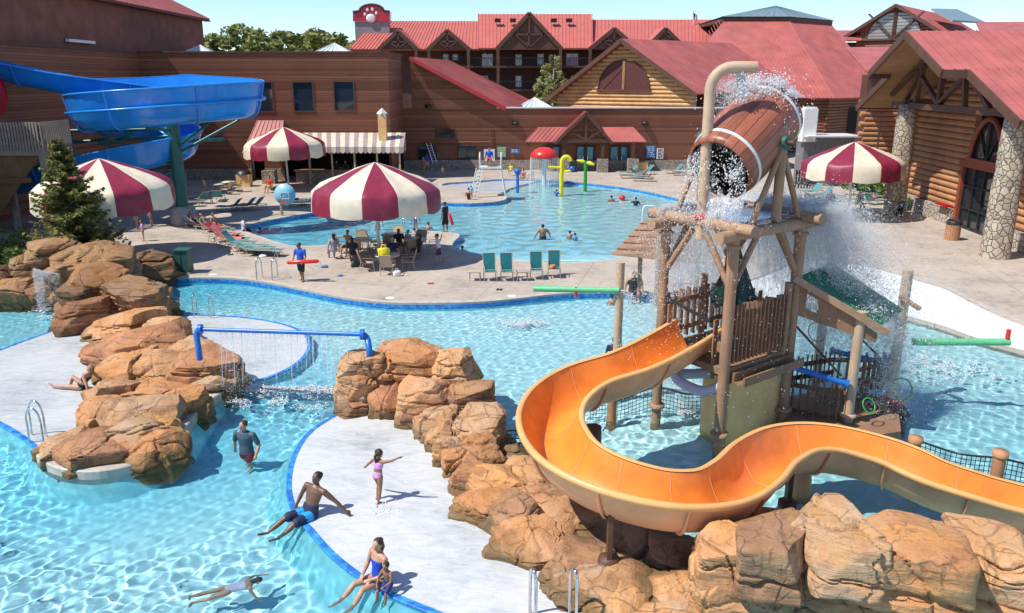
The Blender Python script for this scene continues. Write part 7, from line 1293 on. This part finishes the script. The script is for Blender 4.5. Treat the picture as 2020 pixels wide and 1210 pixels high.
# ================================================================ TREES AND PLANTS
def leaf_cloud(name, clumps, n, size, mats, par, seed, flat=.4, tri=False):
    """n leaf clusters spread through clumps (centre, radii); normals random"""
    rg = np.random.RandomState(seed); w = np.array([r[0]*r[1]*r[2] for c, r in clumps])**.7; w /= w.sum(); k = rg.choice(len(clumps), n, p=w); C = np.array([list(c) for c, r in clumps])[k]; Rr = np.array([list(r) for c, r in clumps])[k]
    d = rg.normal(size=(n, 3)); d /= np.linalg.norm(d, axis=1)[:, None]; rad = rg.uniform(.25, 1, n)**.45; P = C+d*Rr*rad[:, None]; a = rg.normal(size=(n, 3)); a[:, 2] *= flat; a /= np.linalg.norm(a, axis=1)[:, None]; b = np.cross(a, rg.normal(size=(n, 3))); b /= np.linalg.norm(b, axis=1)[:, None]; s = (size*rg.uniform(.6, 1.4, n))[:, None]
    V = np.stack([P-a*s, P+b*s*.5, P+a*s, P-b*s*.5], 1).reshape(-1, 3); F = np.arange(4*n).reshape(n, 4); return npmesh(name, V, F, mats, par, mi=rg.randint(0, len(mats), n))
FG = [mk_foliage('oak_leaf_dark', (.09, .115, .03), (.14, .17, .045)), mk_foliage('oak_leaf', (.19, .22, .06), (.27, .29, .085)), mk_foliage('oak_leaf_light', (.30, .31, .10), (.38, .37, .14))]
def clumpy(seed, H, W, n=16):
    rg = random.Random(seed); L = []
    for i in range(n):
        a = rg.uniform(0, 6.283); z = rg.uniform(.3, 1.0); r = W*math.sin(math.pi*min(1, (z-.1)))**.6*rg.uniform(.35, .95); s = rg.uniform(.16, .3)*W; L.append(((r*math.cos(a), r*math.sin(a), z*H), (s*1.3, s*1.3, s)))
    return L
def broad_tree(label, loc, H, W, seed, n=2600, leaf=.34, mats=None, group=None):
    t = thing('broadleaf_tree', label, 'tree', loc, 0, group); mb = MB(); mb.tube(catmull([(0, 0, 0), (.1, .05, H*.35), (-.1, .1, H*.75)], 4), [.28-.2*i/8 for i in range(9)], 8); rg = random.Random(seed); cl = clumpy(seed, H, W)
    for c, r in cl[:8]: mb.tube([(0, 0, H*.3), (c[0]*.5, c[1]*.5, H*.3+(c[2]-H*.3)*.6), c], [.14, .09, .03], 6)
    o = mb.build('trunk', plain('bark', (.10, .075, .05), .9) if 'bark' not in bpy.data.materials else bpy.data.materials['bark'], None); o.parent = t; o = leaf_cloud('crown', cl, n, leaf, mats or FG, None, seed); o.parent = t; return t
tx = [(425, 62, 118, 'at the corner of the tall brown block'), (462, 57, 122, 'second from the tall brown block'), (498, 54, 126, 'third from the tall brown block, with the highest top'), (532, 58, 120, 'darker, above the middle of the flat roof'), (562, 64, 124, 'with a pointed yellow-green top'), (598, 68, 128, 'low one left of the white skylight'), (628, 66, 121, 'pale, above the white skylight'), (660, 60, 117, 'dense and dark before the hotel roof end'), (686, 74, 125, 'half hidden by the hotel roof end'), (580, 72, 116, 'low shrub-like one at the roof line')]
for k, (px, py, Y, ds) in enumerate(tx):
    p = D(px, py, Y); broad_tree('leafy tree beyond the hall roof, '+ds, (p.x, Y, 0), p.z*.97, 4.6+(k % 3)*.5, 40+k, 2400, .42, group='trees beyond the hall roof')
BG = [mk_foliage('birch_leaf', (.22, .25, .07), (.32, .34, .11)), mk_foliage('birch_leaf_pale', (.34, .36, .14), (.46, .46, .22))]
p = D(1086, 150, 98); bt = thing('birch_tree', 'pale yellow-green birch rising before the hotel balconies', 'tree', (p.x, 98, 0)); zt_ = D(1098, 108, 98).z; z0 = D(1080, 200, 98).z; cl = []
rg = random.Random(3)
for i in range(46): f = rg.random(); z = z0-2+(zt_-z0+1.6)*f; r = 3.9*(1-f)**.8+.3; a = rg.uniform(0, 6.28); q = rg.uniform(.2, 1)*r; cl.append(((q*math.cos(a)+.5*f, q*math.sin(a), z), (.75*(1.2-f), .75*(1.2-f), .55)))
o = leaf_cloud('crown', cl, 5200, .22, BG, None, 8); o.parent = bt; mb = MB(); mb.tube([(0, 0, 0), (.2, 0, z0), (.5, 0, zt_)], [.2, .13, .03], 8)
for c, r in cl[:14]: mb.tube([(.2, 0, max(1, c[2]-1.2)), c], [.05, .015], 5)
o = mb.build('trunk', plain('birch_bark', (.5, .48, .44), .8), None); o.parent = bt
# spruce
SG = [mk_foliage('spruce_needle', (.10, .125, .035), (.18, .19, .055)), mk_foliage('spruce_needle_light', (.24, .235, .07), (.36, .33, .11))]
sp = thing('spruce_tree', 'dark green spruce in front of the striped umbrella above the boulders', 'tree', G(164, 548)); q = sp.location; H = D(158, 281, q.y).z+.2; rg = np.random.RandomState(12); V = []; MI = []; mb = MB(); mb.tube([(0, 0, 0), (0, 0, H*.5), (-.25, 0, H)], [.16, .09, .015], 8)
for wh in range(34):
    f = (wh+.5)/34; z = .35+(H-.4)*f; L = 2.45*(1-f)**.85+.12; nb2 = int(9-3*f)
    for b in range(nb2):
        a = rg.uniform(0, 6.283); l = L*rg.uniform(.65, 1.12); pts = []; d = np.array([math.cos(a), math.sin(a), 0]); droop = -.12-.16*(1-f)
        for s in range(9): u = s/8; pts.append(np.array([-.25*f*f, 0, z+rg.uniform(-.02, .02)])+d*l*u+np.array([0, 0, l*(droop*math.sin(u*2.2)+.22*u*u)]))
        mb.tube([Vector(pts[0]), Vector(pts[4]), Vector(pts[8])], [.02, .012, .005], 4, cap=False); sd = np.array([-d[1], d[0], 0])
        for s in range(1, 9):
            w_ = .30*l*(1-s/9.5)+.1
            for sg_ in (-1, 1):
                for q2 in range(5):
                    base = pts[s-1]+(pts[s]-pts[s-1])*rg.random(); tip = base+sd*sg_*w_*rg.uniform(.4, 1.05)+d*w_*rg.uniform(.3, .9)+np.array([0, 0, rg.uniform(-.14, .07)]); ax_ = tip-base; n_ = np.cross(ax_, rg.normal(size=3)); n_ = n_/max(1e-6, np.linalg.norm(n_))*rg.uniform(.03, .06); V += [base, base+ax_*.45+n_, tip, base+ax_*.45-n_]; MI.append(int(rg.random() < .28+.3*(s > 5)))
o = mb.build('trunk', bpy.data.materials['bark'], None); o.parent = sp; o = npmesh('crown', np.array(V), np.arange(len(V)).reshape(-1, 4), SG, None, mi=np.array(MI)); o.parent = sp
# shrubs
HG = [mk_foliage('shrub_leaf', (.06, .11, .015), (.11, .17, .03)), mk_foliage('shrub_leaf_light', (.14, .20, .03), (.22, .28, .06))]
def shrub(px, py, w_, h, seed, label, n=900, leaf=.09):
    p = G(px, py); t = thing('shrub', label, 'shrub', p); rg = random.Random(seed); cl = [((rg.uniform(-w_, w_), rg.uniform(-.6*w_, .6*w_), h*rg.uniform(.3, .85)), (w_*.35, w_*.35, h*.22)) for _ in range(12)]; o = leaf_cloud('foliage', cl, n, leaf, HG, None, seed); o.parent = t; mb = MB()
    for c, r in cl: mb.tube([(c[0]*.2, c[1]*.2, 0), c], [.03, .01], 5)
    o = mb.build('stem', bpy.data.materials['bark'], None); o.parent = t
shrub(20, 536, 1.3, 1.2, 1, 'bright green shrub behind the boulders under the stair deck', 1300); shrub(62, 525, .9, 1.0, 2, 'small green shrub beside the spruce trunk', 800); shrub(-10, 515, 1.4, 1.6, 5, 'dark shrub at the foot of the stair deck posts', 1200); shrub(1728, 388, 1.9, 1.5, 3, 'yellow-green bush behind the cabin-side loungers', 1300, .13); shrub(1788, 414, .8, .8, 4, 'low green plants beside the stone column', 600, .12); shrub(1745, 392, 1.3, 1.1, 6, 'green bush against the log corner', 900, .13)
# ================================================================ FALLING AND SPLASHING WATER
def mk_spray(name, alpha=1.0, streak=False):
    t = NT(name); t.t.nodes.remove(t.b); d = t.n('ShaderNodeBsdfDiffuse'); d.inputs[0].default_value = (.97, .98, .99, 1); tr = t.n('ShaderNodeBsdfTranslucent'); tr.inputs[0].default_value = (.97, .98, .99, 1); g = t.n('ShaderNodeBsdfGlossy'); g.inputs['Roughness'].default_value = .12
    m1 = t.n('ShaderNodeMixShader'); m1.inputs[0].default_value = .5; t.l(d.outputs[0], m1.inputs[1]); t.l(tr.outputs[0], m1.inputs[2]); m2 = t.n('ShaderNodeMixShader'); m2.inputs[0].default_value = .06; t.l(m1.outputs[0], m2.inputs[1]); t.l(g.outputs[0], m2.inputs[2]); out = m2.outputs[0]
    if streak or alpha < 1:
        tp = t.n('ShaderNodeBsdfTransparent'); mx = t.n('ShaderNodeMixShader')
        if streak:
            at = t.n('ShaderNodeAttribute', attribute_name='flow'); mp = t.n('ShaderNodeMapping'); mp.inputs['Scale'].default_value = (34, 4, 1); t.l(at.outputs['Vector'], mp.inputs[0]); n = t.noise(mp.outputs[0], 1.0, 6, .7, .8); n2 = t.noise(t.pos(), 2.2, 5, .7); sep = t.n('ShaderNodeSeparateXYZ'); t.l(at.outputs['Vector'], sep.inputs[0])
            f = t.math('ADD', t.math('MULTIPLY', n, .6), t.math('MULTIPLY', n2, .5)); f = t.math('SUBTRACT', f, t.math('MULTIPLY', sep.outputs[2], .28)); t.l(t.ramp(f, (.27, (0, 0, 0)), (.50, (alpha, alpha, alpha))), mx.inputs[0])
        else: mx.inputs[0].default_value = alpha
        t.l(tp.outputs[0], mx.inputs[1]); t.l(out, mx.inputs[2]); out = mx.outputs[0]
    t.l(out, t.t.nodes['Material Output'].inputs[0]); return t.m
MT['spray'] = mk_spray('white_water'); MT['sheet'] = mk_spray('falling_sheet', .6, True); MT['stream'] = mk_spray('thin_stream', .55)
OCT = np.array([(1, 0, 0), (-1, 0, 0), (0, 1, 0), (0, -1, 0), (0, 0, 1), (0, 0, -1)], float); OF = np.array([(0, 2, 4), (2, 1, 4), (1, 3, 4), (3, 0, 4), (2, 0, 5), (1, 2, 5), (3, 1, 5), (0, 3, 5)])
def drops(P, r, vel, rg, stretch=1.6):
    n = len(P); s = r[:, None, None]*OCT[None]*rg.uniform(.6, 1.4, (n, 6, 1)); vn = vel/np.maximum(1e-6, np.linalg.norm(vel, axis=1))[:, None]; pr = (s*vn[:, None, :]).sum(2, keepdims=True); s = s+pr*vn[:, None, :]*(stretch-1)
    return (P[:, None, :]+s).reshape(-1, 3), (np.arange(n)[:, None, None]*6+OF[None]).reshape(-1, 3)
def fan(start, vel, tmin, tmax, n, r0, r1, seed, jit=.12, floor=-.15, pw=1.0, clump=.0):
    """droplets of n jets: start(u) and vel(rng) give jet origin and speed"""
    rg = np.random.RandomState(seed); u = rg.random(n); S0 = np.array([start(x) for x in u]); V0 = np.array([vel(rg, x) for x in u]); t = tmin+(tmax-tmin)*rg.random(n)**pw; P = S0+V0*t[:, None]; P[:, 2] -= 4.9*t*t; vv = V0.copy(); vv[:, 2] -= 9.8*t; P += rg.normal(size=(n, 3))*jit*(.3+t[:, None]*1.4)
    if clump: 
        k = np.array([noise.noise(Vector(p)*1.7)+.5*noise.noise(Vector(p)*4.1) for p in P]); ok = k > rg.uniform(-.5, clump, n)
    else: ok = np.ones(n, bool)
    ok &= P[:, 2] > floor; r = r0+(r1-r0)*rg.random(n)**3; return drops(P[ok], r[ok], vv[ok], rg)
def merge(parts):
    V = []; F = []; b = 0
    for v, f in parts: V.append(v); F.append(f+b); b += len(v)
    return np.concatenate(V), np.concatenate(F)
def stuff(name, parts, label, mat='spray'):
    V, F = merge(parts); o = npmesh(name, V, F, MT[mat], smooth=True); return tag(o, label, 'water spray', kind='stuff')
def lerp3(a, b): a, b = np.array(a), np.array(b); return lambda u: a+(b-a)*u
pz = ZP+.3; aPF, aPR, aPB, aPL = (np.array([p.x, p.y, pz]) for p in (PF, PR, PB, PL)); od = np.array([dFR.x, dFR.y, 0]); bdn = np.array([dFL.x, dFL.y, 0])
def sheet(name, start, vel, T, seed, nu=40, nt_=30, wob=.12, label=''):
    V = []; C = []; rg = random.Random(seed); off = Vector((rg.uniform(0, 99), 0, 0))
    for i in range(nu+1):
        u = i/nu; s = Vector(start(u)); v = Vector(vel(u))
        for j in range(nt_+1):
            f = j/nt_; t = T*f; p = s+v*t+Vector((0, 0, -4.9*t*t)); q = p*1.3+off; p += Vector((noise.noise(q), noise.noise(q+Vector((7, 3, 1))), noise.noise(q+Vector((1, 9, 4)))))*wob*(.3+f*1.6); p.z = max(p.z, WZ-.03); V.append(p); C.append((u*1.0, f*1.0, f, 1))
    w_ = nt_+1; F = [(i*w_+j, (i+1)*w_+j, (i+1)*w_+j+1, i*w_+j+1) for i in range(nu) for j in range(nt_)]; o = npmesh(name, np.array([tuple(v) for v in V]), np.array(F), MT['sheet'], smooth=True); a = o.data.color_attributes.new('flow', 'FLOAT_COLOR', 'POINT'); a.data.foreach_set('color', np.array(C, np.float32).ravel()); return tag(o, label, 'water spray', kind='stuff')
# the dump: off the platform towards the hut
def vR(rg, u): a = rg.normal(0, .16); s = rg.triangular(.8, 2.9, 5.4); return np.array([s*math.cos(.28+a), s*math.sin(.28+a), .35+.22*s+rg.normal(0, .22)])
stuff('splash', [fan(lerp3(aPR+bdn*-.2, aPB), vR, .0, 1.2, 120000, .004, .014, 1, .10, pw=.8, clump=.6), fan(lerp3(aPR, aPB), vR, .05, .8, 16000, .004, .02, 2, .1, clump=.2), fan(lerp3(aPR, aPB), lambda rg, u: np.array([rg.uniform(1, 5.5), rg.uniform(-.6, 2.4), rg.uniform(.5, 3.2)]), .05, 1.2, 6000, .004, .014, 3, .2)], 'big white fan of water thrown from the platform over the green roof')
for k, (s0, s1, z0) in enumerate(((1.0, 1.5, .5), (1.7, 2.3, .75), (2.4, 3.0, .85), (2.9, 3.5, 1.0), (3.5, 4.1, 1.05))):
    sheet('splash_sheet', lerp3(aPR-bdn*.1, aPB+bdn*.1), lambda u: (od*(s0+(s1-s0)*math.sin(u*9+k))+bdn*(.5*u-.1)+np.array([0, 0, z0])).tolist(), 1.14, 20+k, wob=.15, label='torn sheet of white water falling from the platform towards the hut')
# the curtain off the back of the platform
stuff('spray', [fan(lerp3(aPB, aPL), lambda rg, u: np.array([rg.uniform(-.6, .5), rg.uniform(.2, 1.6), rg.uniform(-.3, .5)]), .02, 1.08, 46000, .004, .014, 5, .1, clump=.5)], 'white falling water behind the log tower')
for k in range(2): sheet('splash_sheet', lerp3(aPB, aPL), lambda u: (-od*.0+np.array([-.1, .5+.6*k+.3*math.sin(u*8), .2])).tolist(), 1.05, 30+k, wob=.15, label='white water curtain falling off the back of the tower platform')
# loose spray on the other sides, from the mouth of the barrel and round its head
mo = np.array(bc)+np.array(ax)*LB*.5; tpb = np.array(bc)-np.array(ax)*LB*.18+np.array([-.12, 0, .9])
stuff('spray', [fan(lerp3(aPL, aPF), lambda rg, u: np.array([rg.uniform(-2.6, .2), rg.uniform(-1.0, 1.0), rg.uniform(-.3, 1.2)]), .02, 1.1, 5200, .004, .013, 6, .15), fan(lerp3(aPF, aPR), lambda rg, u: np.array([rg.uniform(-.5, .8), rg.uniform(-.9, .1), rg.uniform(-.3, .6)]), .02, 1.05, 1500, .004, .012, 7, .12)], 'scattered drops falling on the slide side of the log tower')
stuff('spray', [fan(lambda u: mo+np.array([math.cos(u*6.3)*.62*bd.x, math.cos(u*6.3)*.62*bd.y, .3+math.sin(u*6.3)*.6])*np.array([1, 1, .8]), lambda rg, u: np.array([rg.uniform(-1.2, .3), rg.uniform(-1.2, .1), rg.uniform(-.8, .8)]), .0, .5, 7000, .004, .02, 8, .1, floor=pz-.2, clump=.3)], 'white water pouring out of the mouth of the barrel')
for k in range(2): sheet('splash_sheet', lambda u: (mo+np.array([bd.x*(-.75+.7*u+.35*k), bd.y*(-.75+.7*u+.35*k), -.35-.3*math.sin(u*3)])).tolist(), lambda u: (-.3+.2*math.sin(u*7), -.7+.25*math.cos(u*5), .1), .5, 40+k, nu=24, nt_=18, wob=.16, label='torn white sheet of water spilling from the barrel mouth')
stuff('spray', [fan(lambda u: tpb+np.array([.95*(u-.35), .35*math.sin(u*20), .12*math.sin(u*9)]), lambda rg, u: np.array([rg.uniform(-1.6, 1.6), rg.uniform(-1.3, 1.0), rg.uniform(.1, 2.6)]), .0, .62, 12000, .004, .018, 9, .07, floor=6.0, clump=.25), fan(lambda u: np.array([q0x, q0y, q0z]), lambda rg, u: np.array([rg.uniform(.2, .7), rg.uniform(-.2, .2), rg.uniform(-.5, .1)]), 0, .35, 1200, .008, .03, 10, .07, floor=5)] if not globals().update(q0x=D(1455, 132, 18.35).x, q0y=18.35, q0z=D(1455, 132, 18.35).z) else [], 'crown of spray where the pipe fills the top of the barrel')
for k in range(2): sheet('splash_sheet', lambda u: (tpb+np.array([-.35+1.5*u, -.25+.3*k, -.12])).tolist(), lambda u: (-.9+.5*k+.5*math.sin(u*11), -.55, 1.4+.5*math.sin(u*15+k)), .5, 50+k, nu=30, nt_=14, wob=.2, label='thin white film of water running off the top of the barrel')
# splash landing on hut, floor and pool
def burst(p, n, sp, upv, r, seed, tm=.45): p = np.array(p); return fan(lambda u: p+np.array([math.cos(u*97)*.3*sp, math.sin(u*61)*.3*sp, 0]), lambda rg, u: np.array([rg.normal(0, sp), rg.normal(0, sp), rg.uniform(.1, upv)]), 0, tm, n, .004, r, seed, .05, floor=WZ)
stuff('splash', [burst(D(1700, 610, 19.4), 1500, 1.0, 2.2, .02, 60), burst(D(1640, 560, 19.8), 1200, .8, 2.0, .02, 61), burst(D(1760, 650, 19.6), 1300, .9, 2.0, .02, 62), burst(G(1850, 720, WZ), 1500, 1.6, 2.0, .022, 63, .7), burst(D(1740, 760, 19.4), 900, .7, 2.0, .02, 64)], 'spray bouncing off the green roof and the pool')
stuff('splash', [burst(G(752, 1002, -.13), 420, .55, 1.5, .016, 66)], 'small splash kicked up by the running girl'); stuff('splash', [burst(G(2012, 1042, WZ), 900, .6, 1.4, .02, 67)], 'white splash where the slide meets the pool')
# curtain under the blue pipe
mb = MB(); rg = random.Random(2)
for i in range(19):
    f = .12+.8*(i+rg.uniform(-.25, .25))/18; p = pa_.lerp(pb_, f); L_ = (p.z-WZ)*rg.uniform(.35, .8); ph = rg.uniform(0, 6); pts = [p+Vector((.02*math.sin(k*.9+ph)*k/8, -.03*k+.015*math.cos(k*1.3+ph), -L_*(k/8))) for k in range(9)]; mb.tube(pts, [.012*(1-.08*k)+.004*rg.random() for k in range(9)], 5)
tag(mb.build('water_curtain', MT['stream']), 'row of thin streams falling from the blue pipe', 'water spray', kind='stuff')
stuff('spray', [fan(lambda u: np.array(pa_.lerp(pb_, .12+.8*round(u*30)/30)), lambda rg, u: np.array([rg.normal(0, .04), -.35+rg.normal(0, .06), 0]), .0, .62, 12000, .003, .0085, 90, .018, floor=WZ)], 'drops falling in rows from the blue pipe')
def foam(name, pts, n, spread, seed, label, z=WZ+.02, r=.09, th=.1):
    rg = np.random.RandomState(seed); P = []; pts = [np.array(p) for p in pts]
    for i in range(n*3):
        k = rg.randint(len(pts)-1) if len(pts) > 1 else 0; b = pts[k+1] if len(pts) > 1 else pts[0]; q = pts[k]+(b-pts[k])*rg.random()+rg.normal(size=3)*np.array(spread)
        if noise.noise(Vector((q[0]*2.2, q[1]*2.2, seed))) > -.05+th*rg.random(): P.append((q[0], q[1], z+abs(rg.normal())*spread[2]))
        if len(P) >= n: break
    P = np.array(P); rr = r*rg.uniform(.15, 1, len(P))**2+.006; s = OCT[None]*rr[:, None, None]*rg.uniform(.6, 1.4, (len(P), 6, 1)); s[:, :, 2] *= .35; V = (P[:, None]+s).reshape(-1, 3); F = (np.arange(len(P))[:, None, None]*6+OF[None]).reshape(-1, 3); o = npmesh(name, V, F, MT['spray'], smooth=True); return tag(o, label, 'foam', kind='stuff')
foam('foam', [G(462, 768, WZ), G(560, 772, WZ), G(662, 772, WZ)], 5000, (.1, .09, .035), 1, 'white foam line under the streams of the blue pipe', r=.05, th=-.35); foam('foam', [G(460, 790, WZ), G(640, 795, WZ)], 900, (.2, .3, .004), 2, 'loose foam drifting from the water curtain', r=.035)
foam('foam', [G(1000, 636, WZ), G(1060, 640, WZ)], 1400, (.4, .35, .008), 3, 'patch of bubbling white water in the middle of the lazy river', r=.035, th=-.2); foam('foam', [G(1330, 815, WZ), G(1420, 800, WZ)], 500, (.4, .3, .01), 4, 'churned white water under the tower', r=.04); foam('foam', [G(1790, 720, WZ), G(1900, 740, WZ)], 900, (1.0, .7, .02), 5, 'foam where the dumped water lands', r=.05); foam('foam', [G(85, 600, WZ), G(110, 625, WZ)], 350, (.35, .25, .02), 6, 'foam below the small waterfall', r=.06); foam('foam', [G(1985, 1060, WZ), G(2040, 1090, WZ)], 500, (.3, .25, .03), 7, 'foam at the end of the orange slide', r=.05)
# waterfall on the boulders
wfy = G(85, 598).y-.2; stuff('waterfall', [fan(lerp3(tuple(D(66, 530, wfy)), tuple(D(86, 536, wfy))), lambda rg, u: np.array([.05+rg.normal(0, .05), -.35+rg.normal(0, .08), rg.normal(0, .05)]), 0, .6, 5000, .004, .013, 71, .03, floor=WZ), fan(lerp3(tuple(D(86, 534, wfy)), tuple(D(118, 541, wfy))), lambda rg, u: np.array([.1+rg.normal(0, .06), -.3+rg.normal(0, .08), 0]), 0, .6, 2200, .003, .01, 72, .035, floor=WZ)], 'small white waterfall dropping from the boulder spout')
# rain under the red mushroom
q = mf.location; cz_ = D(1073, 308, q.y).z-.1; mb = MB(); rr_ = 27*MPP(1073, 308, q.y)
for i in range(40):
    a = 2*math.pi*i/40+.03*math.sin(i*7); x, y = q.x+rr_*math.cos(a), q.y+rr_*math.sin(a); mb.tube([(x, y, cz_), (x+.05*math.cos(a), y+.05*math.sin(a), cz_*.5), (x+.1*math.cos(a), y+.1*math.sin(a), WZ)], [.02, .016, .022], 4)
tag(mb.build('water_curtain', MT['stream']), 'ring of thin streams raining from the red mushroom', 'water spray', kind='stuff')
# jets from the mint pipe
pts_ = []
for k in range(3): mbx = None
stuff('spray', [fan(lambda u: np.array(D(1225, 575, 21.0)), lambda rg, u: np.array([rg.uniform(.6, 1.8), rg.uniform(-.3, .3), rg.uniform(-.2, .6)]), 0, .7, 900, .005, .02, 81, .04)], 'fine spray blowing from the post of the mint green pipe'); foam('foam', [G(870, 392), G(990, 366)], 160, (.5, .4, .0), 12, 'foam on the kids beach edge', r=.06)

# soft mist of very fine drops that hangs in the dumped water
TET = np.array([(1, 1, 1), (1, -1, -1), (-1, 1, -1), (-1, -1, 1)], float)*.75; TF = np.array([(0, 1, 2), (0, 3, 1), (0, 2, 3), (1, 3, 2)])
def mist(a, b, n, sm, ss, yaw, vz0, vzs, T, jit, r0, r1, seed, label, pw=.8, keep=.15):
    rg = np.random.RandomState(seed); a, b = np.array(a), np.array(b); P0 = a+(b-a)*rg.uniform(-.1, 1.1, (n, 1)); s = np.clip(rg.normal(sm, ss, n), .2, 9); an = yaw+rg.normal(0, .17, n); V = np.stack([s*np.cos(an), s*np.sin(an), vz0+vzs*s+rg.normal(0, .2, n)], 1); t = T*rg.random(n)**pw; P = P0+V*t[:, None]; P[:, 2] -= 4.9*t*t; P += rg.normal(size=(n, 3))*(jit*(.25+t*1.3))[:, None]
    q = P+.35*np.sin(P[:, [1, 2, 0]]*2.3+1.7); k = np.sin(q[:, 0]*3.1+q[:, 2]*1.3)+np.sin(q[:, 1]*3.7-q[:, 2]*1.9+2)+.7*np.sin(q[:, 2]*5.3+q[:, 0]*4.1)+.5*np.sin(q[:, 0]*9+q[:, 2]*7); ok = (k+rg.normal(0, .8, n) > keep) & (P[:, 2] > WZ+.02); P = P[ok]; r = r0+(r1-r0)*rg.random(len(P))**2
    sh = TET[None]*r[:, None, None]*rg.uniform(.7, 1.3, (len(P), 4, 1)); o = npmesh('mist', (P[:, None]+sh).reshape(-1, 3), (np.arange(len(P))[:, None, None]*4+TF[None]).reshape(-1, 3), MT['spray'], smooth=True); return tag(o, label, 'mist', kind='stuff')
mist(aPR-bdn*.2, aPB, 300000, 2.9, .75, .22, .3, .2, 1.17, .10, .003, .0085, 5, 'white mist in the arc of water over the green roof')
mist(aPR, aPB, 60000, 4.6, 1.3, .2, .5, .25, 1.28, .22, .003, .007, 6, 'fine mist drifting past the green roof to the pale shore', keep=-.2)
mist(aPB, aPL, 150000, .9, .5, 1.6, .1, .1, 1.08, .10, .003, .008, 7, 'white mist in the curtain behind the log tower')
mist(tpb+np.array([-.5, 0, 0]), tpb+np.array([.8, .1, 0]), 16000, .6, .6, 2.6, 1.2, .6, .55, .12, .003, .007, 8, 'mist over the top of the barrel', keep=-.3)
mist(tuple(c2+Vector((.05, .1, .0))), tuple(c3), 45000, .5, .4, 0, .1, 0, .78, .10, .003, .008, 9, 'water sheeting off the low edge of the green roof')
mist(tuple(c4), tuple(c3), 60000, .5, .5, 1.2, .1, 0, .95, .12, .003, .008, 10, 'water falling behind the green roof')
